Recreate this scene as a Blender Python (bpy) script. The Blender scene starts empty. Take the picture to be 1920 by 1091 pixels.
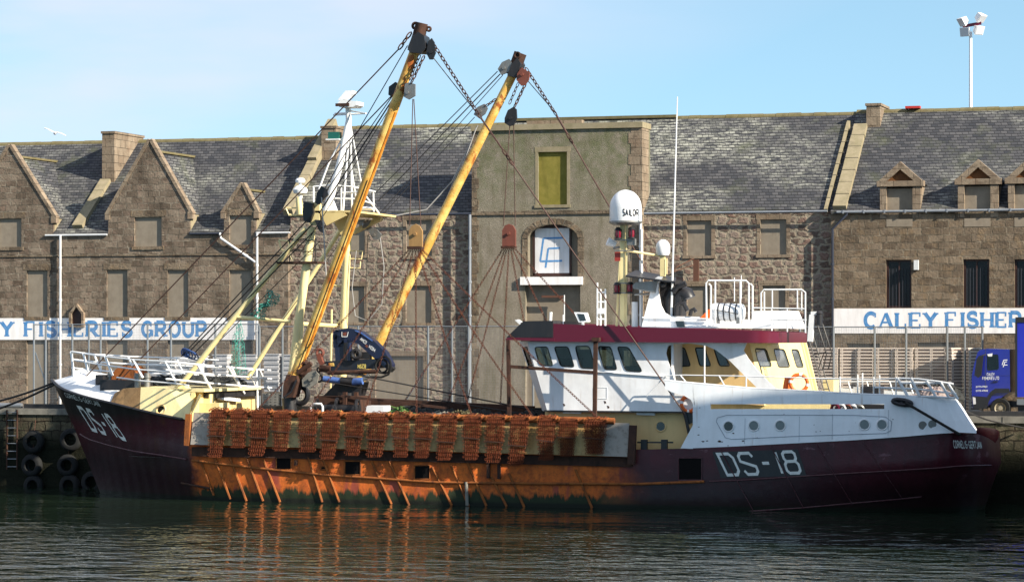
import bpy, bmesh, math, random
from mathutils import Vector as V, Matrix
from mathutils.geometry import tessellate_polygon
from mathutils.bvhtree import BVHTree
R = math.radians
rnd = random.Random(18)
S = bpy.context.scene
COL = S.collection

# ---------------------------------------------------------------- camera, sky, sun, exposure
F, TH, HOR = 5400.0, R(17), 630.0            # focal length in photo pixels, yaw to the left, horizon row
YN, YC, QE, GZ = -20.5, -16.5, -12.0, 3.3    # boat's near side, its centre line, quay edge, quay ground
CAM = V((115*math.sin(TH), YN-115*math.cos(TH), 6.8))
cam = bpy.data.cameras.new('camera'); co = bpy.data.objects.new('camera', cam); COL.objects.link(co)
co.location = CAM; co.rotation_euler = (R(90), 0, TH)
cam.sensor_width = 36; cam.lens = 36*F/1920; cam.shift_y = (HOR-545.5)/1920
cam.clip_start = 1; cam.clip_end = 3000
S.camera = co
LD = V((-.83, .28, -.50)).normalized()       # the way sunlight travels
EL = math.asin(-LD.z)
w = bpy.data.worlds.new('World'); S.world = w; w.use_nodes = True
nt = w.node_tree; nt.nodes.clear()
out = nt.nodes.new('ShaderNodeOutputWorld'); bg = nt.nodes.new('ShaderNodeBackground')
sky = nt.nodes.new('ShaderNodeTexSky'); sky.sky_type = 'NISHITA'; sky.sun_disc = False
sky.sun_elevation = EL; sky.sun_rotation = math.atan2(-LD.x, -LD.y)
sky.air_density = 1.0; sky.dust_density = 0.1; sky.ozone_density = 3.0
tc = nt.nodes.new('ShaderNodeTexCoord'); mp = nt.nodes.new('ShaderNodeMapping')
mp.inputs['Scale'].default_value = (5, 5, 22); mp.inputs['Location'].default_value = (0.35, .2, 0.9)
nz = nt.nodes.new('ShaderNodeTexNoise'); nz.inputs['Scale'].default_value = 1.0; nz.inputs['Detail'].default_value = 5
cr = nt.nodes.new('ShaderNodeValToRGB'); cr.color_ramp.elements[0].position = .28; cr.color_ramp.elements[1].position = .60
cr.color_ramp.elements[1].color = (.95, .95, .95, 1)
tint = nt.nodes.new('ShaderNodeMix'); tint.data_type = 'RGBA'; tint.blend_type = 'MULTIPLY'
tint.inputs[0].default_value = 1; tint.inputs[7].default_value = (1.15, 1.15, .94, 1)
mx = nt.nodes.new('ShaderNodeMix'); mx.data_type = 'RGBA'; mx.inputs[7].default_value = (3.85, 3.92, 4.6, 1)
L = nt.links
va = nt.nodes.new('ShaderNodeVectorMath'); va.operation = 'ADD'; va.inputs[1].default_value = (0, 0, .17)
vn = nt.nodes.new('ShaderNodeVectorMath'); vn.operation = 'NORMALIZE'
L.new(tc.outputs['Generated'], va.inputs[0]); L.new(va.outputs[0], vn.inputs[0]); L.new(vn.outputs[0], sky.inputs[0])
L.new(tc.outputs['Generated'], mp.inputs['Vector']); L.new(mp.outputs[0], nz.inputs['Vector'])
L.new(nz.outputs[0], cr.inputs[0]); L.new(sky.outputs[0], tint.inputs[6])
dv = nt.nodes.new('ShaderNodeVectorMath'); dv.operation = 'DOT_PRODUCT'; dv.inputs[1].default_value = (-.82, .30, 1.6)
rg = nt.nodes.new('ShaderNodeMapRange'); rg.inputs[1].default_value = .62; rg.inputs[2].default_value = .79
ml = nt.nodes.new('ShaderNodeMath'); ml.operation = 'MULTIPLY'
L.new(tc.outputs['Generated'], dv.inputs[0]); L.new(dv.outputs['Value'], rg.inputs[0]); L.new(rg.outputs[0], ml.inputs[0]); L.new(cr.outputs[0], ml.inputs[1])
L.new(ml.outputs[0], mx.inputs[0]); L.new(tint.outputs[2], mx.inputs[6]); L.new(mx.outputs[2], bg.inputs[0])
bg.inputs[1].default_value = 0.106
L.new(bg.outputs[0], out.inputs[0])
sl = bpy.data.lights.new('sun', 'SUN'); sl.energy = 5.0; sl.angle = R(.5); sl.color = (1, .91, .76)
so = bpy.data.objects.new('sun', sl); COL.objects.link(so); so.rotation_euler = LD.to_track_quat('-Z', 'Y').to_euler()
so.location = (40, -60, 60)
S.view_settings.view_transform = 'Standard'; S.view_settings.look = 'None'
S.view_settings.exposure = 1.08; S.view_settings.gamma = 1
S.render.engine = 'CYCLES'
S.cycles.max_bounces = 6

# ---------------------------------------------------------------- pixel -> place helpers (photo is 1920 x 1091)
FW = V((-math.sin(TH), math.cos(TH), 0)); RT = V((math.cos(TH), math.sin(TH), 0)); UP = V((0, 0, 1))
def ray(px, py): return FW + RT*((px-960)/F) + UP*((HOR-py)/F)
def P(px, py, Y): d = ray(px, py); return CAM + d*((Y-CAM.y)/d.y)
def PX(px, py, X): d = ray(px, py); return CAM + d*((X-CAM.x)/d.x)
def PZ(px, py, Z): d = ray(px, py); return CAM + d*((Z-CAM.z)/d.z)
def XP(px, Y): return P(px, HOR, Y).x
def at(px, Y, z): p = P(px, HOR, Y); p.z = z; return p
def rectw(x0, x1, y0, y1, Y):
    m = (x0+x1)/2
    return XP(x0, Y), XP(x1, Y), P(m, y1, Y).z, P(m, y0, Y).z

# ---------------------------------------------------------------- mesh builder
class MB:
    def __init__(s): s.v = []; s.f = []; s.mi = []; s.m = 0
    def add(s, vs, fs):
        o = len(s.v); s.v += [V(p) for p in vs]; s.f += [[i+o for i in f] for f in fs]; s.mi += [s.m]*len(fs)
        return s
    def quad(s, *p): return s.add(p, [list(range(len(p)))])
    def hexa(s, p):      # 8 corners, bottom ring then top ring
        return s.add(p, [(3,2,1,0),(4,5,6,7),(0,1,5,4),(1,2,6,5),(2,3,7,6),(3,0,4,7)])
    def box(s, x0, x1, y0, y1, z0, z1):
        return s.hexa([(x0,y0,z0),(x1,y0,z0),(x1,y1,z0),(x0,y1,z0),(x0,y0,z1),(x1,y0,z1),(x1,y1,z1),(x0,y1,z1)])
    def beam(s, a, b, w, h, up=(0,0,1)):
        a, b = V(a), V(b); d = (b-a).normalized(); u = V(up); sd = d.cross(u)
        if sd.length < 1e-4: sd = d.cross(V((0,1,0)))
        sd.normalize(); u = sd.cross(d)
        c = [(-w/2,-h/2),(w/2,-h/2),(w/2,h/2),(-w/2,h/2)]
        return s.hexa([a+sd*x+u*y for x, y in c]+[b+sd*x+u*y for x, y in c])
    def tube(s, pts, r, n=6, closed=False, r2=None):
        pts = [V(p) for p in pts]; k = len(pts); o = len(s.v); nrm = None
        for i, p in enumerate(pts):
            d = (pts[(i+1) % k]-pts[i-1]) if closed else (pts[min(i+1, k-1)]-pts[max(i-1, 0)])
            d.normalize()
            if nrm is None:
                nrm = d.cross(V((0,0,1)))
                if nrm.length < .05: nrm = d.cross(V((0,1,0)))
            nrm = (nrm-d*nrm.dot(d)).normalized(); b = d.cross(nrm)
            rr = r if r2 is None else r+(r2-r)*i/max(1, k-1)
            for j in range(n):
                a = 2*math.pi*j/n; s.v.append(p+nrm*(rr*math.cos(a))+b*(rr*math.sin(a)))
        for i in range(k if closed else k-1):
            i2 = (i+1) % k
            for j in range(n):
                j2 = (j+1) % n
                s.f.append([o+i*n+j, o+i*n+j2, o+i2*n+j2, o+i2*n+j]); s.mi.append(s.m)
        if not closed:
            s.f.append([o+j for j in range(n)][::-1]); s.f.append([o+(k-1)*n+j for j in range(n)]); s.mi += [s.m]*2
        return s
    def lathe(s, prof, n=20, mat=None, a0=0, a1=2*math.pi):      # profile (r, z) about local z
        mat = mat or Matrix(); o = len(s.v); k = len(prof)
        for r, z in prof:
            for j in range(n):
                a = a0+(a1-a0)*j/n; s.v.append(mat @ V((r*math.cos(a), r*math.sin(a), z)))
        for i in range(k-1):
            for j in range(n):
                j2 = (j+1) % n
                s.f.append([o+i*n+j, o+i*n+j2, o+(i+1)*n+j2, o+(i+1)*n+j]); s.mi.append(s.m)
        return s
    def torus(s, c, ax, R_, r, n=20, k=8):
        ax = V(ax).normalized(); a = ax.orthogonal().normalized(); b = ax.cross(a)
        return s.tube([V(c)+a*(R_*math.cos(t))+b*(R_*math.sin(t)) for t in [2*math.pi*i/n for i in range(n)]], r, k, True)
    def prism(s, outer, off, holes=()):          # flat polygon (with holes) pushed along off
        loops = [[V(p) for p in outer]]+[[V(p) for p in h] for h in holes]; off = V(off)
        flat = [p for l in loops for p in l]; n = len(flat)
        nn = sum(((loops[0][i]-loops[0][0]).cross(loops[0][(i+1) % len(loops[0])]-loops[0][0]) for i in range(len(loops[0]))), V())
        a = nn.normalized().orthogonal().normalized(); b = nn.normalized().cross(a)
        tri = tessellate_polygon([[V((p.dot(a), p.dot(b), 0)) for p in l] for l in loops])
        o = len(s.v); s.v += flat+[p+off for p in flat]
        for t in tri: s.f.append([o+i for i in t]); s.f.append([o+n+i for i in reversed(t)]); s.mi += [s.m]*2
        k = 0
        for l in loops:
            for i in range(len(l)):
                j = (i+1) % len(l); s.f.append([o+k+i, o+k+j, o+n+k+j, o+n+k+i]); s.mi.append(s.m)
            k += len(l)
        return s
    def grid(s, rows, cu=False):                  # rows of points, all the same length
        o = len(s.v); k = len(rows[0])
        for r in rows: s.v += [V(p) for p in r]
        for i in range(len(rows)-1):
            for j in range(k if cu else k-1):
                j2 = (j+1) % k
                s.f.append([o+i*k+j, o+i*k+j2, o+(i+1)*k+j2, o+(i+1)*k+j]); s.mi.append(s.m)
        return s
    def link_chain(s, a, b, pitch, r, sag=0, n=8):
        a, b = V(a), V(b); Ln = (b-a).length; k = max(2, int(Ln/pitch))
        pt = [a.lerp(b, i/k)-UP*(sag*4*(i/k)*(1-i/k)) for i in range(k+1)]
        for i in range(k):
            p, q = pt[i], pt[i+1]; d = (q-p).normalized(); sd = d.cross(V((0,1,0)))
            if sd.length < .1: sd = d.cross(V((1,0,0)))
            sd.normalize(); o2 = d.cross(sd)
            ax = (sd*.8+o2*.6) if i % 2 else (o2*.8-sd*.6)
            c = (p+q)/2; hl = (q-p).length*.64
            s.tube([c+d*(hl*math.cos(t))+ax*(pitch*.34*math.sin(t)) for t in [2*math.pi*j/n for j in range(n)]], r, 4, True)
        return s
    def build(s, name, mats, parent=None, smooth=False, fix=True):
        if not isinstance(mats, (list, tuple)): mats = [mats]
        me = bpy.data.meshes.new(name)
        org = V()
        q = parent
        while q is not None: org += q.location; q = q.parent
        me.from_pydata([p-org for p in s.v], [], s.f)
        for m in mats: me.materials.append(m)
        me.polygons.foreach_set('material_index', s.mi)
        if fix:
            bm = bmesh.new(); bm.from_mesh(me); bmesh.ops.recalc_face_normals(bm, faces=bm.faces); bm.to_mesh(me); bm.free()
        if smooth:
            me.polygons.foreach_set('use_smooth', [True]*len(me.polygons)); me.update()
            if smooth is not True: me.set_sharp_from_angle(angle=R(smooth))
        o = bpy.data.objects.new(name, me); COL.objects.link(o)
        if parent: o.parent = parent
        return o

def tag(o, label=None, cat=None, group=None, kind=None):
    if label: o['label'] = label
    if cat: o['category'] = cat
    if group: o['group'] = group
    if kind: o['kind'] = kind
    return o
def thing(name, label, cat, loc=(0,0,0), group=None):
    o = bpy.data.objects.new(name, None); COL.objects.link(o); o.location = loc; o.empty_display_size = .3
    return tag(o, label, cat, group)
def lone(mb, name, mats, label, cat, base, group=None, smooth=False, kind=None):   # a thing that is one mesh, origin at its base
    base = V(base); mb.v = [p-base for p in mb.v]
    o = mb.build(name, mats, None, smooth); o.location = base
    return tag(o, label, cat, group, kind)
def copy_tree(o, parent=None):
    c = o.copy(); COL.objects.link(c)
    if parent: c.parent = parent
    for ch in list(o.children): copy_tree(ch, c)
    return c

# ---------------------------------------------------------------- materials
class MT:
    def __init__(s, name, rough=.6, metal=0, spec=.4):
        s.m = bpy.data.materials.new(name); s.m.use_nodes = True; s.t = s.m.node_tree
        s.b = s.t.nodes['Principled BSDF']; s.b.inputs['Roughness'].default_value = rough
        s.b.inputs['Metallic'].default_value = metal; s.b.inputs['Specular IOR Level'].default_value = spec
        s.geo = s.n('ShaderNodeNewGeometry'); s.pos = s.geo.outputs['Position']
    def n(s, t, ins=None, **pr):
        nd = s.t.nodes.new(t)
        for k, v in pr.items(): setattr(nd, k, v)
        for k, v in (ins or {}).items():
            if isinstance(v, bpy.types.NodeSocket): s.t.links.new(v, nd.inputs[k])
            else: nd.inputs[k].default_value = v
        return nd
    def lk(s, a, b): s.t.links.new(a, b)
    def map(s, sc, loc=(0,0,0), vec=None): return s.n('ShaderNodeMapping', {'Vector': vec or s.pos, 'Scale': sc, 'Location': loc}).outputs[0]
    def noise(s, scale, detail=4, rough=.55, vec=None, dist=0):
        return s.n('ShaderNodeTexNoise', {'Vector': vec or s.pos, 'Scale': scale, 'Detail': detail, 'Roughness': rough, 'Distortion': dist}).outputs[0]
    def ramp(s, fac, a, b, c0=(0,0,0), c1=(1,1,1)):
        r = s.n('ShaderNodeMapRange', {'Value': fac, 'From Min': a, 'From Max': b}).outputs[0]; return r
    def mix(s, fac, a, b, blend='MIX'):
        nd = s.n('ShaderNodeMix', data_type='RGBA', blend_type=blend)
        for i, v in ((0, fac), (6, a), (7, b)):
            if isinstance(v, bpy.types.NodeSocket): s.lk(v, nd.inputs[i])
            elif i == 0: nd.inputs[0].default_value = v
            else: nd.inputs[i].default_value = (*v, 1)
        return nd.outputs[2]
    def math(s, op, a, b=0, clamp=False):
        nd = s.n('ShaderNodeMath', operation=op, use_clamp=clamp)
        for i, v in ((0, a), (1, b)):
            if isinstance(v, bpy.types.NodeSocket): s.lk(v, nd.inputs[i])
            else: nd.inputs[i].default_value = v
        return nd.outputs[0]
    def xyz(s, vec=None): return s.n('ShaderNodeSeparateXYZ', {0: vec or s.pos}).outputs
    def comb(s, x, y, z=0): return s.n('ShaderNodeCombineXYZ', {0: x, 1: y, 2: z}).outputs[0]
    def col(s, c):
        if isinstance(c, bpy.types.NodeSocket): s.lk(c, s.b.inputs['Base Color'])
        else: s.b.inputs['Base Color'].default_value = (*c, 1)
        return s
    def bump(s, h, strength=.5, dist=.02):
        nd = s.n('ShaderNodeBump', {'Strength': strength, 'Distance': dist, 'Height': h}); s.lk(nd.outputs[0], s.b.inputs['Normal']); return s

def paint(name, c, rough=.45, dirt=(.12,.08,.05), amt=.45, scale=1.2, rust=None, rust_at=.68, streak=True, bump=.15, metal=0, spec=.4, dent=0, runs=0):
    t = MT(name, rough, metal, spec)
    a = t.noise(1, 5, .6, t.map((scale*2.2, scale*2.2, scale*(.45 if streak else 2))))
    b = t.noise(scale*7, 5, .65)
    k = t.math('MULTIPLY', t.ramp(a, .42, .78), amt)
    cc = t.mix(k, c, dirt)
    cc = t.mix(t.math('MULTIPLY', t.ramp(b, .3, .75), .22), cc, tuple(x*.72 for x in c))
    if rust:
        r = t.noise(1, 7, .68, t.map((scale*3.1, scale*3.1, scale*(.9 if streak else 3)), (3, 1, 7)))
        rm = t.ramp(r, rust_at-.03, rust_at+.04)
        cc = t.mix(rm, cc, t.mix(t.noise(scale*9), tuple(x*.5 for x in rust), tuple(min(1, x*1.5) for x in rust)))
        t.lk(t.math('ADD', t.math('MULTIPLY', rm, .35), rough), t.b.inputs['Roughness'])
    if runs:
        rm = t.math('MULTIPLY', t.ramp(t.noise(1, 4, .6, t.map((5.5, 5.5, .32), (2, 7, 1))), .60, .72), t.ramp(t.noise(.7, 3), .45, .6))
        cc = t.mix(t.math('MULTIPLY', rm, runs), cc, (.36, .22, .12))
    t.col(cc)
    if dent: t.bump(t.math('ADD', t.noise(1.1, 2, .4), t.math('MULTIPLY', t.noise(scale*16, 3), .05)), dent, .12)
    elif bump: t.bump(t.noise(scale*16, 4), bump, .01)
    return t.m

def masonry(name, c1, c2, c3, mortar, bw, bh, ms=.018, warp=.02, soot=.35, rough_bump=.5, warp_scale=3.0, sq=(1, 2), green=None, jitter=.5, tide_shade=False):
    t = MT(name, .9, 0, .15)
    x, y, z = t.xyz()
    u = t.math('ADD', x, y)
    w1 = t.noise(warp_scale, 2); w2 = t.noise(warp_scale, 2, .5, t.map((1, 1, 1), (17, 5, 3)))
    row = t.math('FLOOR', t.math('DIVIDE', z, bh*2.0))
    rj = t.n('ShaderNodeTexWhiteNoise', {'W': row}, noise_dimensions='1D').outputs[0]
    uu = t.math('ADD', t.math('ADD', u, t.math('MULTIPLY', t.math('SUBTRACT', w1, .5), warp*2)), t.math('MULTIPLY', rj, jitter*bw))
    vv = t.math('ADD', z, t.math('MULTIPLY', t.math('SUBTRACT', w2, .5), warp*2))
    br = t.n('ShaderNodeTexBrick', {'Vector': t.comb(uu, vv), 'Color1': (0,0,0,1), 'Color2': (1,1,1,1), 'Mortar': (.5,.5,.5,1), 'Scale': 1, 'Mortar Size': ms,
             'Mortar Smooth': .25, 'Bias': 0, 'Brick Width': bw, 'Row Height': bh}, offset=.5, squash=sq[0]*1.0, squash_frequency=sq[1])
    stone = t.mix(t.n('ShaderNodeSeparateColor', {0: br.outputs[0]}).outputs[0], c1, c2)
    stone = t.mix(t.ramp(t.noise(2.3, 3), .5, .68), stone, c3)
    stone = t.mix(t.math('MULTIPLY', t.ramp(t.noise(26, 3), .35, .75), .5), stone, tuple(v*.55 for v in c1))
    cc = t.mix(br.outputs[1], stone, t.mix(t.ramp(t.noise(2.2, 4, .6), .42, .6), tuple(v*.28 for v in mortar), mortar))
    cc = t.mix(t.math('MULTIPLY', t.ramp(t.noise(1, 3, .5, t.map((1.6, 1.6, 2.6), (8, 8, 8))), .58, .66), .45), cc, (.055,.038,.026))
    st = t.ramp(t.noise(1, 5, .62, t.map((.9, .9, .42), (5, 2, 1))), .47, .74)
    cc = t.mix(t.math('MULTIPLY', st, soot), cc, (.03, .024, .018))
    if green:
        lo, hi, gc = green
        g = t.math('MULTIPLY', t.ramp(z, lo, hi), t.ramp(t.noise(1.1, 6, .65), .36, .66), True)
        cc = t.mix(g, cc, gc)
    if tide_shade: cc = t.mix(t.ramp(t.math('ADD', z, t.math('MULTIPLY', t.noise(.8, 5, .65), 1.4)), 3.3, 2.6), cc, t.mix(t.noise(4), (.006,.007,.004), (.018,.018,.010)))  # tidal algae, blackened further to paint in the boat's shade on the wall
    t.col(cc)
    h = t.math('SUBTRACT', t.math('MULTIPLY', t.noise(9, 6, .65), .8), t.math('MULTIPLY', br.outputs[1], .7))
    t.bump(h, rough_bump, .06)
    return t.m

def slate(name, lich=.5, seed=0):
    t = MT(name, .78, 0, .25)
    x, y, z = t.xyz()
    u = t.math('ADD', x, t.math('MULTIPLY', y, .35))
    wv = t.math('MULTIPLY', t.math('SUBTRACT', t.noise(1.3, 2), .5), .05)
    br = t.n('ShaderNodeTexBrick', {'Vector': t.comb(u, t.math('ADD', z, wv)), 'Color1': (0,0,0,1), 'Color2': (1,1,1,1), 'Mortar': (0,0,0,1), 'Scale': 1,
             'Mortar Size': .013, 'Mortar Smooth': .2, 'Brick Width': .30, 'Row Height': .145}, offset=.5)
    k = t.n('ShaderNodeSeparateColor', {0: br.outputs[0]}).outputs[0]
    cc = t.mix(k, (.032,.034,.040), (.085,.083,.086))
    big = t.ramp(t.noise(1, 4, .6, t.map((.22, .22, .33), (seed*3.1, 2, seed))), .46, .62)
    fine = t.ramp(t.noise(1, 5, .75, t.map((2.2, 2.2, 9), (1, seed, 4))), .44, .58)
    cc = t.mix(t.math('MULTIPLY', t.math('MULTIPLY', big, fine), lich), cc, t.mix(k, (.25,.25,.21), (.40,.40,.34)))
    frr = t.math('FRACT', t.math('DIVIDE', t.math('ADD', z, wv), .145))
    cc = t.mix(t.math('MULTIPLY', t.math('MAXIMUM', br.outputs[1], t.ramp(frr, .25, .05)), .85), cc, (.014, .014, .016))  # dark joints, plus the course shadows painted along every slate row
    gr = t.ramp(t.noise(.5, 5, .7, t.map((1, 1, 1), (9, 4, seed))), .55, .75)
    cc = t.mix(t.math('MULTIPLY', gr, .5), cc, (.10, .11, .05))
    t.col(cc)
    fr = t.math('FRACT', t.math('DIVIDE', t.math('ADD', z, wv), .145))
    h = t.math('SUBTRACT', t.math('MULTIPLY', t.math('SUBTRACT', 1, fr), .8), br.outputs[1])
    t.bump(t.math('ADD', h, t.math('MULTIPLY', k, .5)), .8, .03)
    return t.m

M = {}
M['ashlar'] = masonry('ashlar_granite', (.13,.098,.072), (.29,.228,.17), (.22,.155,.115), (.33,.28,.215), .60, .31, .022, .04, .75, .9)
M['quoin'] = masonry('dressed_granite', (.22,.168,.12), (.31,.245,.178), (.23,.165,.115), (.13,.105,.08), .62, .40, .014, .02, .4, .4)
M['ashlar_brown'] = masonry('brown_granite', (.12,.09,.064), (.265,.205,.145), (.24,.17,.105), (.29,.245,.18), .64, .325, .02, .035, .6, 1.0)
M['rubble'] = masonry('rubble_granite', (.20,.115,.092), (.27,.185,.15), (.15,.10,.085), (.335,.29,.225), .56, .34, .10, .19, .3, 1.0, 3.6)
M['dark_rubble'] = masonry('quay_stone', (.07,.06,.04), (.15,.13,.085), (.05,.05,.03), (.03,.025,.018), .8, .42, .03, .1, .75, .9, 2.0, tide_shade=True)
M['roughcast'] = None
t = MT('roughcast', .95, 0, .1)
cc = t.mix(t.ramp(t.noise(11, 5, .7), .3, .7), (.18,.155,.122), (.315,.275,.22))
cc = t.mix(t.math('MULTIPLY', t.ramp(t.noise(.9, 6, .65), .45, .7), .6), cc, (.115,.095,.065))
zz = t.xyz()[2]
g = t.math('MULTIPLY', t.ramp(zz, 11.5, 15.0), t.ramp(t.noise(1.6, 7, .72), .36, .60), True)
cc = t.mix(t.math('MULTIPLY', g, .72), cc, (.105,.12,.055))
g2 = t.math('MULTIPLY', t.ramp(t.noise(1, 6, .6, t.map((2.2, 2.2, .35))), .48, .70), .62)
cc = t.mix(g2, cc, (.115,.105,.062)); t.col(cc); t.bump(t.noise(22, 5, .7), .9, .05); M['roughcast'] = t.m
M['slate'] = slate('slate', .55, 1); M['slate_pale'] = slate('slate_lichened', .95, 4); M['slate_side'] = slate('slate_dormer', .55, 7)
def rubble(name, cols, mortar, sx=.60, sz=.37, edge=.10, soot=.3):
    t = MT(name, .92, 0, .12)
    x, y, z = t.xyz(); u = t.math('ADD', x, y)
    wx = t.math('MULTIPLY', t.math('SUBTRACT', t.noise(2.6, 3), .5), .20); wz = t.math('MULTIPLY', t.math('SUBTRACT', t.noise(2.6, 3, .5, t.map((1,1,1),(9,4,2))), .5), .16)
    row = t.math('FLOOR', t.math('DIVIDE', t.math('ADD', z, wz), sz))
    rj = t.n('ShaderNodeTexWhiteNoise', {'W': row}, noise_dimensions='1D').outputs[0]
    p = t.comb(t.math('ADD', t.math('DIVIDE', t.math('ADD', u, wx), sx), rj), t.math('DIVIDE', t.math('ADD', z, wz), sz))
    v1 = t.n('ShaderNodeTexVoronoi', {'Vector': p, 'Scale': 1, 'Randomness': .42}, voronoi_dimensions='2D')
    v2 = t.n('ShaderNodeTexVoronoi', {'Vector': p, 'Scale': 1, 'Randomness': .42}, voronoi_dimensions='2D', feature='DISTANCE_TO_EDGE')
    cs = t.n('ShaderNodeSeparateColor', {0: v1.outputs['Color']}).outputs
    st = t.mix(t.ramp(cs[0], .2, .8), cols[0], cols[1]); st = t.mix(t.ramp(cs[1], .62, .66), st, cols[2]); st = t.mix(t.ramp(cs[2], .75, .8), st, cols[3])
    st = t.mix(t.math('MULTIPLY', t.ramp(t.noise(13, 5, .7), .42, .7), .6), st, tuple(c*.45 for c in cols[0]))
    wd_ = t.math('ADD', edge*.45, t.math('MULTIPLY', t.ramp(t.noise(3.5, 4, .6), .3, .7), edge*1.3))
    mk = t.n('ShaderNodeMapRange', {'Value': t.math('SUBTRACT', v2.outputs[0], wd_), 'From Min': -.07, 'From Max': .07}).outputs[0]
    mt = t.mix(t.noise(6, 4), mortar, tuple(c*.72 for c in mortar))
    cc = t.mix(mk, mt, st)
    cc = t.mix(t.math('MULTIPLY', t.ramp(t.noise(6.5, 5, .7, t.map((1,1,1.3),(3,8,1))), .56, .66), .75), cc, (.055,.04,.034))
    cc = t.mix(t.math('MULTIPLY', t.ramp(t.noise(1, 5, .62, t.map((.8,.8,.4),(5,2,1))), .48, .74), soot), cc, (.04,.03,.022))
    t.col(cc); t.bump(t.math('ADD', t.math('MULTIPLY', mk, .55), t.math('MULTIPLY', t.noise(8, 6, .7), 1.1)), 1.0, .07); return t.m
M['rubble'] = rubble('rubble_granite', ((.235,.155,.125),(.215,.17,.14),(.31,.24,.195),(.135,.10,.082)), (.345,.295,.225), .54, .335, .135)
def render_mat(name, a, b, dk=.3):
    t = MT(name, .93, 0, .1)
    c = t.mix(t.ramp(t.noise(3, 6, .65), .3, .7), a, b)
    c = t.mix(t.math('MULTIPLY', t.ramp(t.noise(1, 5, .6, t.map((2, 2, .4))), .5, .75), dk), c, tuple(v*.4 for v in a))
    t.col(c).bump(t.noise(40, 4), .3, .01); return t.m
M['infill'] = render_mat('window_infill', (.21,.175,.135), (.265,.225,.175))
M['infill_green'] = render_mat('mossy_infill', (.16,.145,.03), (.24,.20,.05), .5)
M['concrete'] = render_mat('concrete', (.16,.15,.13), (.25,.235,.20), .5)
M['whitewash'] = paint('whitewash', (.88,.85,.84), .9, (.30,.27,.24), .35, 1.5, bump=.5, streak=True, spec=.1)
M['sign_blue'] = paint('sign_blue', (.07,.235,.50), .8, (.3,.42,.6), .6, 3, streak=False, bump=.3, spec=.1)
M['pvc'] = paint('white_pipe', (.62,.63,.64), .4, (.3,.3,.3), .3)
M['pvc_grey'] = paint('grey_pipe', (.22,.24,.27), .45, (.1,.1,.1), .3)
M['pvc_dark'] = paint('dark_pipe', (.03,.036,.055), .4, (.08,.08,.08), .3)
M['moss'] = render_mat('mossy_ridge', (.17,.145,.085), (.125,.105,.045), .6)
M['skew'] = render_mat('skew_stone', (.30,.25,.17), (.22,.19,.115), .5)
M['copper'] = render_mat('rust_stone', (.17,.075,.03), (.11,.05,.025), .4)
M['window_wood'] = paint('dark_window_frame', (.045,.018,.013), .5, (.02,.02,.02), .3)
M['galv'] = paint('galvanised_steel', (.24,.26,.28), .45, (.16,.15,.14), .4, metal=.5)
M['wire'] = paint('fence_wire', (.22,.23,.24), .5, (.2,.2,.2), .3, bump=0)
def flat(name, c, rough=.5, metal=0, spec=.5): return MT(name, rough, metal, spec).col(c).m
M['pane'] = flat('dark_glass', (.010,.010,.011), .25, 0, .25)
# ================================================================ THE SETTING
t = MT('water', .03, 0, .5)
t.b.inputs['IOR'].default_value = 1.33
t.col((.010, .019, .011))
n1 = t.noise(1, 3, .5, t.map((.62, .90, 1))); n2 = t.noise(1, 2, .5, t.map((1.6, 2.3, 1), (4, 9, 0))); n3 = t.noise(1, 2, .5, t.map((.16, .22, 1), (2, 1, 0)))
h = t.math('ADD', t.math('ADD', n1, t.math('MULTIPLY', n2, .19)), t.math('MULTIPLY', n3, 1.1))
amp = t.math('ADD', t.ramp(t.noise(1, 3, .55, t.map((.05, .10, 1), (3, 3, 0))), .42, .62), t.math('MULTIPLY', t.ramp(t.xyz()[1], -30, -46), 2.3))
n4 = t.ramp(t.noise(1, 2, .5, t.map((1.1, 1.8, 1), (6, 2, 0))), .64, .80)
h = t.math('ADD', h, t.math('MULTIPLY', t.math('MULTIPLY', n4, .85), amp))
h = t.math('MULTIPLY', h, t.math('ADD', .26, t.math('MULTIPLY', amp, .52)))
t.bump(h, 1.0, .115); M['water'] = t.m
mb = MB(); mb.quad((-900,-1500,0),(900,-1500,0),(900,QE+.3,0),(-900,QE+.3,0)); tag(mb.build('water', M['water']), kind='structure')
t = MT('quay_ground', .95, 0, .1)
t.col(t.mix(t.noise(.6, 5), (.075,.07,.062), (.13,.12,.105))).bump(t.noise(30, 3), .3, .01)
mb = MB(); mb.quad((-900,QE+.9,GZ),(900,QE+.9,GZ),(900,1500,GZ),(-900,1500,GZ)); tag(mb.build('ground', t.m), kind='structure')
# quay: stone face, coping, a dark timber-and-steel edge beam
mb = MB(); mb.box(-120, 160, QE, QE+1.0, -3, GZ-.05); tag(mb.build('quay_wall', M['dark_rubble']), kind='structure')
mb = MB()
x = -120.0
while x < 160:
    l = 1.5+rnd.random()*.5; mb.box(x, x+l-.02, QE-.06-rnd.random()*.03, QE+1.0, GZ-.05, GZ+.22); x += l
tag(mb.build('quay_coping', M['concrete']), kind='structure')
M['black_steel'] = paint('black_edge_steel', (.018,.018,.02), .45, (.06,.05,.04), .5)
mb = MB(); mb.box(XP(40,QE), 160, QE+.25, QE+.55, GZ+.22, GZ+.42); 
tag(mb.build('quay_edge_beam', M['black_steel']), kind='structure')
mb = MB(); mb.tube([at(-60,QE+.4,GZ+.34), at(41,QE+.4,GZ+.34)], .12, 10); tag(mb.build('quay_edge_pipe', M['galv'], smooth=40), kind='structure')

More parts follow.
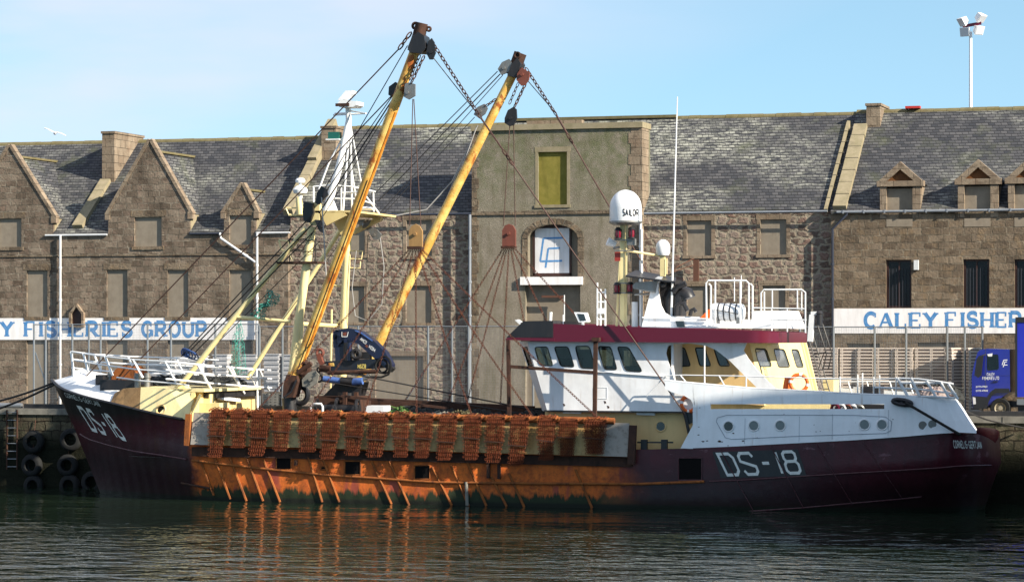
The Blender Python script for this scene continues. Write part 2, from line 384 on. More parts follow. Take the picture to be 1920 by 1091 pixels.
# ================================================================ BUILDINGS
PITCH = math.tan(R(37))
def roofhit(px, py, ze):          # where the ray meets a roof plane rising from (Y=0, z=ze)
    d = ray(px, py); k = (ze-CAM.z+PITCH*CAM.y)/(d.z-PITCH*d.y); return CAM + d*k
def rect_loop(x0, x1, z0, z1, Y=0): return [V((x0,Y,z0)), V((x0,Y,z1)), V((x1,Y,z1)), V((x1,Y,z0))]
REC = .10
def blocked_window(b, r, mat='infill', margin='quoin', rec=REC, mw=.17, sill=.14, name='blocked_window'):
    x0, x1, z0, z1 = r
    mb = MB(); mb.box(x0-.05, x1+.05, rec, rec+.08, z0-.05, z1+.05); mb.m = 1
    if margin:
        p = .012
        mb.box(x0-mw, x0-.001, -p, rec-.01, z0+.002, z1+.002); mb.box(x1+.001, x1+mw, -p, rec-.01, z0+.002, z1+.002)
        mb.box(x0-mw-.03, x1+mw+.03, -p-.004, rec-.012, z1+.002, z1+.24); mb.box(x0-mw-.03, x1+mw+.03, -.05, rec-.012, z0-sill, z0-.001)
        return mb.build(name, [M[mat], M[margin]], b)
    return mb.build(name, [M[mat]], b)
def building(name, label, x0, x1, ze, zr, wallmat, wins, gables=(), roofmat='slate', roof=True, mossy=True, th=.42, cuts=(), eave=.05):
    """x0,x1 world; ze eave, zr ridge; wins rects in world; gables (xl, xr, zfoot, xapex, zapex)"""
    b = thing(name, label, 'building', (x0, 0, GZ))
    out_ = [V((x0,0,GZ-.2)), V((x0,0,ze))]
    for g in gables: out_ += [V((g[0],0,ze)), V((g[0],0,g[2])), V((g[3],0,g[4])), V((g[1],0,g[2])), V((g[1],0,ze))]
    if gables and gables[0][0] <= x0+.01: out_.pop(1); out_.pop(1)
    out_ += [V((x1,0,ze)), V((x1,0,GZ-.2))]
    mb = MB(); mb.prism(out_, (0,th,0), [rect_loop(*w) for w in wins])
    D = (zr-ze)/PITCH
    for xx in (x0, x1-.3):            # gable ends and back
        mb.prism([V((xx,th,GZ)), V((xx,th,ze+.2)), V((xx,D,zr-.15)), V((xx,2*D,ze)), V((xx,2*D,GZ))], (.3,0,0))
    mb.box(x0, x1, 2*D, 2*D+.3, GZ, ze)
    mb.build('wall', M[wallmat], b)
    if roof:
        mb = MB(); o = eave
        cuts = list(cuts) or [(g[0], g[1]) for g in gables]
        if cuts:
            xa = x0
            for cl, ch in cuts+[(x1, x1)]:
                if cl > xa+.05: mb.prism([V((xa,-o,ze-o*PITCH)), V((xa,-o,ze-o*PITCH+.1)), V((xa,th,ze+th*PITCH+.1)), V((xa,th,ze+th*PITCH))], (cl-xa,0,0))
                xa = max(xa, ch)
            o = -th-.002
        mb.prism([V((x0,-o,ze-o*PITCH)), V((x0,-o,ze-o*PITCH+.1)), V((x0,D,zr+.1)), V((x0,2*D+o,ze-o*PITCH+.1)), V((x0,2*D+o,ze-o*PITCH)), V((x0,D,zr))], (x1-x0,0,0))
        r = mb.build('roof', M[roofmat], b)
        mb = MB(); xx = x0
        while xx < x1-.05:
            e = min(xx+.62, x1); k = rnd.uniform(-.015, .015)
            mb.prism([V((xx,D-.2,zr-.09+k)), V((xx,D-.15,zr+.04+k)), V((xx,D,zr+.15+k)), V((xx,D+.15,zr+.04)), V((xx,D+.2,zr-.09))], (e-xx-.015,0,0)); xx = e
        mb.build('ridge_tiles', M['moss' if mossy else 'skew'], r)
    return b
def gable_roof(b, g, ze, drop=.55, mat='slate_side', cop='skew', name='gable_roof', fr=.28):
    """pitched roof running back from a wall-head gable, its coping stones and its cheek"""
    xl, xr, zf, xa, za = g; za2, zf2 = za-drop, zf-drop*.1
    hit = lambda z: (z-ze)/PITCH
    mb = MB()
    for xf in (xl, xr):
        s = 1 if xf > xa else -1
        mb.prism([V((xa,fr,za2)), V((xf+s*.05,fr,zf2)), V((xf+s*.05,hit(zf2)+.05,zf2)), V((xa,hit(za2)+.25,za2))], (0,0,.09))
    r = mb.build(name, M[mat], b)
    mb = MB(); mb.beam((xa,fr,za2+.1), (xa,hit(za2)+.1,za2+.1), .26, .1); mb.build('ridge_tiles', M['moss'], r)
    for xf in (xl, xr):
        s = 1 if xf > xa else -1
        mb = MB(); mb.prism([V((xf-s*.16,.1,ze-.02)), V((xf-s*.16,.1,zf2)), V((xf-s*.16,hit(zf2),zf2)), V((xf-s*.16,.05,ze))], (s*.18,0,0))
        mb.build('cheek', M[cop], r)
    mb = MB()
    for xf in (xl, xr):
        s = 1 if xf > xa else -1
        d = (V((xa,0,za))-V((xf,0,zf))).normalized(); nrm = V((-d.z,0,d.x)) if s < 0 else V((d.z,0,-d.x))
        a, c = V((xf,0,zf))-d*.12, V((xa,0,za))+d*.05
        mb.prism([a+V((0,-.05,0)), a+nrm*.15+V((0,-.05,0)), c+nrm*.15+V((0,-.05,0)), c+V((0,-.05,0))], (0,fr+.12,0))
        mb.box(xf-.16 if s < 0 else xf-.1, xf+.1 if s < 0 else xf+.16, -.055, .3, zf-.3, zf+.05)
    mb.build('coping', M['quoin'], r)
    return r
def chimney(b, x0, x1, y0, y1, zb, zt, mat='quoin', pots=False):
    mb = MB(); mb.box(x0, x1, y0, y1, zb, zt); mb.box(x0-.05, x1+.05, y0-.05, y1+.05, zt+.002, zt+.12)
    return mb.build('chimney', M[mat], b)
def skew(b, x0, w_, ya, yb, ze, hgt=.32):      # sloping coping that divides two roofs
    a, c = V((x0+w_/2, ya, ze+ya*PITCH+hgt*.5)), V((x0+w_/2, yb, ze+yb*PITCH+hgt*.5))
    mb = MB(); n_ = max(1, int((c-a).length/.9))
    for i in range(n_):
        k0, k1 = i/n_, (i+1)/n_-.006
        mb.beam(a.lerp(c, k0)+V((rnd.uniform(-.012,.012),0,0)), a.lerp(c, k1), w_, hgt+rnd.uniform(-.02,.02), (0,-math.sin(math.atan(PITCH)),math.cos(math.atan(PITCH))))
    return mb.build('skew_coping', M['skew'], b)
def gutter(b, xa, xb, z, mat, y=-.075, r=.05, brackets=True):
    mb = MB(); mb.tube([(xa,y,z), (xb,y,z)], r, 8)
    if brackets:
        x = xa+.3
        while x < xb: mb.beam((x-.03,y,z), (x+.03,y,z), r*2.5, r*2.5); x += .95
    return mb.build('gutter', M[mat], b, 40)
def pipe(b, pts, mat, r=.055, name='downpipe'):
    mb = MB(); mb.tube(pts, r, 8)
    for i in range(len(pts)-1):
        a, c = V(pts[i]), V(pts[i+1])
        if (c-a).length > 1.5:
            for k in range(1, int((c-a).length/1.6)+1): q = a.lerp(c, k*1.6/(c-a).length); d = (c-a).normalized(); mb.tube([q-d*.05, q+d*.05], r*1.35, 8)
    return mb.build(name, M[mat], b, 40)
zat = lambda px, py: P(px, py, 0).z
W = lambda *a: rectw(*a, 0)
def gab(xl, xr, yf, xa, ya): return (XP(xl,0), XP(xr,0), zat((xl+xr)/2,yf), XP(xa,0), zat(xa,ya))

# ---- left: ashlar store with two big wall-head gables and a dormer
x0, x1 = XP(-260,0), XP(540,0); ze = zat(300,438); zr = roofhit(420,264,ze).z
g1, g2, g3 = gab(-66,100,408,18,275), gab(203,356,400,281,265), gab(420,480,398,454,347)
ups = [W(-2,40,410,463), W(252,303,407,462), W(430,471,404,459)]
low = [W(50,89,507,594), W(200,239,506,594), W(314,353,506,594), W(430,471,506,594), W(-70,-34,507,594)]
gnd = [W(50,90,638,777), W(200,239,638,700), W(314,354,638,770), W(430,470,638,700)]; gnd = [(r[0],r[1],max(r[2],GZ-.1),r[3]) for r in gnd]
b = building('ashlar_storehouse', 'brown ashlar storehouse with two tall gables above the painted GROUP end of the sign band', x0, x1, ze, zr, 'ashlar', ups+low+gnd, [g1,g2,g3])
for r in ups+low: blocked_window(b, r, margin=None)
for i, r in enumerate(gnd): blocked_window(b, r, margin=None, name='blocked_doorway' if i in (0,2) else 'blocked_window')
for r in ups+low+gnd: mb = MB(); mb.box(r[0]-.2, r[1]+.2, -.012, .12, r[3]+.003, r[3]+.33); mb.build('lintel', M['ashlar_brown'], b)
for r in ups+low: mb = MB(); mb.box(r[0]-.12, r[1]+.12, -.05, .12, r[2]-.17, r[2]-.003); mb.build('sill', M['ashlar_brown'], b)
for g in (g1,g2): gable_roof(b, g, ze)
gable_roof(b, g3, ze, .3)
mb = MB(); zc = zat(300,478); 
for xa_, xb_ in ((x0, XP(112,0)-.06), (XP(112,0)+.06, x1)): mb.box(xa_, xb_, -.05, .02, zc-.04, zc+.03)
mb.build('string_course', M['ashlar_brown'], b)
p = roofhit(203,343,ze); q = roofhit(215,250,ze); D = (zr-ze)/PITCH
cx0, cx1 = XP(193,p.y), XP(216,p.y)
chimney(b, cx0, cx1, p.y-.1, D+.5, ze+p.y*PITCH-.6, P(204,251,p.y).z)
skew(b, cx0-.05, .55, .25, p.y-.1, ze)
# chimney beyond the dormer and its long skew (end wall of this roof)
gutter(b, XP(86,0), XP(202,0), ze-.03, 'pvc', brackets=False); gutter(b, XP(357,0), XP(420,0), ze-.03, 'pvc_dark', brackets=False); gutter(b, XP(481,0), XP(545,0), ze-.03, 'pvc', brackets=False)
pipe(b, [at(113,-.15,ze-.05), at(113,-.15,GZ)], 'pvc', .062)
pipe(b, [at(412,-.15,ze), at(414,-.15,zat(414,447)), at(479,-.15,zat(479,492))], 'pvc', .06)
pipe(b, [at(482,-.15,ze), at(482,-.15,GZ)], 'pvc', .06)
def sign_band(b, xa, xb, z0, z1, yy=-.022):
    mb = MB(); n_ = 26
    mb.box(xa, xb, yy, .01, z0, z1); return mb.build('sign_band', M['whitewash'], b)
SB1 = sign_band(b, XP(-260,0), XP(479,0)-.0, zat(240,637), zat(240,596)); SB1z = (zat(240,630), zat(240,603))
mb = MB(); c = P(146,592,0); w_ = .4        # little pointed niche above the band
mb.prism([V((c.x-w_,-.2,c.z-.55)), V((c.x-w_,-.2,c.z+.12)), V((c.x,-.2,c.z+.62)), V((c.x+w_,-.2,c.z+.12)), V((c.x+w_,-.2,c.z-.55))], (0,.2,0), [[V((c.x-w_*.7,-.2,c.z-.5)), V((c.x-w_*.7,-.2,c.z+.1)), V((c.x,-.2,c.z+.45)), V((c.x+w_*.7,-.2,c.z+.1)), V((c.x+w_*.7,-.2,c.z-.5))]])
mb.build('niche_hood', M['quoin'], b)
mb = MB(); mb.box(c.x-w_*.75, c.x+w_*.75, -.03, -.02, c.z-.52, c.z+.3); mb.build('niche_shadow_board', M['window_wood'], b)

# ---- middle: rubble store between the white downpipe and the hoist tower
x0, x1 = XP(540,0)+.003, XP(885,0); ze = zat(785,400); zr = roofhit(800,238,ze).z
tops = [W(648,680,412,478), W(758,806,412,480)]
low = [W(647,679,537,604), W(757,805,536,605)]; door = [W(700,790,667,700)]; door = [(door[0][0], door[0][1], GZ-.1, door[0][3])]
b = building('rubble_storehouse', 'pink rubble storehouse behind the crane, its pale slate roof streaked with lichen', x0, x1, ze, zr, 'rubble', tops+low+door, roofmat='slate_pale')
for r in tops+low: blocked_window(b, r)
blocked_window(b, door[0], name='blocked_doorway'); b.location.y = .3
p2 = roofhit(617,293,ze); cxa, cxb = XP(604,p2.y), XP(631,p2.y); D = (zr-ze)/PITCH
chimney(b, cxa, cxb, p2.y-.1, D+.2, ze+p2.y*PITCH-.6, P(617,241,p2.y).z)
skew(b, x0-.25, .5, -.05, p2.y-.12, ze); skew(b, x0-.22, .45, D*.55, D+.1, ze, .5)
gutter(b, XP(690,0), XP(884,0), ze-.06, 'pvc_dark', brackets=False)
pipe(b, [at(881,-.14,ze-.1), at(881,-.14,GZ)], 'pvc_grey', .07)

# ---- hoist tower
x0, x1 = XP(885,0)+.003, XP(1204,0); zt = zat(1040,243); 
win = W(1009,1063,285,384); 
ax0, ax1 = XP(990,0), XP(1083,0); az0, az1, azs = zat(1040,519), zat(1040,421), zat(1040,447)
arch = [V((ax0,0,az0)), V((ax0,0,azs))]
arch += [V(((ax0+ax1)/2+(ax1-ax0)/2*math.cos(a), 0, azs+(az1-azs)*math.sin(a))) for a in [math.pi*(1-i/16) for i in range(1, 16)]]
arch += [V((ax1,0,azs)), V((ax1,0,az0))]
low_o = W(985,1088,535,700); low_o = (low_o[0], low_o[1], GZ-.1, low_o[3])
b = thing('hoist_tower', 'flat-topped roughcast hoist tower with a white loading door under an arch', 'building', (x0,0,GZ))
mb = MB(); mb.prism([V((x0,0,GZ-.2)), V((x0,0,zt)), V((x1,0,zt)), V((x1,0,GZ-.2))], (0,1.5,0), [rect_loop(*win), arch, rect_loop(*low_o)])
mb.box(x0, x1, 1.501, 9, GZ, ze); mb.build('wall', M['roughcast'], b)
TX0 = x0
mb = MB(); mb.box(x0-.04, x1+.04, -.1, 1.55, zt+.002, zt+.27); mb.build('parapet_coping', M['skew'], b)
mb = MB(); xa_, xb_ = XP(988,.4), XP(1092,.4); z_ = P(1040,226,.4).z
n_ = 3
for i in range(n_): mb.box(xa_+(xb_-xa_)*i/n_, xa_+(xb_-xa_)*(i+1)/n_-.02, .35, .8, zt+.272, z_)
mb.build('parapet_block', M['quoin'], b)
mb = MB(); z_ = zat(1040,399); mb.box(x0, x1, -.07, .02, z_-.07, z_+.1); mb.build('string_course', M['ashlar_brown'], b)
z_ -= .0
mb = MB(); q0 = XP(1183,0); zz = GZ; i = 0
while zz < zt-.05:
    hh = min(.5, zt-zz); mb.box(q0-(.12 if i % 2 else 0), x1+.012, -.016, 1.2, zz+.004, zz+hh-.004); zz += hh; i += 1
mb.build('quoin', M['quoin'], b)
mb = MB(); zz = GZ; i = 0
while zz < zt-.05:
    hh = min(.5, zt-zz); mb.box(x0-.01, x0+(.34 if i % 2 else .24), -.012, .4, zz+.004, zz+hh-.004); zz += hh; i += 1
mb.build('quoin', M['ashlar_brown'], b)
blocked_window(b, win, 'infill_green', 'skew', .11, .14)
mb = MB()                                    # arch ring
for i in range(11):
    a0, a1 = math.pi*i/11+.02, math.pi*(i+1)/11-.02; cx = (ax0+ax1)/2; rx = (ax1-ax0)/2; rz = az1-azs
    q = lambda a, o: V((cx+(rx+o)*math.cos(a), -.02, azs+(rz+o)*math.sin(a)))
    mb.prism([q(a0,.01), q(a1,.01), q(a1,.3), q(a0,.3)], (0,.2,0))
for xx in (ax0-.3, ax1+.01): mb.box(xx, xx+.29, -.02, .2, az0, azs-.01)
mb.build('arch_stones', M['ashlar_brown'], b)
mb = MB(); mb.box(ax0-.1, ax1+.1, .42, .5, az0-.1, az1+.1); mb.build('doorway_back', M['infill'], b)
dx0, dx1, dz0, dz1 = rectw(1003,1067,428,512,.3)
M['door_white'] = paint('white_door', (.70,.70,.72), .5, (.35,.28,.2), .35, 2, rust=(.16,.06,.02), rust_at=.74)
mb = MB(); mid = (dx0+dx1)/2+.1
mb.box(dx0, mid-.012, .32, .38, dz0, dz1); mb.box(mid+.012, dx1, .32, .38, dz0, dz1)
DOOR = mb.build('loading_door', M['door_white'], b); DOORR = (dx0, dx1, dz0, dz1)
mb = MB(); mb.box(dx0-.1, dx0-.01, .3, .4, dz0-.1, dz1+.1); mb.box(dx1+.01, dx1+.1, .3, .4, dz0-.1, dz1+.1); mb.box(dx0-.1, dx1+.1, .3, .4, dz0-.14, dz0-.01); mb.box(dx0-.1, dx1+.1, .3, .4, dz1+.01, dz1+.12); mb.build('door_frame', M['window_wood'], DOOR)
r = W(977,1093,519,534); mb = MB(); mb.box(r[0], r[1], -.16, .3, r[2], r[3]); mb.build('sill', M['whitewash'], b)
mb = MB(); mb.box(low_o[0]-.1, low_o[1]+.1, .3, .4, GZ, low_o[3]+.1); mb.build('blocked_doorway', M['infill'], b)
M['pipe_rust'] = paint('rusty_bracket', (.12,.05,.03), .8, (.05,.03,.02), .5)
mb = MB(); mb.beam(P(1016,556,-.05), P(1056,556,-.05), .12, .1); mb.build('rusty_bracket', M['pipe_rust'], b)
pipe(b, [P(1058,553,-.05), at(1058,-.05,zat(1058,640))], 'pvc', .03, 'vent_pipe')
pipe(b, [at(1201,-.1,zat(1201,398)), at(1201,-.1,GZ)], 'pvc', .07)

# ---- right of the tower: rubble store
x0, x1 = XP(1204,0)+.015, XP(1558,0); ze = zat(1380,396); zr = roofhit(1400,219,ze).z
tops = [W(1285,1331,413,479), W(1423,1472,411,477)]; low = [W(1285,1327,536,604), W(1427,1470,535,604)]
gnd = [W(1283,1330,655,700), W(1425,1472,655,700)]; gnd[1] = (gnd[1][0], gnd[1][1], GZ-.1, gnd[1][3])
b = building('rubble_storehouse', 'red and grey rubble storehouse between the hoist tower and the white CALEY FISHERIES band', x0, x1, ze, zr, 'rubble', tops+low+gnd, roofmat='slate_pale')
for r in tops+low: blocked_window(b, r)
for r in gnd: blocked_window(b, r)
D = (zr-ze)/PITCH
mb = MB(); mb.prism([V((TX0-.02,1.3,ze+1.3*PITCH)), V((TX0-.02,1.3,ze+1.3*PITCH+.1)), V((TX0-.02,D,zr+.1)), V((TX0-.02,2*D,ze+.1)), V((TX0-.02,2*D,ze)), V((TX0-.02,D,zr))], (x0-TX0+.018,0,0)); r_ = mb.build('rear_roof', M['slate_pale'], b)
mb = MB(); mb.beam((TX0-.02,D,zr+.12), (x0,D,zr+.12), .4, .14); mb.build('ridge_tiles', M['moss'], r_)
b.location.y = .3
gutter(b, x0+.1, XP(1552,0), ze-.06, 'pvc_grey', brackets=False)
mb = MB(); q = P(1305,505,-.05); mb.box(q.x-.13, q.x+.13, -.06, .02, q.z-.55, q.z+.45)
mb.tube([q+V((-.1,-.05,.5)), q+V((-.8,-.5,.1)), q+V((-1.0,-.6,-.2))], .03, 5); mb.tube([q+V((-.1,-.05,.2)), q+V((-.9,-.55,-.1))], .025, 5)
mb.build('wall_bracket', M['pipe_rust'], b)

# ---- far right: brown store with three dormers
x0, x1 = XP(1558,0)+.003, XP(2250,0); ze = zat(1740,396); zr = roofhit(1760,209,ze).z
wins = [W(1661,1709,487,577), W(1806,1855,486,576), W(1902,1950,486,576)]
lows = [W(1588,1650,644,700), W(1720,1790,642,660)]
dw = []; dorm = []
for xa_, ya_ in ((1688,303), (1834,299), (1928,297)):
    s = (XP(xa_+45,0)-XP(xa_-45,0))/90; xc = XP(xa_,0)
    zf = zat(xa_,ya_+47); dorm.append((xc-38*s, xc+38*s, zf, xc, zat(xa_,ya_)))
    dw.append((xc-26*s, xc+23*s, zat(xa_,425), zat(xa_,ya_+52)))
b = building('ashlar_storehouse', 'brown granite storehouse with three pedimented dormers and a pale gutter, rightmost of the row', x0, x1, ze, zr, 'ashlar_brown', wins+lows, roofmat='slate', eave=.09, cuts=[(g[0], g[1]) for g in dorm])
# dormer walls, cut through the wall head
for g, r in zip(dorm, dw):
    xl, xr, zf, xc, za = g
    mb = MB(); mb.box(xl, r[0], -.015, .4, ze-.3, zf-.002); mb.box(r[1], xr, -.015, .4, ze-.3, zf-.002)
    mb.prism([V((xl-.14,-.07,zf)), V((xl-.14,-.07,zf+.26)), V((xr+.14,-.07,zf+.26)), V((xr+.14,-.07,zf))], (0,.5,0))
    a = [V((xl-.06,0,zf+.262)), V((xc,0,za)), V((xr+.06,0,zf+.262))]
    i_ = [V((xl+.32,0,zf+.264)), V((xc,0,za-.36)), V((xr-.32,0,zf+.264))]
    mb.prism([a[0]+V((0,-.06,0)), a[1]+V((0,-.06,0)), i_[1]+V((0,-.06,0)), i_[0]+V((0,-.06,0))], (0,.42,0))
    mb.prism([a[2]+V((0,-.06,0)), a[1]+V((0,-.06,0)), i_[1]+V((0,-.06,0)), i_[2]+V((0,-.06,0))], (0,.42,0))
    mb.m = 1; mb.prism([i_[0]+V((-.03,.1,0)), i_[1]+V((0,.1,.02)), i_[2]+V((.03,.1,0))], (0,.1,0))
    d = mb.build('dormer', [M['quoin'], M['copper']], b)
    gr = (xl+.02, xr-.02, zf+.2, xc, za-.12)
    hit = lambda z: (z-ze)/PITCH
    mb = MB()
    for xf in (xl-.1, xr+.1): mb.prism([V((xc,.35,za-.2)), V((xf,.35,zf+.12)), V((xf,hit(zf)+.15,zf+.12)), V((xc,hit(za)-.05,za-.2))], (0,0,.09))
    mb.build('dormer_roof', M['slate_side'], d)
    for xf in (xl+.02, xr-.2): mb = MB(); mb.prism([V((xf,.38,ze-.05)), V((xf,.38,zf)), V((xf,hit(zf),zf))], (.18,0,0)); mb.build('cheek', M['quoin'], d)
    mb = MB(); mb.box(r[0]-.05, r[1]+.05, .2, .3, r[2]-.05, r[3]+.05); mb.build('blocked_window', M['infill'], d)
    mb = MB(); mb.box(r[0], r[1], -.012, .18, r[2], ze-.35); mb.build('window_apron', M['infill'], d)
for r in wins:
    mb = MB(); f_ = .09; x0_, x1_, z0_, z1_ = r
    for q in ((x0_, x0_+f_, z0_, z1_), (x1_-f_, x1_, z0_, z1_), (x0_+f_, x1_-f_, z0_, z0_+f_), (x0_+f_, x1_-f_, z1_-f_, z1_), ((x0_+x1_)/2-.03, (x0_+x1_)/2+.03, z0_+f_, z1_-f_)): mb.box(q[0], q[1], .16, .24, q[2], q[3])
    wd = mb.build('window', M['window_wood'], b)
    mb = MB(); mb.box(x0_, x1_, .22, .225, z0_, z1_); mb.build('pane', M['pane'], wd)
    mb = MB(); x = x0_+f_+.06
    while x < x1_-f_: mb.tube([(x,.13,z0_+.02), (x,.13,z1_-.4)], .008, 4); x += .15
    mb.build('window_bars', M['pvc_dark'], wd)
for r in lows: blocked_window(b, r, margin=None)
p = roofhit(1637,240,ze); cx0, cx1 = XP(1625,p.y), XP(1651,p.y); D = (zr-ze)/PITCH
chimney(b, cx0, cx1, p.y-.1, D+1.2, ze+p.y*PITCH-.6, P(1637,199,p.y).z)
skew(b, XP(1562,0), .62, .0, p.y-.1, ze, .34)
for i, off in enumerate((-.42,)): skew(b, XP(1562,0)+off, .16, -.02, p.y+.3, ze, .2)
gutter(b, XP(1570,0), x1, ze+.0, 'pvc_grey', y=-.14, r=.06)
pipe(b, [at(1588,-.14,ze-.02), at(1588,-.14,zat(1588,402)), at(1561,-.12,zat(1561,430)), at(1561,-.12,GZ)], 'pvc_dark', .06)
mb = MB(); q = P(1719,497,0); mb.box(q.x-.1, q.x+.1, -.25, -.02, q.z-.22, q.z+.22); mb.build('alarm_box', M['pvc'], b)
SB2 = sign_band(b, XP(1562,0), XP(2250,0), zat(1740,625), zat(1740,578)); SB2z = (zat(1760,613), zat(1760,587))
mb = MB(); q = roofhit(1713,209,ze); mb.box(q.x-.35, q.x+.35, D-.3, D+.1, zr+.15, zr+.26); mb.build('ridge_cap', flat('red_ridge', (.45,.03,.02)), b)
# ================================================================ WRITING (stroke letters laid on real surfaces)
def arc(cx, cy, rx, ry, a0, a1, n=9): return [(cx+rx*math.cos(R(a0+(a1-a0)*i/n)), cy+ry*math.sin(R(a0+(a1-a0)*i/n))) for i in range(n+1)]
GL = {
'A': [[(0,0),(.45,1)],[(.45,1),(.9,0)],[(.18,.36),(.72,.36)]],
'B': [[(0,0),(0,1)],[(0,1),(.5,1)]+arc(.5,.77,.27,.23,90,-90)+[(0,.54)],[(0,0),(.52,0)]+arc(.52,.27,.3,.27,-90,90)+[(0,.54)]],
'C': [arc(.45,.5,.43,.5,48,312,16)],
'D': [[(0,0),(0,1),(.4,1)]+arc(.4,.5,.42,.5,90,-90,12)+[(0,0)]],
'E': [[(.7,1),(0,1)],[(0,1),(0,0)],[(0,0),(.7,0)],[(0,.5),(.55,.5)]],
'F': [[(.7,1),(0,1)],[(0,1),(0,0)],[(0,.5),(.55,.5)]],
'G': [arc(.45,.5,.43,.5,48,350,16),[(.45,.42),(.88,.42)],[(.84,.45),(.84,0)]],
'H': [[(0,0),(0,1)],[(.8,0),(.8,1)],[(0,.5),(.8,.5)]],
'I': [[(.2,0),(.2,1)]],
'J': [[(.55,1),(.55,.25)]+arc(.3,.25,.25,.25,0,-180,8)],
'K': [[(0,0),(0,1)],[(.7,1),(0,.45)],[(.25,.62),(.75,0)]],
'L': [[(0,1),(0,0)],[(0,0),(.65,0)]],
'M': [[(0,0),(0,1)],[(0,1),(.45,.3)],[(.45,.3),(.9,1)],[(.9,1),(.9,0)]],
'N': [[(0,0),(0,1)],[(0,1),(.75,0)],[(.75,0),(.75,1)]],
'O': [arc(.45,.5,.43,.5,0,360,22)],
'P': [[(0,0),(0,1)],[(0,1),(.45,1)]+arc(.45,.73,.3,.27,90,-90)+[(0,.46)]],
'R': [[(0,0),(0,1)],[(0,1),(.45,1)]+arc(.45,.73,.3,.27,90,-90)+[(0,.46)],[(.38,.46),(.8,0)]],
'S': [arc(.4,.75,.34,.25,35,270,10)+arc(.4,.25,.37,.25,90,-145,10)],
'T': [[(0,1),(.8,1)],[(.4,1),(.4,0)]],
'U': [[(0,1),(0,.38)]+arc(.4,.38,.4,.38,180,360,12)+[(.8,1)]],
'V': [[(0,1),(.42,0)],[(.42,0),(.84,1)]],
'W': [[(0,1),(.28,0)],[(.28,0),(.55,.8)],[(.55,.8),(.82,0)],[(.82,0),(1.1,1)]],
'Y': [[(0,1),(.42,.48)],[(.84,1),(.42,.48)],[(.42,.48),(.42,0)]],
'0': [arc(.36,.5,.34,.5,0,360,20)], '1': [[(.1,.78),(.3,1)],[(.3,1),(.3,0)]], '2': [arc(.36,.72,.32,.28,170,-30,10)+[(0,0),(.72,0)]],
'4': [[(.6,0),(.6,1)],[(.6,1),(0,.3)],[(0,.3),(.8,.3)]], '5': [[(.65,1),(.08,1)],[(.08,1),(.05,.55)]+arc(.33,.32,.33,.32,125,-150,12)],
'6': [arc(.36,.3,.32,.3,0,360,14),[(.6,1),(.06,.42)]], '7': [[(0,1),(.7,1)],[(.7,1),(.25,0)]],
'8': [arc(.36,.76,.28,.24,0,360,14),arc(.36,.27,.35,.27,0,360,14)], '9': [arc(.36,.7,.32,.3,0,360,14),[(.66,.6),(.2,0)]],
'-': [[(.1,.5),(.5,.5)]], '/': [[(0,0),(.4,1)]], '.': [[(.05,.05),(.15,.05)]], ' ': [],
# squarish painted figures of the registration
'd': [[(0,0),(0,1),(.62,1),(.8,.8),(.8,.2),(.62,0),(0,0)]], 's': [[(.8,.82),(.68,1),(.14,1),(0,.86),(0,.62),(.8,.36),(.8,.14),(.66,0),(.12,0),(0,.18)]],
'i': [[(.24,0),(.24,1)]], 'e': [[(.14,.55),(.04,.7),(.04,.9),(.16,1),(.62,1),(.74,.9),(.74,.68),(.62,.55),(.14,.55)],[(.14,.55),(0,.4),(0,.12),(.14,0),(.66,0),(.8,.12),(.8,.4),(.66,.55)]],
}
SER = {'A':[(0,0),(.9,0)],'E':[(0,0),(0,1)],'F':[(0,0),(0,1)],'H':[(0,0),(0,1),(.8,0),(.8,1)],'I':[(.2,0),(.2,1)],'L':[(0,0),(0,1)],'P':[(0,0),(0,1)],'R':[(0,0),(0,1),(.83,0)],'U':[(0,1),(.8,1)],'Y':[(0,1),(.84,1),(.42,0)]}
SERV = {'E':[(.7,.9),(.7,.1)],'F':[(.7,.9)],'L':[(.65,.13)],'C':[(.78,.86)],'G':[(.78,.86)],'S':[(.7,.87),(.06,.14)]}
def strokes(text, wd=.13, gap=.28, slab=False):
    out_, x = [], 0.0
    for ch in text:
        if ch == ' ': x += .55; continue
        g = GL[ch]; mxx = max(p[0] for s in g for p in s)
        for s in g:
            thin = slab and len(s) == 2 and (s[0][1] == s[1][1])
            sw = wd
            if slab: sw = wd*.55 if thin else wd*1.25
            if slab and ch in 'AY' and s[0][0] < s[1][0] and s[0][1] < s[1][1]: sw = wd*.7
            out_.append(([(p[0]+x, p[1]) for p in s], sw))
        if slab:
            for (sx, sy) in SER.get(ch, ()): out_.append(([(x+sx-.19, sy+(.035 if sy == 0 else -.035)), (x+sx+.19, sy+(.035 if sy == 0 else -.035))], wd*.5))
            for (sx, sy) in SERV.get(ch, ()): out_.append(([(x+sx, sy-.15), (x+sx, sy+.15)], wd*.55))
        x += mxx+gap
    return out_, x-gap
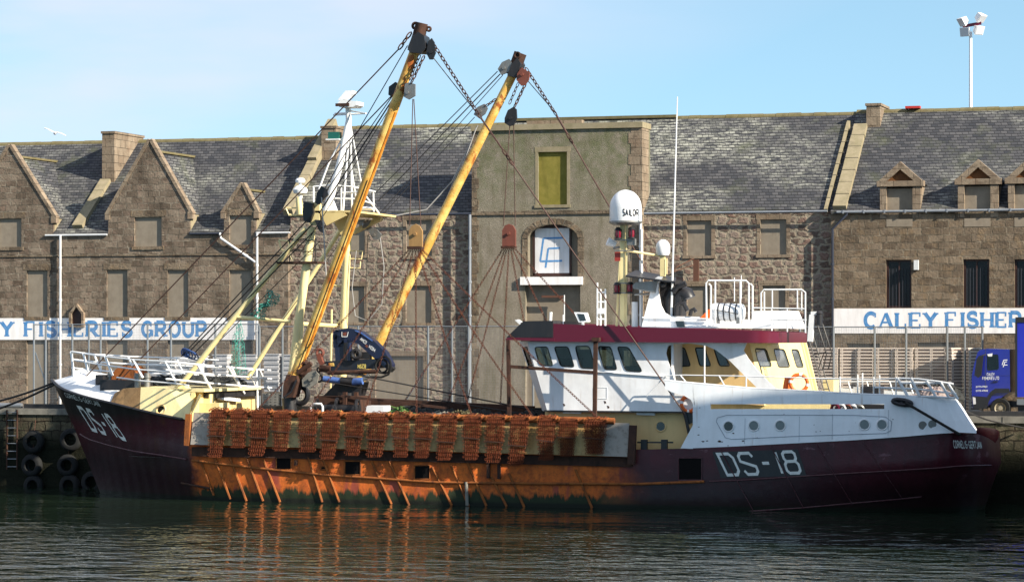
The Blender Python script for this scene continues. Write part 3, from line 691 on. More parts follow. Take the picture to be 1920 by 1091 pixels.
def lettering(mb, text, quad, surf, wd=.13, gap=.28, slab=False, off0=.002, sub=.12):
    """quad: photo pixels of the text box (bottom-left, bottom-right, top-right, top-left); surf(px,py,off)->point"""
    st, wtot = strokes(text, wd, gap, slab)
    def to(x, y):
        u = x/wtot
        a = (quad[0][0]+(quad[1][0]-quad[0][0])*u, quad[0][1]+(quad[1][1]-quad[0][1])*u)
        c = (quad[3][0]+(quad[2][0]-quad[3][0])*u, quad[3][1]+(quad[2][1]-quad[3][1])*u)
        return a[0]+(c[0]-a[0])*y, a[1]+(c[1]-a[1])*y
    for k, (pl, sw) in enumerate(st):
        closed = len(pl) > 3 and abs(pl[0][0]-pl[-1][0])+abs(pl[0][1]-pl[-1][1]) < 1e-6
        q = []
        for i in range(len(pl)-1):
            m = max(1, int(math.dist(pl[i], pl[i+1])/sub))
            q += [(pl[i][0]+(pl[i+1][0]-pl[i][0])*j/m, pl[i][1]+(pl[i+1][1]-pl[i][1])*j/m) for j in range(m)]
        q.append(pl[-1]); n = len(q); lft, rgt = [], []
        for i in range(n):
            a = q[i-1] if i else (q[-2] if closed else q[0]); c = q[i+1] if i < n-1 else (q[1] if closed else q[-1])
            d1 = (q[i][0]-a[0], q[i][1]-a[1]); d2 = (c[0]-q[i][0], c[1]-q[i][1])
            def nm(d): l = math.hypot(*d); return (d[0]/l, d[1]/l) if l > 1e-9 else None
            d1, d2 = nm(d1) or nm(d2), nm(d2) or nm(d1)
            t_ = nm((d1[0]+d2[0], d1[1]+d2[1])) or d1
            cosv = max(.55, t_[0]*d1[0]+t_[1]*d1[1]); h = sw/2/cosv
            lft.append((q[i][0]-t_[1]*h, q[i][1]+t_[0]*h)); rgt.append((q[i][0]+t_[1]*h, q[i][1]-t_[0]*h))
        o = off0+(k % 9)*.0005
        A = [surf(*to(*p), o) for p in lft]; B = [surf(*to(*p), o) for p in rgt]
        for i in range(n-1):
            if None in (A[i], A[i+1], B[i], B[i+1]): continue
            mb.quad(A[i], B[i], B[i+1], A[i+1])
    return mb
def plane_surf(Y): return lambda px, py, o: P(px, py, Y-o)
def mesh_surf(*objs):
    trees = []
    for o in objs:
        org = V(); q = o
        while q is not None: org += q.location; q = q.parent
        trees.append(BVHTree.FromPolygons([v.co+org for v in o.data.vertices], [list(p.vertices) for p in o.data.polygons]))
    def f(px, py, o):
        d = ray(px, py).normalized(); best = None
        for t_ in trees:
            h = t_.ray_cast(CAM, d)
            if h[0] is not None and (best is None or h[3] < best): best = h[3]
        return None if best is None else CAM+d*(best-o*2)
    return f
for band_, words in ((SB1, (('CALEY',-107,23,630,604),('FISHERIES',48,246,630,604),('GROUP',267,385,630,604))), (SB2, (('CALEY',1622,1755,614,587),('FISHERIES',1775,1980,613,586),('GROUP',2002,2120,613,587)))):
    for w_, xa, xb, yb_, yt_ in words: lettering(mb := MB(), w_, [(xa,yb_),(xb,yb_),(xb,yt_),(xa,yt_)], plane_surf(-.0225), .22, .40, True); mb.build('sign_lettering', M['sign_blue'], band_)
# blue monogram on the loading door
mb = MB(); sf = plane_surf(.32)
def band(pts, wpx, surf, o=.004):
    for i in range(len(pts)-1):
        a, c = pts[i], pts[i+1]; l = math.dist(a, c); nx, ny = -(c[1]-a[1])/l*wpx/2, (c[0]-a[0])/l*wpx/2
        q = [surf(a[0]+nx, a[1]+ny, o+i*.0015), surf(c[0]+nx, c[1]+ny, o+i*.0015), surf(c[0]-nx, c[1]-ny, o+i*.0015), surf(a[0]-nx, a[1]-ny, o+i*.0015)]
        if None not in q: mb.quad(*q)
band([(1055,446),(1019,447),(1013,490),(1054,489)], 3.4, sf); band([(1050,465),(1028,466),(1023,502)], 3.4, sf)
mb.build('monogram', M['sign_blue'], DOOR)

# ================================================================ THE TRAWLER
BOAT = thing('fishing_trawler', 'long rusty maroon and white fishing trawler with two raised yellow derricks moored at the quay', 'fishing boat', (0, YC, 0))
def interp(pl, t, j):
    """piecewise-linear value j of a polyline whose item 0 is the key"""
    if t <= pl[0][0]: return pl[0][j]
    for a, c in zip(pl, pl[1:]):
        if t <= c[0]: return a[j]+(c[j]-a[j])*(t-a[0])/(c[0]-a[0])
    return pl[-1][j]
SHEER = [(97,712,0),(104,721,.5),(115,729,1.0),(142,739,1.8),(170,747,2.35),(205,755,2.85),(260,769,3.35),(310,780,3.68),(350,788,3.86),(400,797,4),(700,815,4),(1000,832,4),(1180,843,4),(1300,840,4),(1433,834,4),(1600,826,4),(1700,819,3.85),(1760,813,3.75),(1800,811,3.5),(1835,813,2.9),(1855,821,1.8),(1866,830,0)]
KNUCK = [(139,801,0),(148,812,.35),(165,823,.9),(205,835,1.8),(252,846,2.6),(307,854,3.35),(350,861,3.8),(385,866,4),(480,877,4.02),(610,890,4.02),(820,904,4.02),(1000,906,4.02),(1200,907,4.02),(1390,900,4.02),(1560,889,4),(1680,882,3.9),(1760,877,3.7),(1805,873,3.35),(1842,872,2.5),(1862,872,1.4),(1872,874,0)]
WLINE = [(188,0),(200,.25),(220,.7),(260,1.5),(310,2.4),(350,3.05),(400,3.6),(480,3.95),(820,4),(1350,4),(1500,3.8),(1620,3.3),(1720,2.6),(1790,1.7),(1830,.8),(1846,0)]
NS = 150
def hull_rows():
    rows = [[], [], [], []]
    for i in range(NS+1):
        s = i/NS; t = .35*s+.65*(.5-.5*math.cos(math.pi*s))
        for k, pl in enumerate((SHEER, KNUCK, WLINE)):
            px = pl[0][0]+(pl[-1][0]-pl[0][0])*t
            if k < 2: rows[k].append([px, interp(pl, px, 1), interp(pl, px, 2)])
            else: rows[k].append([px, None, interp(pl, px, 1)])
    for k in (0, 1, 2):
        for _ in range(5):
            r = rows[k]; q = [list(p) for p in r]
            for i in range(1, NS):
                for j in (1, 2):
                    if r[i][j] is not None: q[i][j] = .25*r[i-1][j]+.5*r[i][j]+.25*r[i+1][j]
            rows[k] = q
    out_ = []
    for k in (0, 1): out_.append([P(px, py, YC-b_) for px, py, b_ in rows[k]])
    wl = [at(px, YC-b_, 0) for px, _, b_ in rows[2]]
    out_.append(wl)
    out_.append([V((p.x, YC-(YC-p.y)*.8, -1.6)) for p in wl])
    return out_
HR = hull_rows()
def between(a, c, k): return [p.lerp(q, k) for p, q in zip(a, c)]
near = [HR[0], between(HR[0], HR[1], .33), between(HR[0], HR[1], .67), HR[1], between(HR[1], HR[2], .5), HR[2], HR[3]]
# flare: hollow the bow a little between sheer and knuckle
for r_, k in ((1, .8), (2, .8)):
    for i, p in enumerate(near[r_]):
        f = max(0, 1-i/46); p.y += (YC-p.y)*.10*f*k
mir = lambda p: V((p.x, 2*YC-p.y, p.z))
def xr(px): return XP(px, YN)
t = MT('hull_paint', .5, 0, .35)
x, y, z = t.xyz()
nb = t.noise(.55, 6, .65); nf = t.noise(5, 6, .7); ns = t.noise(1, 6, .65, t.map((2.6, 2.6, .35)))
xw = t.math('ADD', x, t.math('MULTIPLY', t.math('SUBTRACT', nb, .5), 2.2))
maroon = t.mix(t.ramp(nb, .35, .7), (.048,.006,.012), (.078,.010,.018))
maroon = t.mix(t.math('MULTIPLY', t.ramp(ns, .5, .78), .7), maroon, (.020,.006,.009))
maroon = t.mix(t.ramp(t.noise(1, 6, .7, t.map((.8, .8, 1.6), (7, 3, 2))), .63, .67), maroon, (.14,.06,.075))
rust = t.mix(t.ramp(ns, .36, .66), (.64,.150,.020), (.44,.088,.016))
rust = t.mix(t.math('MULTIPLY', t.ramp(nf, .45, .68), .7), rust, (.13,.036,.013))
rust = t.mix(t.ramp(t.noise(.8, 3, .5, t.map((1.5, 1, .5), (3, 0, 0))), .60, .66), rust, (.30,.06,.035))
rustmask = t.math('MULTIPLY', t.ramp(xw, xr(350), xr(372)), t.ramp(xw, xr(1215), xr(1120)), True)
bowrust = t.math('MULTIPLY', t.math('MULTIPLY', t.ramp(ns, .50, .60), t.ramp(x, xr(205), xr(290))), t.ramp(x, xr(352), xr(345)))
dark = t.math('MULTIPLY', t.ramp(z, 1.7, 1.0), .8)
cc = t.mix(t.math('MULTIPLY', bowrust, .6), maroon, (.10,.03,.015))
bowblack = t.math('MULTIPLY', t.ramp(t.math('ADD', z, t.math('MULTIPLY', nb, .8)), 3.3, 3.9), t.ramp(xw, xr(330), xr(235)))
cc = t.mix(bowblack, cc, (.012,.010,.011))
cc = t.mix(rustmask, cc, rust)
# weed, ragged upper edge; boot-top black that also paints in the lower hull's shade
ed = t.math('ADD', z, t.math('MULTIPLY', t.math('SUBTRACT', ns, .5), 1.5))
weed = t.ramp(ed, .56, .40)
cc = t.mix(t.math('MULTIPLY', t.math('MAXIMUM', t.ramp(z, 1.9, .7), t.math('MULTIPLY', t.ramp(z, 3.0, 1.6), t.ramp(x, xr(420), xr(340)))), t.math('MULTIPLY', t.math('SUBTRACT', 1, rustmask), .8), True), cc, (.012,.006,.008))
weed = t.math('MULTIPLY', weed, t.math('ADD', .15, t.math('MULTIPLY', rustmask, .85)))
cc = t.mix(weed, cc, t.mix(nf, (.010,.022,.010), (.03,.036,.014)))
low = t.math('MULTIPLY', t.ramp(z, .22, .12), 1)
cc = t.mix(low, cc, (.012,.014,.009))
t.col(cc); t.bump(t.math('ADD', t.math('MULTIPLY', nf, .3), t.math('ADD', t.math('MULTIPLY', t.noise(.9, 2), .8), t.math('MULTIPLY', t.math('SINE', t.math('MULTIPLY', x, 10.5)), .13))), .55, .06)
t.lk(t.math('ADD', .36, t.math('MULTIPLY', rustmask, .4)), t.b.inputs['Roughness']); M['hull'] = t.m
rows = near + [[mir(p) for p in r] for r in near[::-1]]
mb = MB(); mb.grid(rows); HULL = mb.build('hull', M['hull'], BOAT, 40)
hs = mesh_surf(HULL)

def rust_mat(name, a, b_, c, sc=4, rough=.85):
    t = MT(name, rough, 0, .25)
    k = t.mix(t.ramp(t.noise(sc, 6, .7), .35, .65), a, b_)
    k = t.mix(t.ramp(t.noise(1, 5, .6, t.map((sc*.8, sc*.8, sc*.2))), .52, .7), k, c)
    t.col(k).bump(t.noise(sc*9, 5, .7), .5, .02); return t.m
M['rust'] = rust_mat('rust', (.20,.065,.022), (.32,.10,.022), (.075,.028,.014))
M['rust_dark'] = rust_mat('dark_rust', (.042,.022,.017), (.072,.033,.021), (.020,.012,.010))
M['rust_chain'] = rust_mat('chain_rust', (.118,.028,.012), (.19,.047,.016), (.032,.011,.007), 9)
M['bridle_chain'] = rust_mat('bridle_chain_rust', (.085,.03,.02), (.13,.045,.026), (.03,.015,.012), 9)
M['chain_dark'] = rust_mat('worn_chain', (.06,.03,.022), (.10,.045,.03), (.02,.014,.012), 10)
M['white'] = paint('white_paint', (.80,.81,.83), .38, (.40,.36,.33), .42, .8, rust=(.13,.05,.025), rust_at=.735, dent=.22, runs=.5)
M['white_clean'] = paint('clean_white_paint', (.78,.79,.80), .35, (.5,.48,.45), .25, .8)
M['cream'] = paint('cream_paint', (.72,.56,.25), .45, (.35,.22,.08), .45, .9, rust=(.2,.07,.02), rust_at=.76)
M['cream_pale'] = paint('pale_cream_paint', (.80,.67,.34), .4, (.35,.25,.12), .4, 1.2, rust=(.2,.07,.02), rust_at=.79)
M['tan'] = paint('tan_paint', (.76,.52,.23), .5, (.3,.18,.08), .4, .8)
M['maroon'] = paint('maroon_paint', (.098,.006,.021), .3, (.09,.01,.02), .3, 1.2)
M['black'] = paint('black_paint', (.016,.016,.019), .4, (.05,.04,.035), .4, 1.5)
M['rubber'] = paint('old_rubber', (.007,.0075,.008), .85, (.02,.02,.018), .5, 3)
M['steel'] = paint('worn_steel', (.23,.235,.23), .45, (.16,.09,.05), .6, 2, metal=.55)
M['glass'] = flat('wheelhouse_glass', (.008,.011,.014), .04, 0, .8)
M['grey_win'] = flat('grey_window_glass', (.11,.13,.14), .1, 0, .8)
t = MT('boom_yellow', .5, 0, .4)
k = t.noise(1, 6, .65, t.map((1.1, 1.1, 1.1)))
cc = t.mix(t.ramp(k, .42, .56), (.66,.46,.14), (.55,.30,.06))
cc = t.mix(t.ramp(t.noise(1, 6, .7, t.map((2.2, 2.2, 1.0), (4, 1, 3))), .53, .60), cc, (.30,.085,.015))
cc = t.mix(t.ramp(t.noise(14, 4), .62, .7), cc, (.10,.05,.02)); t.col(cc).bump(t.noise(20, 4), .3, .01); M['boom'] = t.m
t = MT('orange_streak', .6, 0, .3)
t.col(t.mix(t.ramp(t.noise(3, 5), .35, .65), (.66,.25,.02), (.40,.12,.015))); M['streak'] = t.m
M['wire_dark'] = flat('dark_wire', (.022,.02,.02), .5, .3)
M['wire_rust'] = flat('rusty_wire', (.07,.033,.024), .7, .1)
M['red_oxide'] = paint('red_oxide', (.17,.05,.033), .6, (.08,.035,.025), .5, 3)
M['rope_white'] = flat('pale_hose', (.30,.29,.28), .6)
M['orange'] = paint('lifebuoy_orange', (.75,.14,.02), .5, (.3,.1,.05), .25)

# rubbing pipe along the side, sloping fender bars and weld seams
def on_hull(px, py, o=.03): return hs(px, py, o)
mb = MB(); pts = [on_hull(px, interp(KNUCK, px, 1)) for px in range(360, 1330, 20)]
mb.tube([p for p in pts if p], .055, 8); mb.build('rubbing_strake', M['rust'], HULL, 40)
mb = MB(); pts = [on_hull(px, interp(KNUCK, px, 1), .01) for px in list(range(150, 360, 10))+list(range(1330, 1866, 12))]
a_ = [p for p in pts[:21] if p]; c_ = [p for p in pts[21:] if p]
M['maroon_dark'] = paint('dark_maroon', (.06,.012,.018), .5, (.12,.08,.08), .6, 3)
mb.tube(a_, .04, 6); mb.build('knuckle_strake', M['maroon_dark'], HULL, 40); mb = MB(); mb.tube(c_, .03, 6); mb.build('knuckle_strake', M['maroon_dark'], HULL, 40)
def hullbar(p0, p1, r, mat, name='fender_bar'):
    n_ = 8; q = [on_hull(p0[0]+(p1[0]-p0[0])*i/n_, p0[1]+(p1[1]-p0[1])*i/n_, .02) for i in range(n_+1)]; q = [p for p in q if p]
    if len(q) > 2: mb = MB(); mb.tube(q, r, 6); mb.build(name, mat, HULL, 40)
for b_ in [((378,868),(401,928)),((403,860),(432,935)),((431,858),(462,939)),((463,858),(493,939)),((494,862),(525,941)),((578,857),(604,941)),((606,862),(636,941)),((697,865),(734,945)),((730,865),(767,947)),((810,875),(847,947)),((846,872),(879,948)),((876,867),(912,948)),((921,893),(950,949)),((954,887),(983,950)),((1079,880),(1110,952))]:
    hullbar(b_[0], b_[1], .052, M['rust'])
for b_ in [((1350,842),(1411,955)),((1445,836),(1507,953)),((1530,832),(1598,945)),((1617,827),(1690,932))]: hullbar(b_[0], b_[1], .02, M['maroon_dark'], 'weld_seam')
mb = MB(); q = [on_hull(px, 905+(px-340)*.19, .02) for px in range(340, 400, 6)]; q = [p for p in q if p]; mb.tube(q, .05, 6); mb.build('bilge_strake', M['rust_dark'], HULL, 40)
mb = MB(); q = [on_hull(px, py, .012) for px, py in ((1300,966),(1420,957),(1500,952),(1600,943),(1680,936),(1728,931))]; q = [p for p in q if p]; mb.tube(q, .03, 6); mb.build('boot_top_seam', M['maroon_dark'], HULL, 40)
# freeing ports: dark recess with a steel frame
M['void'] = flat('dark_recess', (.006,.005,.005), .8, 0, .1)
def port(x0_, x1_, y0_, y1_, fr='rust'):
    c = on_hull((x0_+x1_)/2, (y0_+y1_)/2, 0)
    if not c: return
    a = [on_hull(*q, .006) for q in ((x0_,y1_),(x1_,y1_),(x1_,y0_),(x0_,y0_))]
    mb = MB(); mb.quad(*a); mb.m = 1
    for i in range(4): mb.tube([a[i], a[(i+1) % 4]], .03, 5)
    mb.build('freeing_port', [M['void'], M[fr]], HULL)
for r in ((518,546,856,880),(601,614,874,880),(646,676,864,890),(777,806,872,898)): port(*r)
port(1272,1316,858,900,'maroon_dark')
for (px, y0_, y1_, wpx) in ((555,862,872,5),(720,868,884,0),(916,866,896,8),(936,870,897,7),(703,870,880,0)):
    if wpx: mb = MB(); mb.beam(on_hull(px,y0_,.03), on_hull(px,y1_,.03), wpx/46, .12, (1,0,0)); mb.build('fender_lug', M['rust_dark'], HULL)
mb = MB(); mb.tube([on_hull(874,903,.04), on_hull(876,947,.04)], .07, 8); mb.build('discharge_pipe', M['concrete'], HULL, 40)
# painted name and numbers
M['letter_white'] = paint('worn_lettering', (.72,.74,.70), .6, (.2,.2,.2), .3, 4, rust=(.02,.012,.015), rust_at=.68, streak=False)
def hull_letters(text, quad, wd=.13, gap=.28, mat='letter_white', back=None, surf=hs):
    if back:
        mb = MB(); n_ = 10
        g = lambda u, v: surf(back[0][0]+(back[1][0]-back[0][0])*u+(back[3][0]-back[0][0])*v, back[0][1]+(back[1][1]-back[0][1])*u+(back[3][1]-back[0][1])*v, .003)
        rr = [[g(i/n_, j/4) for i in range(n_+1)] for j in range(5)]
        if all(all(r) for r in rr): mb.grid(rr); mb.build('number_patch', M['black'], HULL)
    lettering(mb := MB(), text, quad, surf, wd, gap, off0=.005); return mb.build('hull_lettering', M[mat], HULL)
hull_letters('ds-ie', [(172,805),(236,824),(206,780),(146,763)], .17, .40)
hull_letters('CORNELIS-GERTJAN', [(124,744),(188,762),(183,752),(120,736)], .15, .3)
hull_letters('ds-ie', [(1364,890),(1502,886),(1490,846),(1345,851)], .14, .34, back=[(1352,896),(1512,891),(1494,840),(1336,847)])
hull_letters('CORNELIS-GERTJAN', [(1789,839),(1841,840),(1839,828),(1787,826)], .20, .38)
# ---- foredeck, decks, bulwarks
def hull_edge(px, dz=0, inset=.0, far=False):
    b_ = interp(SHEER, px, 2); p = P(px, interp(SHEER, px, 1), YC-b_); p.z += dz
    bb = max(0, b_-inset); p.y = YC+bb if far else YC-bb
    return p
def i_of(px): return min(range(NS+1), key=lambda i: abs((HR[0][i]-P(px, interp(SHEER, px, 1), YC-interp(SHEER, px, 2))).length))
mb = MB()
rows = []
for i in range(0, i_of(235)):
    p = HR[0][i]; b_ = YC-p.y
    hh = min(1.0, b_*.62); rows.append([V((p.x, YC-b_*f, p.z-.05+hh*(1-abs(f)**2.2))) for f in (.98,.85,.6,.3,0,-.3,-.6,-.85,-.98)])
mb.grid(rows); mb.build('foredeck', M['white_clean'], BOAT, 40)
mb = MB()
for f in (1, -1): mb.tube([V((HR[0][i].x, YC-(YC-HR[0][i].y)*f, HR[0][i].z+.01)) for i in range(0, i_of(352))], .06, 8)
mb.build('rail_capping', M['black'], BOAT, 40)
ZD = 1.75
mb = MB(); rows = []
for i in range(i_of(235), NS-3):
    p = HR[0][i]; b_ = YC-p.y
    rows.append([V((p.x, YC-b_*.96, ZD)), V((p.x, YC+b_*.96, ZD))])
M['deck'] = paint('dark_deck', (.05,.06,.05), .8, (.1,.06,.03), .6)
mb.grid(rows); mb.build('main_deck', M['deck'], BOAT)
# whaleback: cream shelter with a rusty forward quarter
wb = lambda px, py, b_: P(px, py, YC-b_)
lo = [(207,754),(232,760),(262,767),(292,775),(320,781),(352,787)]; hi = [(215,737),(232,728),(264,726),(292,727),(318,729),(345,760)]
mb = MB()
A = [wb(px, py, interp(SHEER, px, 2)-.05) for px, py in lo]; B = [wb(px, py, interp(SHEER, px, 2)-.55) for px, py in hi]
mb.m = 0; mb.grid([A[:3], B[:3]]); mb.m = 1; mb.grid([A[2:5], B[2:5]])
xw_ = B[4].x+1.12; mb.quad(A[4], B[4], V((xw_,YC-3.1,B[4].z-.1)), V((xw_,YC-3.3,3.2)), A[5])
A2 = [mir(p) for p in A]; B2 = [mir(p) for p in B]
M['rust_shelter'] = rust_mat('rusty_shelter', (.17,.10,.045), (.26,.16,.075), (.07,.05,.03), 2)
SHELT = mb.build('shelter_side', [M['rust_shelter'], M['cream_pale']], BOAT)
mb = MB(); mb.grid([A2, B2]); mb.build('shelter_side', M['cream_pale'], BOAT)
XB = B[4].x+1.15
mb = MB()
top = [B[0], B[1], B[2], B[3], B[4]]
mb.grid([[V((p.x, p.y, p.z)) for p in top], [V((p.x, YC, p.z+.05)) for p in top], [mir(p) for p in top]])
zt_ = B[4].z
mb.box(B[4].x, XB+.4, B[4].y, 2*YC-B[4].y, zt_-.12, zt_)
mb.build('shelter_top', M['cream_pale'], BOAT)
# aft bulkhead of the shelter: a cream wall across the beam
mb = MB(); mb.prism([V((XB-.15,YC-2.9,ZD)), V((XB-.15,YC-3.55,3.4)), V((XB-.15,YC-3.2,zt_-.13)), V((XB-.15,YC+3.4,zt_-.13)), V((XB-.15,YC+3.5,3.4)), V((XB-.15,YC+2.9,ZD))], (.15,0,0)); BULK = mb.build('shelter_bulkhead', M['cream'], BOAT)
bx = lambda px, py: PX(px, py, XB+.02)
mb = MB()
mb.beam(bx(406,746)+V((.12,0,0)), bx(442,750)+V((.12,0,0)), .2, .14); mb.build('strip_lamp', M['white_clean'], BULK)
mb = MB(); p = bx(386,751); mb.box(XB, XB+.3, p.y-.22, p.y+.22, p.z-.28, p.z+.28); mb.build('junction_box', M['cream_pale'], BULK)
mb = MB(); p = bx(384,775); mb.box(XB, XB+.9, p.y-.55, p.y+.55, ZD, p.z+.45); mb.build('deck_locker', M['cream_pale'], BULK)
mb = MB(); p = bx(398,763); q = .16
for i in range(3): mb.box(XB+.001, XB+.02, p.y-.2, p.y+.2, p.z-.3+i*.2, p.z-.18+i*.2)
mb.build('warning_notice', flat('notice_red', (.5,.04,.04)), BULK)
mb = MB(); a = [bx(345,740), bx(372,738), bx(352,790)]; mb.prism([a[0]+V((.9,-.3,0)), a[1]+V((0,0,0)), a[2]+V((0,0,0))], (0,.06,0)); mb.build('corner_bracket', M['cream'], BULK)
# fairlead hole
mb = MB(); c = mesh_surf(SHELT)(302,768,.01); mb.torus(c, (0,-1,.25), .2, .05, 16, 6); mb.build('fairlead', M['tan'], SHELT, 40)
mb = MB(); mb.lathe([(0,0),(.19,0)], 16, Matrix.Translation(c)@V((0,-1,.25)).to_track_quat('Z','Y').to_matrix().to_4x4()); mb.build('fairlead_hole', M['void'], SHELT)
# deck gear on the shelter top: windlass, mooring bitts, dark nets
def gear(name, items, mat):
    mb = MB()
    for it in items:
        if it[0] == 'b': mb.box(*it[1:])
        elif it[0] == 't': mb.tube(it[1], it[2], 8)
    return mb.build(name, M[mat], BOAT, 40)
p = P(242,700,-17.2)
mb = MB(); ax = Matrix.Translation(P(240,712,-17.5))@Matrix.Rotation(R(90),4,'X')
mb.lathe([(.0,-.9),(.62,-.9),(.62,-.8),(.38,-.75),(.38,.2),(.62,.25),(.62,.35),(0,.35)], 16, ax); 
mb.build('anchor_windlass', M['rust'], BOAT, 40)
mb = MB(); mb.box(p.x-.8, p.x+.8, -18.4, -16.4, zt_-.3, zt_+.35); mb.box(p.x-1.2, p.x-.85, -18.0, -17.0, zt_-.2, zt_+.55); mb.tube([P(205,720,-17.9), P(285,722,-17.9)], .12, 8); mb.build('windlass_frame', M['black'], BOAT)
for px, yy in ((207,-17.6),(258,-19.0),(276,-18.7)):
    q = at(px, yy, zt_-.1); mb = MB(); mb.tube([q, q+V((0,0,.75))], .13, 10); mb.tube([q+V((0,0,.55)), q+V((0,0,.62))], .17, 10); mb.build('mooring_bitt', M['steel'], BOAT, 40)
mb = MB(); q = at(163,-16.6,4.75); mb.box(q.x-.35, q.x+.3, q.y-.4, q.y+.4, q.z-.05, q.z+.25); mb.tube([q+V((-.3,-.4,.4)), q+V((-.3,.4,.4))], .2, 10); mb.build('bow_roller', M['white_clean'], BOAT, 40)
M['net'] = paint('dark_netting', (.02,.022,.022), .9, (.06,.055,.045), .7, 3, streak=False, bump=1)
def heap(name, cx, cy, cz, rx, ry, rz, mat, seed, parent=BOAT):
    q = random.Random(seed); mb = MB(); nu, nv = 28, 9; rows = []
    for j in range(nv):
        v = j/(nv-1); rr = math.cos(v*math.pi/2)**.7 if v < 1 else 0
        rows.append([V((cx+rx*rr*math.cos(2*math.pi*i/nu)*(1+q.uniform(-.14,.14)), cy+ry*rr*math.sin(2*math.pi*i/nu)*(1+q.uniform(-.14,.14)), cz+rz*math.sin(v*math.pi/2)*(1+q.uniform(-.3,.25)))) for i in range(nu)])
    mb.grid(rows, True)
    for i in range(26):
        a = q.uniform(0,6.28); k = q.uniform(.2,.9); b0 = V((cx+rx*k*math.cos(a), cy+ry*k*math.sin(a), cz+rz*(1-k*k)*.9))
        mb.tube([b0, b0+V((q.uniform(-.3,.3), q.uniform(-.3,.3), q.uniform(0,.2))), b0+V((q.uniform(-.6,.6), q.uniform(-.5,.5), -.05))], q.uniform(.02,.05), 5)
    return mb.build(name, M[mat], parent)
for i, (px, yy, rx, rz) in enumerate(((285,-16.8,.9,.45),(318,-15.4,1.0,.45),(352,-14.8,1.0,.5),(392,-14.2,1.0,.45),(425,-13.8,.9,.4))):
    q = at(px, yy, zt_-.05); heap('net_pile', q.x, q.y, q.z, rx, .9, rz, 'net', i)
mb = MB(); a = PX(330,741,XB+.1); mb.beam(V((XB+.0,-18.8,zt_-.25)), V((XB+.0,-12.9,zt_-.25)), .5, .3); mb.build('shelter_edge_beam', M['black'], BOAT)

# ---- bow railing: leaning posts and three rails, near side and across the after edge
def rails(lines, posts, r, mat='white_clean', name='railing', rp=None):
    mb = MB()
    for l in lines: mb.tube(l, r, 6)
    for l in posts: mb.tube(l, rp or r*1.35, 6)
    return mb.build(name, M[mat], BOAT, 40)
yb = lambda px: YC-interp([(130,.8),(205,2.0),(260,2.7),(350,3.3),(520,3.4)], px, 1)
topl = [(133,659),(173,665),(205,669),(250,674),(310,677),(340,680)]
def rp(px, py, dy=0): return P(px, py, yb(px)+dy)
rails([[rp(x_, y_) for x_, y_ in topl], [rp(x_+6, y_+16+ (x_-133)*.02) for x_, y_ in topl], [rp(x_+14, y_+36+(x_-133)*.03) for x_, y_ in topl[2:]]],
      [[rp(133,659), rp(139,707)], [rp(156,662), rp(165,697)], [rp(197,668), rp(211,704)], [rp(250,674), rp(268,708)], [rp(310,677), rp(330,716)]], .035, name='bow_railing', rp=.055)
fy = lambda px: YC+interp([(133,.8),(205,2.0),(300,2.9),(400,3.4)], px, 1)
fl = [(134,659),(176,664),(240,668),(330,671),(410,675)]
rails([[P(x_, y_, fy(x_)) for x_, y_ in fl], [P(x_, y_+14, fy(x_)) for x_, y_ in fl], [P(x_, y_+30, fy(x_)) for x_, y_ in fl]],
      [[P(176,664,fy(176)), P(189,694,fy(189))], [P(240,668,fy(240)), P(254,698,fy(254))], [P(330,671,fy(330)), P(345,701,fy(345))]], .035, name='bow_railing', rp=.05)
XR = XB+.3
rx_ = lambda px, py: PX(px, py, XR)
l1 = [(310,677),(390,685),(450,690),(507,694)]
rails([[rx_(x_, y_) for x_, y_ in l1], [rx_(x_+2, y_+16) for x_, y_ in l1], [rx_(x_+2, y_+33) for x_, y_ in l1]],
      [[rx_(370,683), rx_(397,731)], [rx_(428,688), rx_(458,737)], [rx_(486,692), rx_(504,731)], [rx_(375,684), rx_(385,712)], [rx_(434,688), rx_(447,717)]], .04, name='shelter_railing', rp=.06)
mb = MB(); q0, q1 = rx_(466,694), rx_(481,693)
mb.tube([q0, q0+V((0,.1,.02)), q1, V((q1.x+.1, q1.y, ZD+.5))], .05, 8); mb.tube([q0+V((.1,0,-.2)), rx_(484,735)], .03, 6)
mb.build('ladder_hoop', M['white_clean'], BOAT, 40)

# ---- aft bulwark: white, with a long slot and portholes
BW = [(1299,1),(1433,1),(1520,1),(1600,1),(1700,1),(1830,1)]
WT = [(1247,714),(1300,719),(1400,728),(1520,734),(1600,739),(1652,741),(1693,743),(1760,745),(1790,747)]
def bwY(px, v):      # v 0 bottom .. 1 top; the plating leans inboard a little and rounds in at the stern
    b_ = 4.0-.12*v
    e = max(0, (px-1690)/140); b_ -= .62*e*e
    return YC-b_
M['bulwark'] = paint('bulwark_white', (.84,.87,.90), .4, (.48,.47,.46), .4, .5, rust=(.10,.04,.03), rust_at=.755, dent=.22, runs=.45)
rows_p = []
xs_b = [1299,1318,1332,1345,1366,1413,1463,1500,1540,1580,1610,1640,1650,1658,1675,1700,1725,1750,1775,1800,1815,1830]
def bot(px): return interp([(1299,841),(1433,833.5),(1600,825),(1700,818),(1760,812.5),(1800,810.5),(1830,812)], px, 1)
def topr(px): return interp([(1299,719),(1400,728),(1520,734),(1600,739),(1652,741),(1693,743),(1760,745),(1830,748)], px, 1)
def shear_x(px, v):   # the after end leans forward
    e = max(0, (px-1700)/130); return px-39*e*v
mb = MB(); grid = []
for px in xs_b:
    ys = [bot(px)] ; sl0, sl1 = 766.5, 757.5
    ys += [bot(px)+(sl0-bot(px))*.5, sl0, sl1, sl1+(topr(px)-sl1)*.5, topr(px)]
    row = []
    for y_ in ys:
        v = (bot(px)-y_)/(bot(px)-topr(px)); row.append(P(shear_x(px, v), y_, bwY(px, v)))
    grid.append(row)
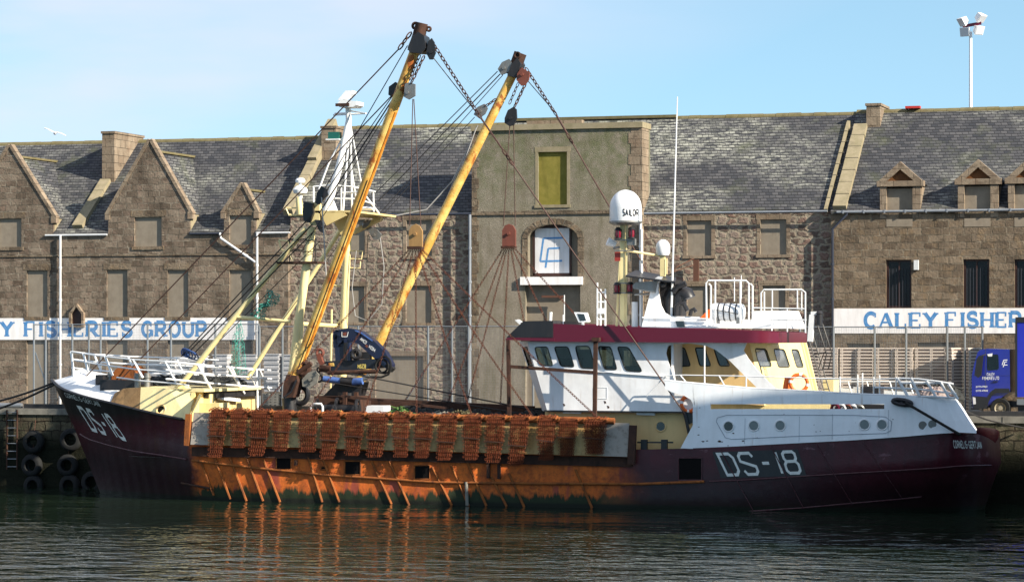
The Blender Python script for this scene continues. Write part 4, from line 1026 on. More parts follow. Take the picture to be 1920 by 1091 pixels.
for i in range(len(xs_b)-1):
    for j in range(5):
        if j == 2 and 1332 <= xs_b[i] and xs_b[i+1] <= 1658: continue
        for s_, o in ((0, V()),):
            mb.quad(grid[i][j], grid[i+1][j], grid[i+1][j+1], grid[i][j+1])
IN = V((0,.09,0))
k0 = len(mb.f)
for i in range(len(xs_b)-1):
    for j in range(5):
        if j == 2 and 1332 <= xs_b[i] and xs_b[i+1] <= 1658: continue
        mb.quad(grid[i][j]+IN, grid[i][j+1]+IN, grid[i+1][j+1]+IN, grid[i+1][j]+IN)
    mb.quad(grid[i][5], grid[i+1][5], grid[i+1][5]+IN, grid[i][5]+IN)
    if 1332 <= xs_b[i] and xs_b[i+1] <= 1658:
        for j in (2, 3): mb.quad(grid[i][j], grid[i+1][j], grid[i+1][j]+IN, grid[i][j]+IN)
for xx in (1332, 1658):
    i = xs_b.index(xx); mb.quad(grid[i][2], grid[i][3], grid[i][3]+IN, grid[i][2]+IN)
for j in range(5): mb.quad(grid[0][j], grid[0][j+1], grid[0][j+1]+IN, grid[0][j]+IN)
# round the stern to the far side
e0 = [grid[-1][j] for j in range(6)]
rr = [e0]
for k, (dx, f) in enumerate(((-.07,.8),(-.28,.4),(-.62,-.4),(-.86,-.8),(-.95,-1))): rr.append([V((p.x+dx, YC-(YC-p.y)*f, p.z)) for p in e0])
mb.grid(rr)
far_ = [[mir(p)-V((1.15*max(0, min(1, (xs_b[7+i_]-1600)/230)),0,0)) for p in r] for i_, r in enumerate(grid[7:])]; mb.grid(far_)
BUL = mb.build('bulwark', M['bulwark'], BOAT, 30, fix=False)
# forward wing of the bulwark, its curved cut-away and foot
mb = MB()
wing = [(1299,719),(1247,714),(1247,729),(1260,735),(1282,741),(1295,749),(1303,760),(1305,770),(1302,783),(1299,797)]
mb.prism([P(x_, y_, bwY(x_, (840-y_)/125)-.002) for x_, y_ in wing], (0,.09,0))
mb.prism([P(x_, y_, bwY(x_, (840-y_)/125)-.004) for x_, y_ in ((1299,797),(1276,840),(1299,841))], (0,.09,0))
mb.build('bulwark_wing', M['bulwark'], BOAT)
bs = mesh_surf(BUL)
for px, py in ((1366,799),(1413.5,798),(1463,797.5),(1621,796),(1654,796)):
    c = bs(px, py, .004); rot = V((0,-1,0)).to_track_quat('Z','Y').to_matrix().to_4x4(); m_ = Matrix.Translation(c)@rot
    mb = MB(); mb.torus(c, (0,-1,0), .205, .03, 24, 6); mb.m = 1; mb.lathe([(0,.012),(.2,.012)], 24, m_)
    mb.build('porthole', [M['white_clean'], M['glass'] if px < 1400 else M['grey_win']], BUL, 40)
M['line_grey'] = flat('weld_line', (.25,.28,.33), .5)
for px_ in (1396, 1498, 1560, 1665):
    q = [bs(px_+(bot(px_)-y_)*.02, y_, .002) for y_ in (list(range(int(topr(px_))+3, 757, 4)) if px_ < 1658 else []) + list(range(768, int(bot(px_))-1, 4))]
    q = [p for p in q[-13:] if p]; mb = MB(); mb.tube(q, .007, 4); mb.build('weld_seam', M['line_grey'], BUL)
mb = MB(); q_ = random.Random(5)
for px_, py_, s_ in ((1318,827,4),(1326,826,3),(1349,827,5),(1354,828,3),(1393,826,4),(1375,812,3),(1365,835,2),(1470,776,1.5),(1526,796,1.5),(1530,809,2),(1538,808,1.5),(1674,786,2),(1650,803,1.5),(1592,808,1.2),(1604,792,1.2),(1312,764,2),(1420,820,1.5),(1310,800,2),(1310,815,3)):
    pts_ = [bs(px_+s_*q_.uniform(.5,1)*math.cos(a_), py_+s_*.45*q_.uniform(.4,1)*math.sin(a_), .003) for a_ in (0,.9,1.8,2.7,3.6,4.5,5.4)]
    if None not in pts_: mb.quad(*pts_)
mb.build('rust_spots', M['rust_dark'], BUL)
mb = MB(); sf = lambda x_, y_: bs(x_, y_, .003)
ol = [(1345,783),(1362,778),(1450,777.5),(1600,778),(1660,781),(1672,790),(1670,807),(1660,812),(1500,817),(1372,823),(1360,820),(1350,803),(1343,790),(1345,783)]
mb.tube([p for p in (sf(*q) for q in ol) if p], .012, 5); mb.build('doubler_edge', M['line_grey'], BUL, 40)
mb = MB(); c_ = bs(1692,754,.04); mb.tube([c_+V((.36*math.cos(a_), -.05+.1*math.cos(a_)*-.0, .09*math.sin(a_)-.05*math.cos(a_))) for a_ in [2*math.pi*i/20 for i in range(20)]], .085, 8, True); mb.build('stern_fairlead', M['black'], BUL, 40)
mb = MB()
for px, py in ((1730,797),(1748,795)): mb.lathe([(0,.01),(.16,.01)], 16, Matrix.Translation(bs(px,py,.003))@V((0.3,-1,0)).to_track_quat('Z','Y').to_matrix().to_4x4())
mb.build('stern_scuttle', M['steel'], BUL)
mb = MB(); mb.tube([P(x_, y_-1, bwY(x_,1)+.04) for x_, y_ in WT], .045, 6); mb.build('bulwark_capping', M['white_clean'], BUL, 40)
# light rails above the bulwark
def bwp(px, py): return P(px, py, bwY(px, 1)+.05)
rails([[bwp(1212,742)+V((0,.05,0)), bwp(1247,704), bwp(1280,703), bwp(1400,705), bwp(1520,709), bwp(1640,711), bwp(1683,709)]],
      [[bwp(x0_,y0_), bwp(x1_,y1_)] for x0_,y0_,x1_,y1_ in ((1276,704,1287,717),(1348,704,1358,722),(1321,648,1321,720),(1399,705,1399,727),(1575,706,1575,737),(1608,702,1608,739),(1617,699,1617,739),(1638,706,1638,740),(1649,703,1649,741),(1680,706,1680,742))], .026, name='side_railing', rp=.03)
rails([[bwp(1683,709), bwp(1720,710), bwp(1760,715), bwp(1788,720)], [bwp(1640,726), bwp(1720,729), bwp(1793,738)], [bwp(1690,718), bwp(1784,718)]],
      [[bwp(x0_,y0_), bwp(x1_,y1_)] for x0_,y0_,x1_,y1_ in ((1683,709,1702,743),(1708,708,1724,743),(1737,714,1755,744),(1764,717,1779,745),(1778,720,1796,748))], .04, name='stern_railing', rp=.06)
fs = lambda px, py: P(px, py, -13.2)
rails([[fs(1560,716), fs(1650,715), fs(1770,717)], [fs(1600,727), fs(1770,731)]], [[fs(x_,715), fs(x_+8,742)] for x_ in (1590,1625,1668,1705,1740)], .03, name='far_railing', rp=.035)
heap('rope_pile', *at(1763,-16,P(1763,742,-16).z-.25), .9, .8, .7, 'net', 44)
M['rope_blue'] = paint('faded_rope', (.35,.30,.28), .9, (.2,.06,.05), .7, 6, streak=False)
heap('rope_coil', *at(1752,-17.6,P(1752,745,-17.6).z-.1), .6, .6, .45, 'rope_blue', 45)
# after deck at the bulwark top
mb = MB(); rows = []
for px in (1300,1400,1500,1600,1680,1740,1780): p = P(px, 812, YC-3.8 if px < 1700 else YC-3.2); b_ = YC-p.y; z_ = P(px, 800, YC-3.8).z; rows.append([V((p.x, YC-b_, z_)), V((p.x, YC+b_, z_))])
mb.grid(rows); mb.build('after_deck', M['deck'], BOAT)
# fender lugs and pipes below the tan house
mb = MB()
for px in (1208,1246): p = P(px,838,YN+.3); mb.box(p.x-.12, p.x+.12, p.y-.1, p.y+.1, p.z-.3, p.z+.3)
mb.beam(P(1195,829,YN+.3), P(1262,829,YN+.3), .06, .06); mb.build('deck_bitts', M['black'], BOAT)
# ---- wheelhouse
YW = -19.85
def poly(pts, Y): return [P(x_, y_, Y) for x_, y_ in pts]
t = MT('window_glass', .03, 0, .5)
tr = t.n('ShaderNodeBsdfTransparent', {'Color': (.42,.50,.48,1)}); gl_ = t.n('ShaderNodeBsdfGlossy', {'Roughness': .02, 'Color': (.9,.9,.9,1)})
fr = t.n('ShaderNodeFresnel', {'IOR': 1.5}); ms = t.n('ShaderNodeMixShader'); t.lk(fr.outputs[0], ms.inputs[0]); t.lk(tr.outputs[0], ms.inputs[1]); t.lk(gl_.outputs[0], ms.inputs[2])
t.lk(ms.outputs[0], t.t.nodes['Material Output'].inputs['Surface']); M['see_glass'] = t.m
def rounded(q, r=.16, n=3):       # round the corners of a pixel quad
    out_ = []; k = len(q)
    for i in range(k):
        a, b_, c = q[i-1], q[i], q[(i+1) % k]
        for j in range(n+1):
            u = j/n; p0 = (b_[0]+(a[0]-b_[0])*r*(1-u)**2+(c[0]-b_[0])*r*u*u, b_[1]+(a[1]-b_[1])*r*(1-u)**2+(c[1]-b_[1])*r*u*u); out_.append(p0)
    return out_
WQ = [[(1002,651),(1026,650),(1037,686),(1012,684)],[(1039,650),(1065,650),(1077,688),(1051,686)],[(1078,649),(1105,649),(1116,691),(1089,690)],[(1121,649),(1145,650),(1157,693),(1133,692)],[(1157,650),(1178,651),(1205,697),(1173,695)]]
WQ = [rounded(q) for q in WQ]
outer = [(988,638),(1026,770),(1303,773),(1303,737),(1456,738),(1452,727),(1421,695),(1403,672),(1394,657),(1401,640)]
open1 = [(1270,729),(1262,705),(1254,682),(1249,662),(1252,649),(1262,645),(1295,644),(1324,648),(1344,657),(1370,678),(1398,706),(1422,729)]
mb = MB(); mb.prism(poly(outer, YW), (0,.07,0), [poly(q, YW) for q in WQ]+[poly(open1, YW)])
A = P(988,638,YW); B_ = P(1026,770,YW); C_ = P(973,640,YW+1.2); D_ = P(1017,770,YW+1.2)
bl = lambda u, v: A.lerp(C_, u).lerp(B_.lerp(D_, u), v)
inn = V((.05,.04,0))
mb.prism([A, C_, D_, B_], inn, [[bl(.2,.09), bl(.8,.09), bl(.8,.36), bl(.2,.36)]])
# front, far side, after division, floor and ceiling
C2, D2 = mir(C_), mir(D_); A2, B2 = mir(A), mir(B_)
mb.prism([C_, C2, D2, D_], (.06,0,0), [[C_.lerp(C2,u0).lerp(D_.lerp(D2,u0),v0) for u0, v0 in ((.05+k*.32,.09),(.31+k*.32,.09),(.31+k*.32,.36),(.05+k*.32,.36))] for k in range(3)])
mb.prism([C2, A2, B2, D2], inn)
YF = 2*YC-YW
fw = [rectw(*r, YF) for r in ((1085,1118,655,686),(1121,1150,656,686),(1170,1205,657,686))]
xe = P(1262,640,YW).x
mb.prism([A2, B2, V((xe,YF,B2.z)), V((xe,YF,A2.z))], (0,-.07,0), [rect_loop(*r, YF) for r in fw])
mb.box(xe-.1, xe, YW+.1, YF-.1, B_.z, A.z)
mb.prism([B_+V((0,.08,.9)), V((xe,YW+.08,B_.z+.9)), V((xe,YF-.08,B_.z+.9)), B2+V((0,-.08,.9))], (0,0,.05))
WH = mb.build('wheelhouse', M['white'], BOAT)
for q in WQ:
    pp = poly(q, YW+.035); mb = MB(); mb.prism(pp, (0,.012,0)); mb.m = 1; k = len(pp)
    fp = poly(q, YW-.004); mb.tube(fp, .022, 5, True)
    mb.build('window', [M['see_glass'], M['rubber']], WH)
mb = MB(); mb.prism([bl(.2,.09)+inn*.3, bl(.8,.09)+inn*.3, bl(.8,.36)+inn*.3, bl(.2,.36)+inn*.3], inn*.3); mb.m = 1; mb.tube([bl(.2,.09), bl(.8,.09), bl(.8,.36), bl(.2,.36)], .02, 5, True); mb.build('window', [M['see_glass'], M['rubber']], WH)
# someone's console and a chair back inside
mb = MB(); p = P(1058,676,-17.5); mb.box(p.x-.5, p.x+.6, -17.6, -16.8, B_.z+.9, p.z+.1); mb.build('console', M['black'], WH)
mb = MB(); zz = P(1100,692,YW).z; mb.beam(P(1030,690.5,YW-.03), P(1250,706,YW-.03), .06, .03); mb.build('belt_rail', M['white_clean'], WH)
mb = MB(); q = [(1113,726),(1138,726),(1138,747),(1113,747)]; mb.tube(poly(q, YW-.004), .012, 5, True); mb.build('access_hatch', M['white_clean'], WH)
mb = MB()
for px, py in ((1057,759),(1134,754),(1140,763)):
    mb.prism(poly([(px-2,py-3),(px+1.5,py-2),(px+3,py+1),(px,py+3)], YW-.006), (0,.003,0))
mb.build('rust_spots', M['rust_dark'], WH)
# lower tan house
YT = -19.55
mb = MB(); mb.prism(poly([(1022,771),(1303,774),(1303,842),(1022,842)], YT), (0,.06,0)); x0_, x1_ = P(1022,771,YT).x, P(1303,771,YT).x
mb.box(x0_, x0_+.08, YT+.06, 2*YC-YT, ZD, P(1022,771,YT).z); TAN = mb.build('deckhouse_side', M['tan'], BOAT)
c = P(1239,799,YT-.01); mb = MB(); mb.torus(c, (0,-1,0), .2, .035, 20, 6); mb.m = 1; mb.lathe([(0,.02),(.19,.02)], 20, Matrix.Translation(c)@V((0,-1,0)).to_track_quat('Z','Y').to_matrix().to_4x4()); mb.build('porthole', [M['tan'], M['glass']], TAN, 40)
mb = MB(); mb.beam(P(1056,772,YT-.1), P(1090,773,YT-.1), .12, .1); mb.build('strip_lamp', M['white_clean'], TAN)
mb = MB(); mb.beam(P(1194,775,YT-.1), P(1228,776,YT-.1), .12, .1); mb.build('strip_lamp', M['white_clean'], TAN)
mb = MB(); mb.prism(poly([(1020,768.5),(1303,771.5),(1303,774.5),(1020,771.5)], YW-.03), (0,.3,0)); mb.build('deck_edge', M['black'], BOAT)
# after deckhouse: tan side in the recess, cream after wall facing the stern
YR = -18.3
XA = P(1404,645,YR).x; ztop, zbot = P(1404,641,YR).z, P(1404,741,YR).z-.4
lean = .62
yfar = PX(1507,645,XA).y
mb = MB(); sw_ = [rounded([(1265,652),(1284,652),(1295,686),(1275,687)]), rounded([(1303,652),(1321,652),(1333,686),(1312,686)]), rounded([(1338,653),(1352,655),(1369,686),(1349,686)])]
mb.prism([P(1225,640,YR), P(1225,745,YR), V((XA+lean,YR,zbot)), V((XA,YR,ztop))], (0,.06,0), [poly(q, YR) for q in sw_])
DH = mb.build('after_house_side', M['tan'], BOAT)
for q in sw_:
    mb = MB(); mb.prism(poly(q, YR+.03), (0,.01,0)); mb.m = 1; mb.tube(poly(q, YR-.003), .02, 5, True); mb.build('window', [M['glass'], M['rubber']], DH)
ap = lambda px, py: (lambda p: V((XA+lean*(ztop-p.z)/(ztop-zbot), p.y, p.z)))(PX(px, py, XA+lean*(py-642)/110))
aq = lambda y_, v: V((XA+lean*v, y_, ztop+(zbot-ztop)*v))
mb = MB()
aw = [[(1415,653),(1436,654),(1447,687),(1424,687)],[(1450,654),(1470,655),(1481,688),(1459,688)],[(1483,655),(1496,656),(1506,688),(1493,688)]]
mb.prism([aq(YR+.001,0), aq(YR+.001,1), aq(yfar,1), aq(yfar,0)], (-.06,0,0), [[ap(*q) for q in rounded(w_)] for w_ in aw])
AH = mb.build('after_house_end', M['cream_pale'], BOAT)
for w_ in aw:
    q = [ap(*k)+V((-.03,0,0)) for k in rounded(w_)]; mb = MB(); mb.prism(q, (-.012,0,0)); mb.m = 1; mb.tube([k+V((.035,0,0)) for k in q], .02, 5, True); mb.build('window', [M['grey_win'], M['rubber']], AH)
mb = MB(); mb.beam(aq(yfar-.1,.02)+V((.05,0,0)), aq(yfar-.1,1)+V((.05,0,0)), .25, .12); mb.beam(aq(yfar-.7,.02)+V((.03,0,0)), aq(yfar-.7,1)+V((.03,0,0)), .12, .08); mb.build('door_post', M['cream_pale'], AH)
mb = MB(); mb.prism(poly([(1290,748),(1556,757),(1556,806),(1290,806)], -18.05), (0,.08,0)); mb.build('casing_side', M['cream_pale'], BOAT)
mb = MB(); mb.prism(poly([(1575,757),(1662,759),(1662,806),(1575,806)], -17.0), (0,.6,0)); mb.build('net_drum_casing', M['black'], BOAT)
for i, (px, mt_) in enumerate(((1566,'maroon'),(1578,'white_clean'),(1590,'red_oxide'),(1600,'white_clean'),(1612,'steel'))):
    mb = MB(); c = P(px, 766, -18.3); mb.torus(c, (.3,1,.2*i), .17, .06, 14, 6); mb.tube([c+V((-.2,0,-.3)), c+V((.1,0,.1))], .06, 6); mb.build('deck_fitting', M[mt_], BOAT, 40)
# roof with its maroon fascia, rounded at the after corner
YB_ = -20.25; XF = P(962,637,YB_).x; XE = P(1452,635,YB_).x
zb0, zb1 = P(1040,640,YB_).z, P(1420,643,YB_).z; zt0, zt1 = P(1040,606,YB_).z, P(1400,622.5,YB_).z
def fz(x): k = (x-XF)/(XE-XF); return zb0+(zb1-zb0)*k, zt0+.05+(zt1-zt0-.05)*k
plan = [(XF+.1,YC-3.0),(XF+.7,YB_+.06),(XF+.95,YB_)]+[(XF+1+(XE-XF-2.1)*i/12,YB_) for i in range(1,13)]+[(XE-1.1+1.1*math.sin(R(a)),YB_+1.1-1.1*math.cos(R(a))) for a in range(10,91,10)]
plan = plan+[(x_,2*YC-y_) for x_, y_ in plan[::-1]]
mb = MB(); lo_ = [V((x_,y_,fz(x_)[0])) for x_, y_ in plan]; hi_ = [V((x_,y_,fz(x_)[1])) for x_, y_ in plan]
ci = [V((YC*0+x_+(.3 if x_ < XF+3 else -.3)*0, YC+(y_-YC)*.93, fz(x_)[1]-.12)) for x_, y_ in plan]
mb.grid([lo_, hi_], True); FASC = mb.build('fascia', M['maroon'], BOAT, 35)
mb = MB(); n_ = len(plan)//2
for zoff, nm in ((.03,'b'),(-.05,'t')):
    src = lo_ if nm == 'b' else hi_
    mb.grid([[p+V((0,.0,zoff)) for p in src[:n_]], [src[len(plan)-1-i]+V((0,0,zoff)) for i in range(n_)]])
mb.build('wheelhouse_roof', M['white_clean'], BOAT)
mb = MB(); mb.prism([P(949,633,YB_-.03), P(981,602,YB_-.03), P(1037,601,YB_-.03), P(1037,632,YB_-.03)], (0,1.2,0)); mb.prism([P(981,602,YB_+1.2), P(1030,602,YB_+1.2), P(1030,632,YB_+1.2), P(949,633,YB_+1.2)], (0,5.0,0)); mb.build('visor', M['black'], FASC)
mb = MB(); mb.prism([P(946,637,YB_-.035), P(952,632.5,YB_-.035), P(1040,634,YB_-.035), P(1040,640,YB_-.035)], (0,.05,0)); mb.build('visor_lip', M['maroon'], FASC)

# ---- on the wheelhouse roof
def post(mb, p0, p1, r, n=8): mb.tube([p0, p1], r, n)
YU = -18.2
mb = MB(); mb.prism(poly([(1204,614),(1216,592),(1330,594),(1408,602),(1414,583),(1468,582),(1482,616)], YU), (0,3.2,0)); CASE = mb.build('engine_casing', M['white'], BOAT)
mb = MB(); mb.prism(poly([(1203,613),(1219,549),(1225,524),(1234,518),(1242,519),(1235,530),(1234,545),(1239,572),(1246,586),(1257,592),(1257,613)], YU-.05), (0,.12,0))
mb.prism([P(1205,612,YU+.07), P(1220,549,YU+.07), P(1226,524,YU+.07), P(1226,524,YU+2.6), P(1220,549,YU+2.6), P(1205,612,YU+2.6)], (.1,0,0))
FUN = mb.build('funnel', M['white'], BOAT)
mb = MB(); mb.box(P(1236,560,-17).x, P(1262,560,-17).x, -16.9, -15.5, P(1240,592,-17).z, P(1240,524,-17).z)
mb.tube([P(1252,592,-17.6), P(1254,560,-17.6), P(1262,545,-17.6), P(1270,543,-17.6)], .3, 12)
mb.tube([P(1272,592,-17.6), P(1273,556,-17.6), P(1278,548,-17.6), P(1287,552,-17.6), P(1290,560,-17.6)], .33, 12)
mb.tube([P(1262,548,-18), P(1270,538,-18), P(1286,531,-18)], .12, 10)
mb.tube([P(1268,592,-18.2), P(1269,574,-18.2), P(1275,568,-18.2), P(1283,570,-18.2), P(1289,583,-18.2)], .09, 8)
mb.tube([P(1294,592,-18.2), P(1296,582,-18.2), P(1301,579,-18.2), P(1305,585,-18.2)], .08, 8)
mb.tube([P(1240,535,-18.1), P(1248,532,-18.1)], .12, 10)
mb.build('exhaust_pipes', M['black'], FUN, 40)
mb = MB(); mb.prism([P(1173,519,-18.6), P(1266,531,-18.6), P(1268,523,-15.8), P(1192,509,-15.8)], (0,0,.06)); mb.build('canopy', M['black'], FUN)
mb = MB(); mb.prism(poly([(1186,535),(1192,529),(1232,527),(1227,549),(1187,541)], -18.4), (0,.6,0)); mb.tube([P(1190,552,-17.8), P(1217,551,-17.8)], .05, 6); mb.build('vent_box', M['steel'], FUN)
mb = MB(); mb.prism([P(1266,602,YU-.1), P(1281,602,YU-.1), P(1284,613,YU-.1), P(1270,613,YU-.1)], (0,.1,0)); mb.build('casing_window', M['glass'], CASE)
mb = MB(); mb.tube([P(1204,595,YU-.1), P(1255,596,YU-.1), P(1330,598,YU-.1)], .03, 6); mb.tube([P(1462,600,YU-.1), P(1405,612,YU-.1)], .025, 6); mb.build('grab_rail', M['white_clean'], CASE, 40)
mb = MB(); mb.prism([P(1311,598,YU-.05), P(1328,580,YU-.05), P(1333,582,YU-.05), P(1330,597,YU-.05)], (0,.3,0)); mb.build('orange_cover', M['orange'], CASE)
# mast with the satellite domes and signal lanterns
YM = -17.2
mb = MB(); a, c = P(1168,616,YM), P(1168,415,YM); mb.beam(a, c, .2, .2, (0,1,0)); mb.tube([P(1174,616,YM-.1), P(1175,420,YM-.1)], .045, 6); mb.tube([P(1156,612,YM-.05), P(1163,470,YM-.05)], .05, 6)
MAST = mb.build('signal_mast', M['cream_pale'], BOAT, 40)
q = P(1173,417,YM); sc_ = (P(1202,400,YM).x-P(1144,400,YM).x)/2
mb = MB(); zt_d = P(1173,356,YM).z-q.z
prof = [(sc_*.98,0),(sc_,.06),(sc_,zt_d*.45)]+[(sc_*math.cos(R(a_)), zt_d*.45+zt_d*.55*math.sin(R(a_))) for a_ in range(10,91,10)]
mb.lathe(prof, 32, Matrix.Translation(q)); DOME = mb.build('satellite_dome', M['white_clean'], MAST, 60)
mb = MB(); mb.lathe([(0,-.12),(sc_*.8,-.1),(sc_*1.04,-.02),(sc_*1.04,.05),(sc_*.9,.05)], 32, Matrix.Translation(q)); mb.build('dome_flange', M['steel'], DOME, 40)
lettering(mb := MB(), 'SAILOR', [(1168,404),(1197,404.5),(1197,393),(1168,392.5)], mesh_surf(DOME), .25, .40, off0=.008); mb.build('dome_lettering', M['black'], DOME)
def lantern(px, py, Y, parent):
    p = P(px, py, Y); mb = MB(); mb.m = 0; mb.lathe([(0,-.22),(.16,-.22),(.16,-.17),(.11,-.16)], 12, Matrix.Translation(p)); mb.lathe([(.12,.14),(.16,.14),(.08,.25),(0,.27)], 12, Matrix.Translation(p))
    mb.m = 1; mb.lathe([(.11,-.16),(.125,-.02),(.11,.14)], 12, Matrix.Translation(p)); mb.m = 0
    for k in range(4): a_ = k*1.57+.4; mb.tube([p+V((.135*math.cos(a_),.135*math.sin(a_),-.17)), p+V((.135*math.cos(a_),.135*math.sin(a_),.15))], .012, 4)
    return mb.build('signal_lantern', [M['black'], M['red_glass']], parent, 40)
M['red_glass'] = flat('red_lantern_glass', (.16,.008,.02), .1)
for px, py in ((1157,541),(1181,540),(1159,438),(1184,437)): lantern(px, py, YM-.25, MAST)
mb = MB()
for py in (450,549,531,470): mb.beam(P(1152,py,YM-.2), P(1188,py,YM-.2), .07, .05)
mb.tube([P(1150,466,YM), P(1168,462,YM)], .05, 6); mb.build('lantern_bracket', M['steel'], MAST, 40)
mb = MB(); p = P(1145,455,YM); mt_ = Matrix.Translation(p)@V((-.8,-.4,.35)).to_track_quat('Z','Y').to_matrix().to_4x4(); mb.lathe([(0,-.25),(.12,-.22),(.17,.1),(.17,.14),(0,.12)], 14, mt_); mb.build('searchlight', M['white_clean'], MAST, 40)
mb = MB(); mb.box(P(1178,462,YM).x, P(1192,462,YM).x, YM-.2, YM+.1, P(1180,460,YM).z, P(1180,448,YM).z); mb.build('floodlight_unit', M['steel'], MAST)
mb = MB(); p = P(1160,484,YM); mb.box(p.x-.14, p.x+.1, YM-.1, YM+.1, p.z-.12, p.z+.25); mb.build('red_horn', flat('horn_red', (.28,.03,.02)), MAST)
mb = MB(); p = P(1176,470,YM); mb.tube([P(1176,470,YM), P(1240,480,YM+.8)], .05, 6); mb.beam(P(1243,518,YM+.8), P(1243,478,YM+.8), .19, .19, (0,1,0)); mb.tube([P(1250,514,YM+.7), P(1250,484,YM+.7)], .03, 6); AR = mb.build('aerial_post', M['cream_pale'], MAST, 40)
q = P(1243,478,YM+.8); r_ = .29; mb = MB(); mb.lathe([(r_*.8,-.02),(r_,.1),(r_*1.02,.3)]+[(r_*1.02*math.cos(R(a_)), .3+.33*math.sin(R(a_))) for a_ in range(15,91,15)], 20, Matrix.Translation(q)); mb.build('small_dome', M['white_clean'], AR, 60)
mb = MB(); mb.tube([P(1270,182,YM-.8), P(1262,480,YM-.8), P(1258,612,YM-.8)], .022, 6, r2=.05); mb.build('whip_aerial', M['white_clean'], BOAT, 40)
mb = MB()
for px in (1120,1126,1135): mb.tube([P(px,612,YM-1), P(px,530 if px < 1123 else 542,YM-1)], .035, 6)
for py in (548,566,582,598): mb.tube([P(1120,py,YM-1), P(1136,py,YM-1)], .03, 5)
mb.box(P(1125,570,YM-1).x-.1, P(1134,570,YM-1).x, YM-1.1, YM-.9, P(1130,588,YM-1).z, P(1130,578,YM-1).z); mb.build('aerial_frame', M['white_clean'], BOAT, 40)
mb = MB(); mb.tube([P(1203,614,YM+.8), P(1203,430,YM+.8)], .055, 8); mb.build('white_pole', M['white_clean'], BOAT, 40)
mb = MB(); mb.tube([P(1190,614,YM), P(1190,566,YM)], .13, 10); mb.build('vent_pipe', M['white_clean'], BOAT, 40)
for px, py, s_ in ((1090,596,1),):
    p = P(px, py, -19); mb = MB(); mb.prism([P(1076,585,-19.2), P(1096,586,-19.2), P(1101,603,-19.2), P(1085,604,-19.2)], (0,.5,0)); mb.m = 1; mb.prism([P(1082,588,-19.215), P(1095,589,-19.215), P(1099,601,-19.215), P(1087,602,-19.215)], (0,.01,0)); mb.m = 0; mb.tube([P(1093,603,-19), P(1093,612,-19)], .06, 6); mb.build('floodlight', [M['white_clean'], M['glass']], BOAT)
mb = MB(); mb.prism([P(965,600,-18.5), P(970,599,-18.5), P(979,606,-18.5), P(976,610,-18.5)], (0,.3,0)); mb.build('fin_aerial', M['white_clean'], BOAT)
mb = MB(); mb.tube([P(1032,606,-19), P(1033,585,-19)], .06, 6); mb.tube([P(1056,609,-18.6), P(1056,590,-18.6)], .02, 5); mb.build('stub_aerial', M['white_clean'], BOAT, 40)
# guard rails round the raft deck
YG = -19.3
g = lambda *pts: [P(x_, y_, YG) for x_, y_ in pts]
g2 = lambda *pts: [P(x_, y_, YG+3.0) for x_, y_ in pts]
rails([g((1325,612),(1324,531),(1328,526),(1399,526),(1404,531),(1404,610)), g((1325,607),(1404,611)), g((1411,613),(1411,536),(1407,532)), g((1333,610),(1333,536),(1329,532))],
      [g((1341,612),(1341,527)), g((1388,614),(1388,527))], .034, name='raft_guard_rail', rp=.034)
rails([g((1411,577),(1510,579)), g((1411,598),(1512,600)), g((1427,598),(1427,549),(1432,543),(1503,543),(1510,548),(1510,624)), g((1433,582),(1433,547))],
      [g((1447,620),(1447,577)), g((1476,622),(1476,577)), g((1495,580),(1495,543)), g((1503,582),(1503,546)), g((1448,577),(1448,543))], .03, name='upper_guard_rail', rp=.026)
mb = MB(); mb.tube([P(1377,565,-16.5), P(1377,520,-16.5)], .018, 5); mb.tube([P(1390,560,-16.5), P(1390,516,-16.5)], .018, 5); mb.build('thin_aerial', M['white_clean'], BOAT)
mb = MB(); mb.beam(P(1519,640,-18), P(1523,590,-18), .22, .2); mb.box(P(1521,590,-18).x, P(1532,590,-18).x, -18.1, -17.9, P(1525,590,-18).z, P(1525,584,-18).z)
ST = mb.build('lamp_post', M['white_clean'], BOAT)
mb = MB(); mb.lathe([(0,-.25),(.14,-.25),(.14,.2),(.17,.22),(.1,.32),(0,.33)], 12, Matrix.Translation(P(1536,598,-18))); mb.build('stern_lamp', M['black'], ST, 40)
# black stair ladder at the after end
YL = -17.4
def lad(a, c, wv, n, r, name, mat):
    mb = MB(); a, c, wv = V(a), V(c), V(wv)
    mb.tube([a, c], r, 5); mb.tube([a+wv, c+wv], r, 5)
    for i in range(n): k = (i+.5)/n; mb.tube([a.lerp(c, k), a.lerp(c, k)+wv], r*.8, 5)
    return mb.build(name, M[mat], BOAT, 40)
a, c = P(1514,628,YL), P(1546,735,YL); wv = P(1524,628,YL+.3)-a
lad(a, c, wv, 9, .025, 'after_ladder', 'black')
mb = MB(); h_ = [P(1522,597,YL), P(1530,600,YL), P(1550,663,YL), P(1543,693,YL)]; mb.tube(h_, .025, 5); mb.tube([p+wv for p in h_], .025, 5); mb.tube([P(1524,665,YL), P(1549,660,YL)], .025, 5); mb.tube([P(1534,693,YL), P(1545,661,YL)], .02, 5); mb.build('ladder_handrail', M['black'], BOAT, 40)
mb = MB(); mb.box(P(1548,725,-16).x, P(1568,725,-16).x, -16.6, -15.4, P(1558,742,-16).z, P(1558,712,-16).z); mb.build('deck_box', M['cream_pale'], BOAT)
mb = MB(); mb.box(P(1618,738,-15).x, P(1654,738,-15).x, -15.6, -14.6, P(1630,745,-15).z, P(1630,724,-15).z); mb.build('winch_housing', M['black'], BOAT)

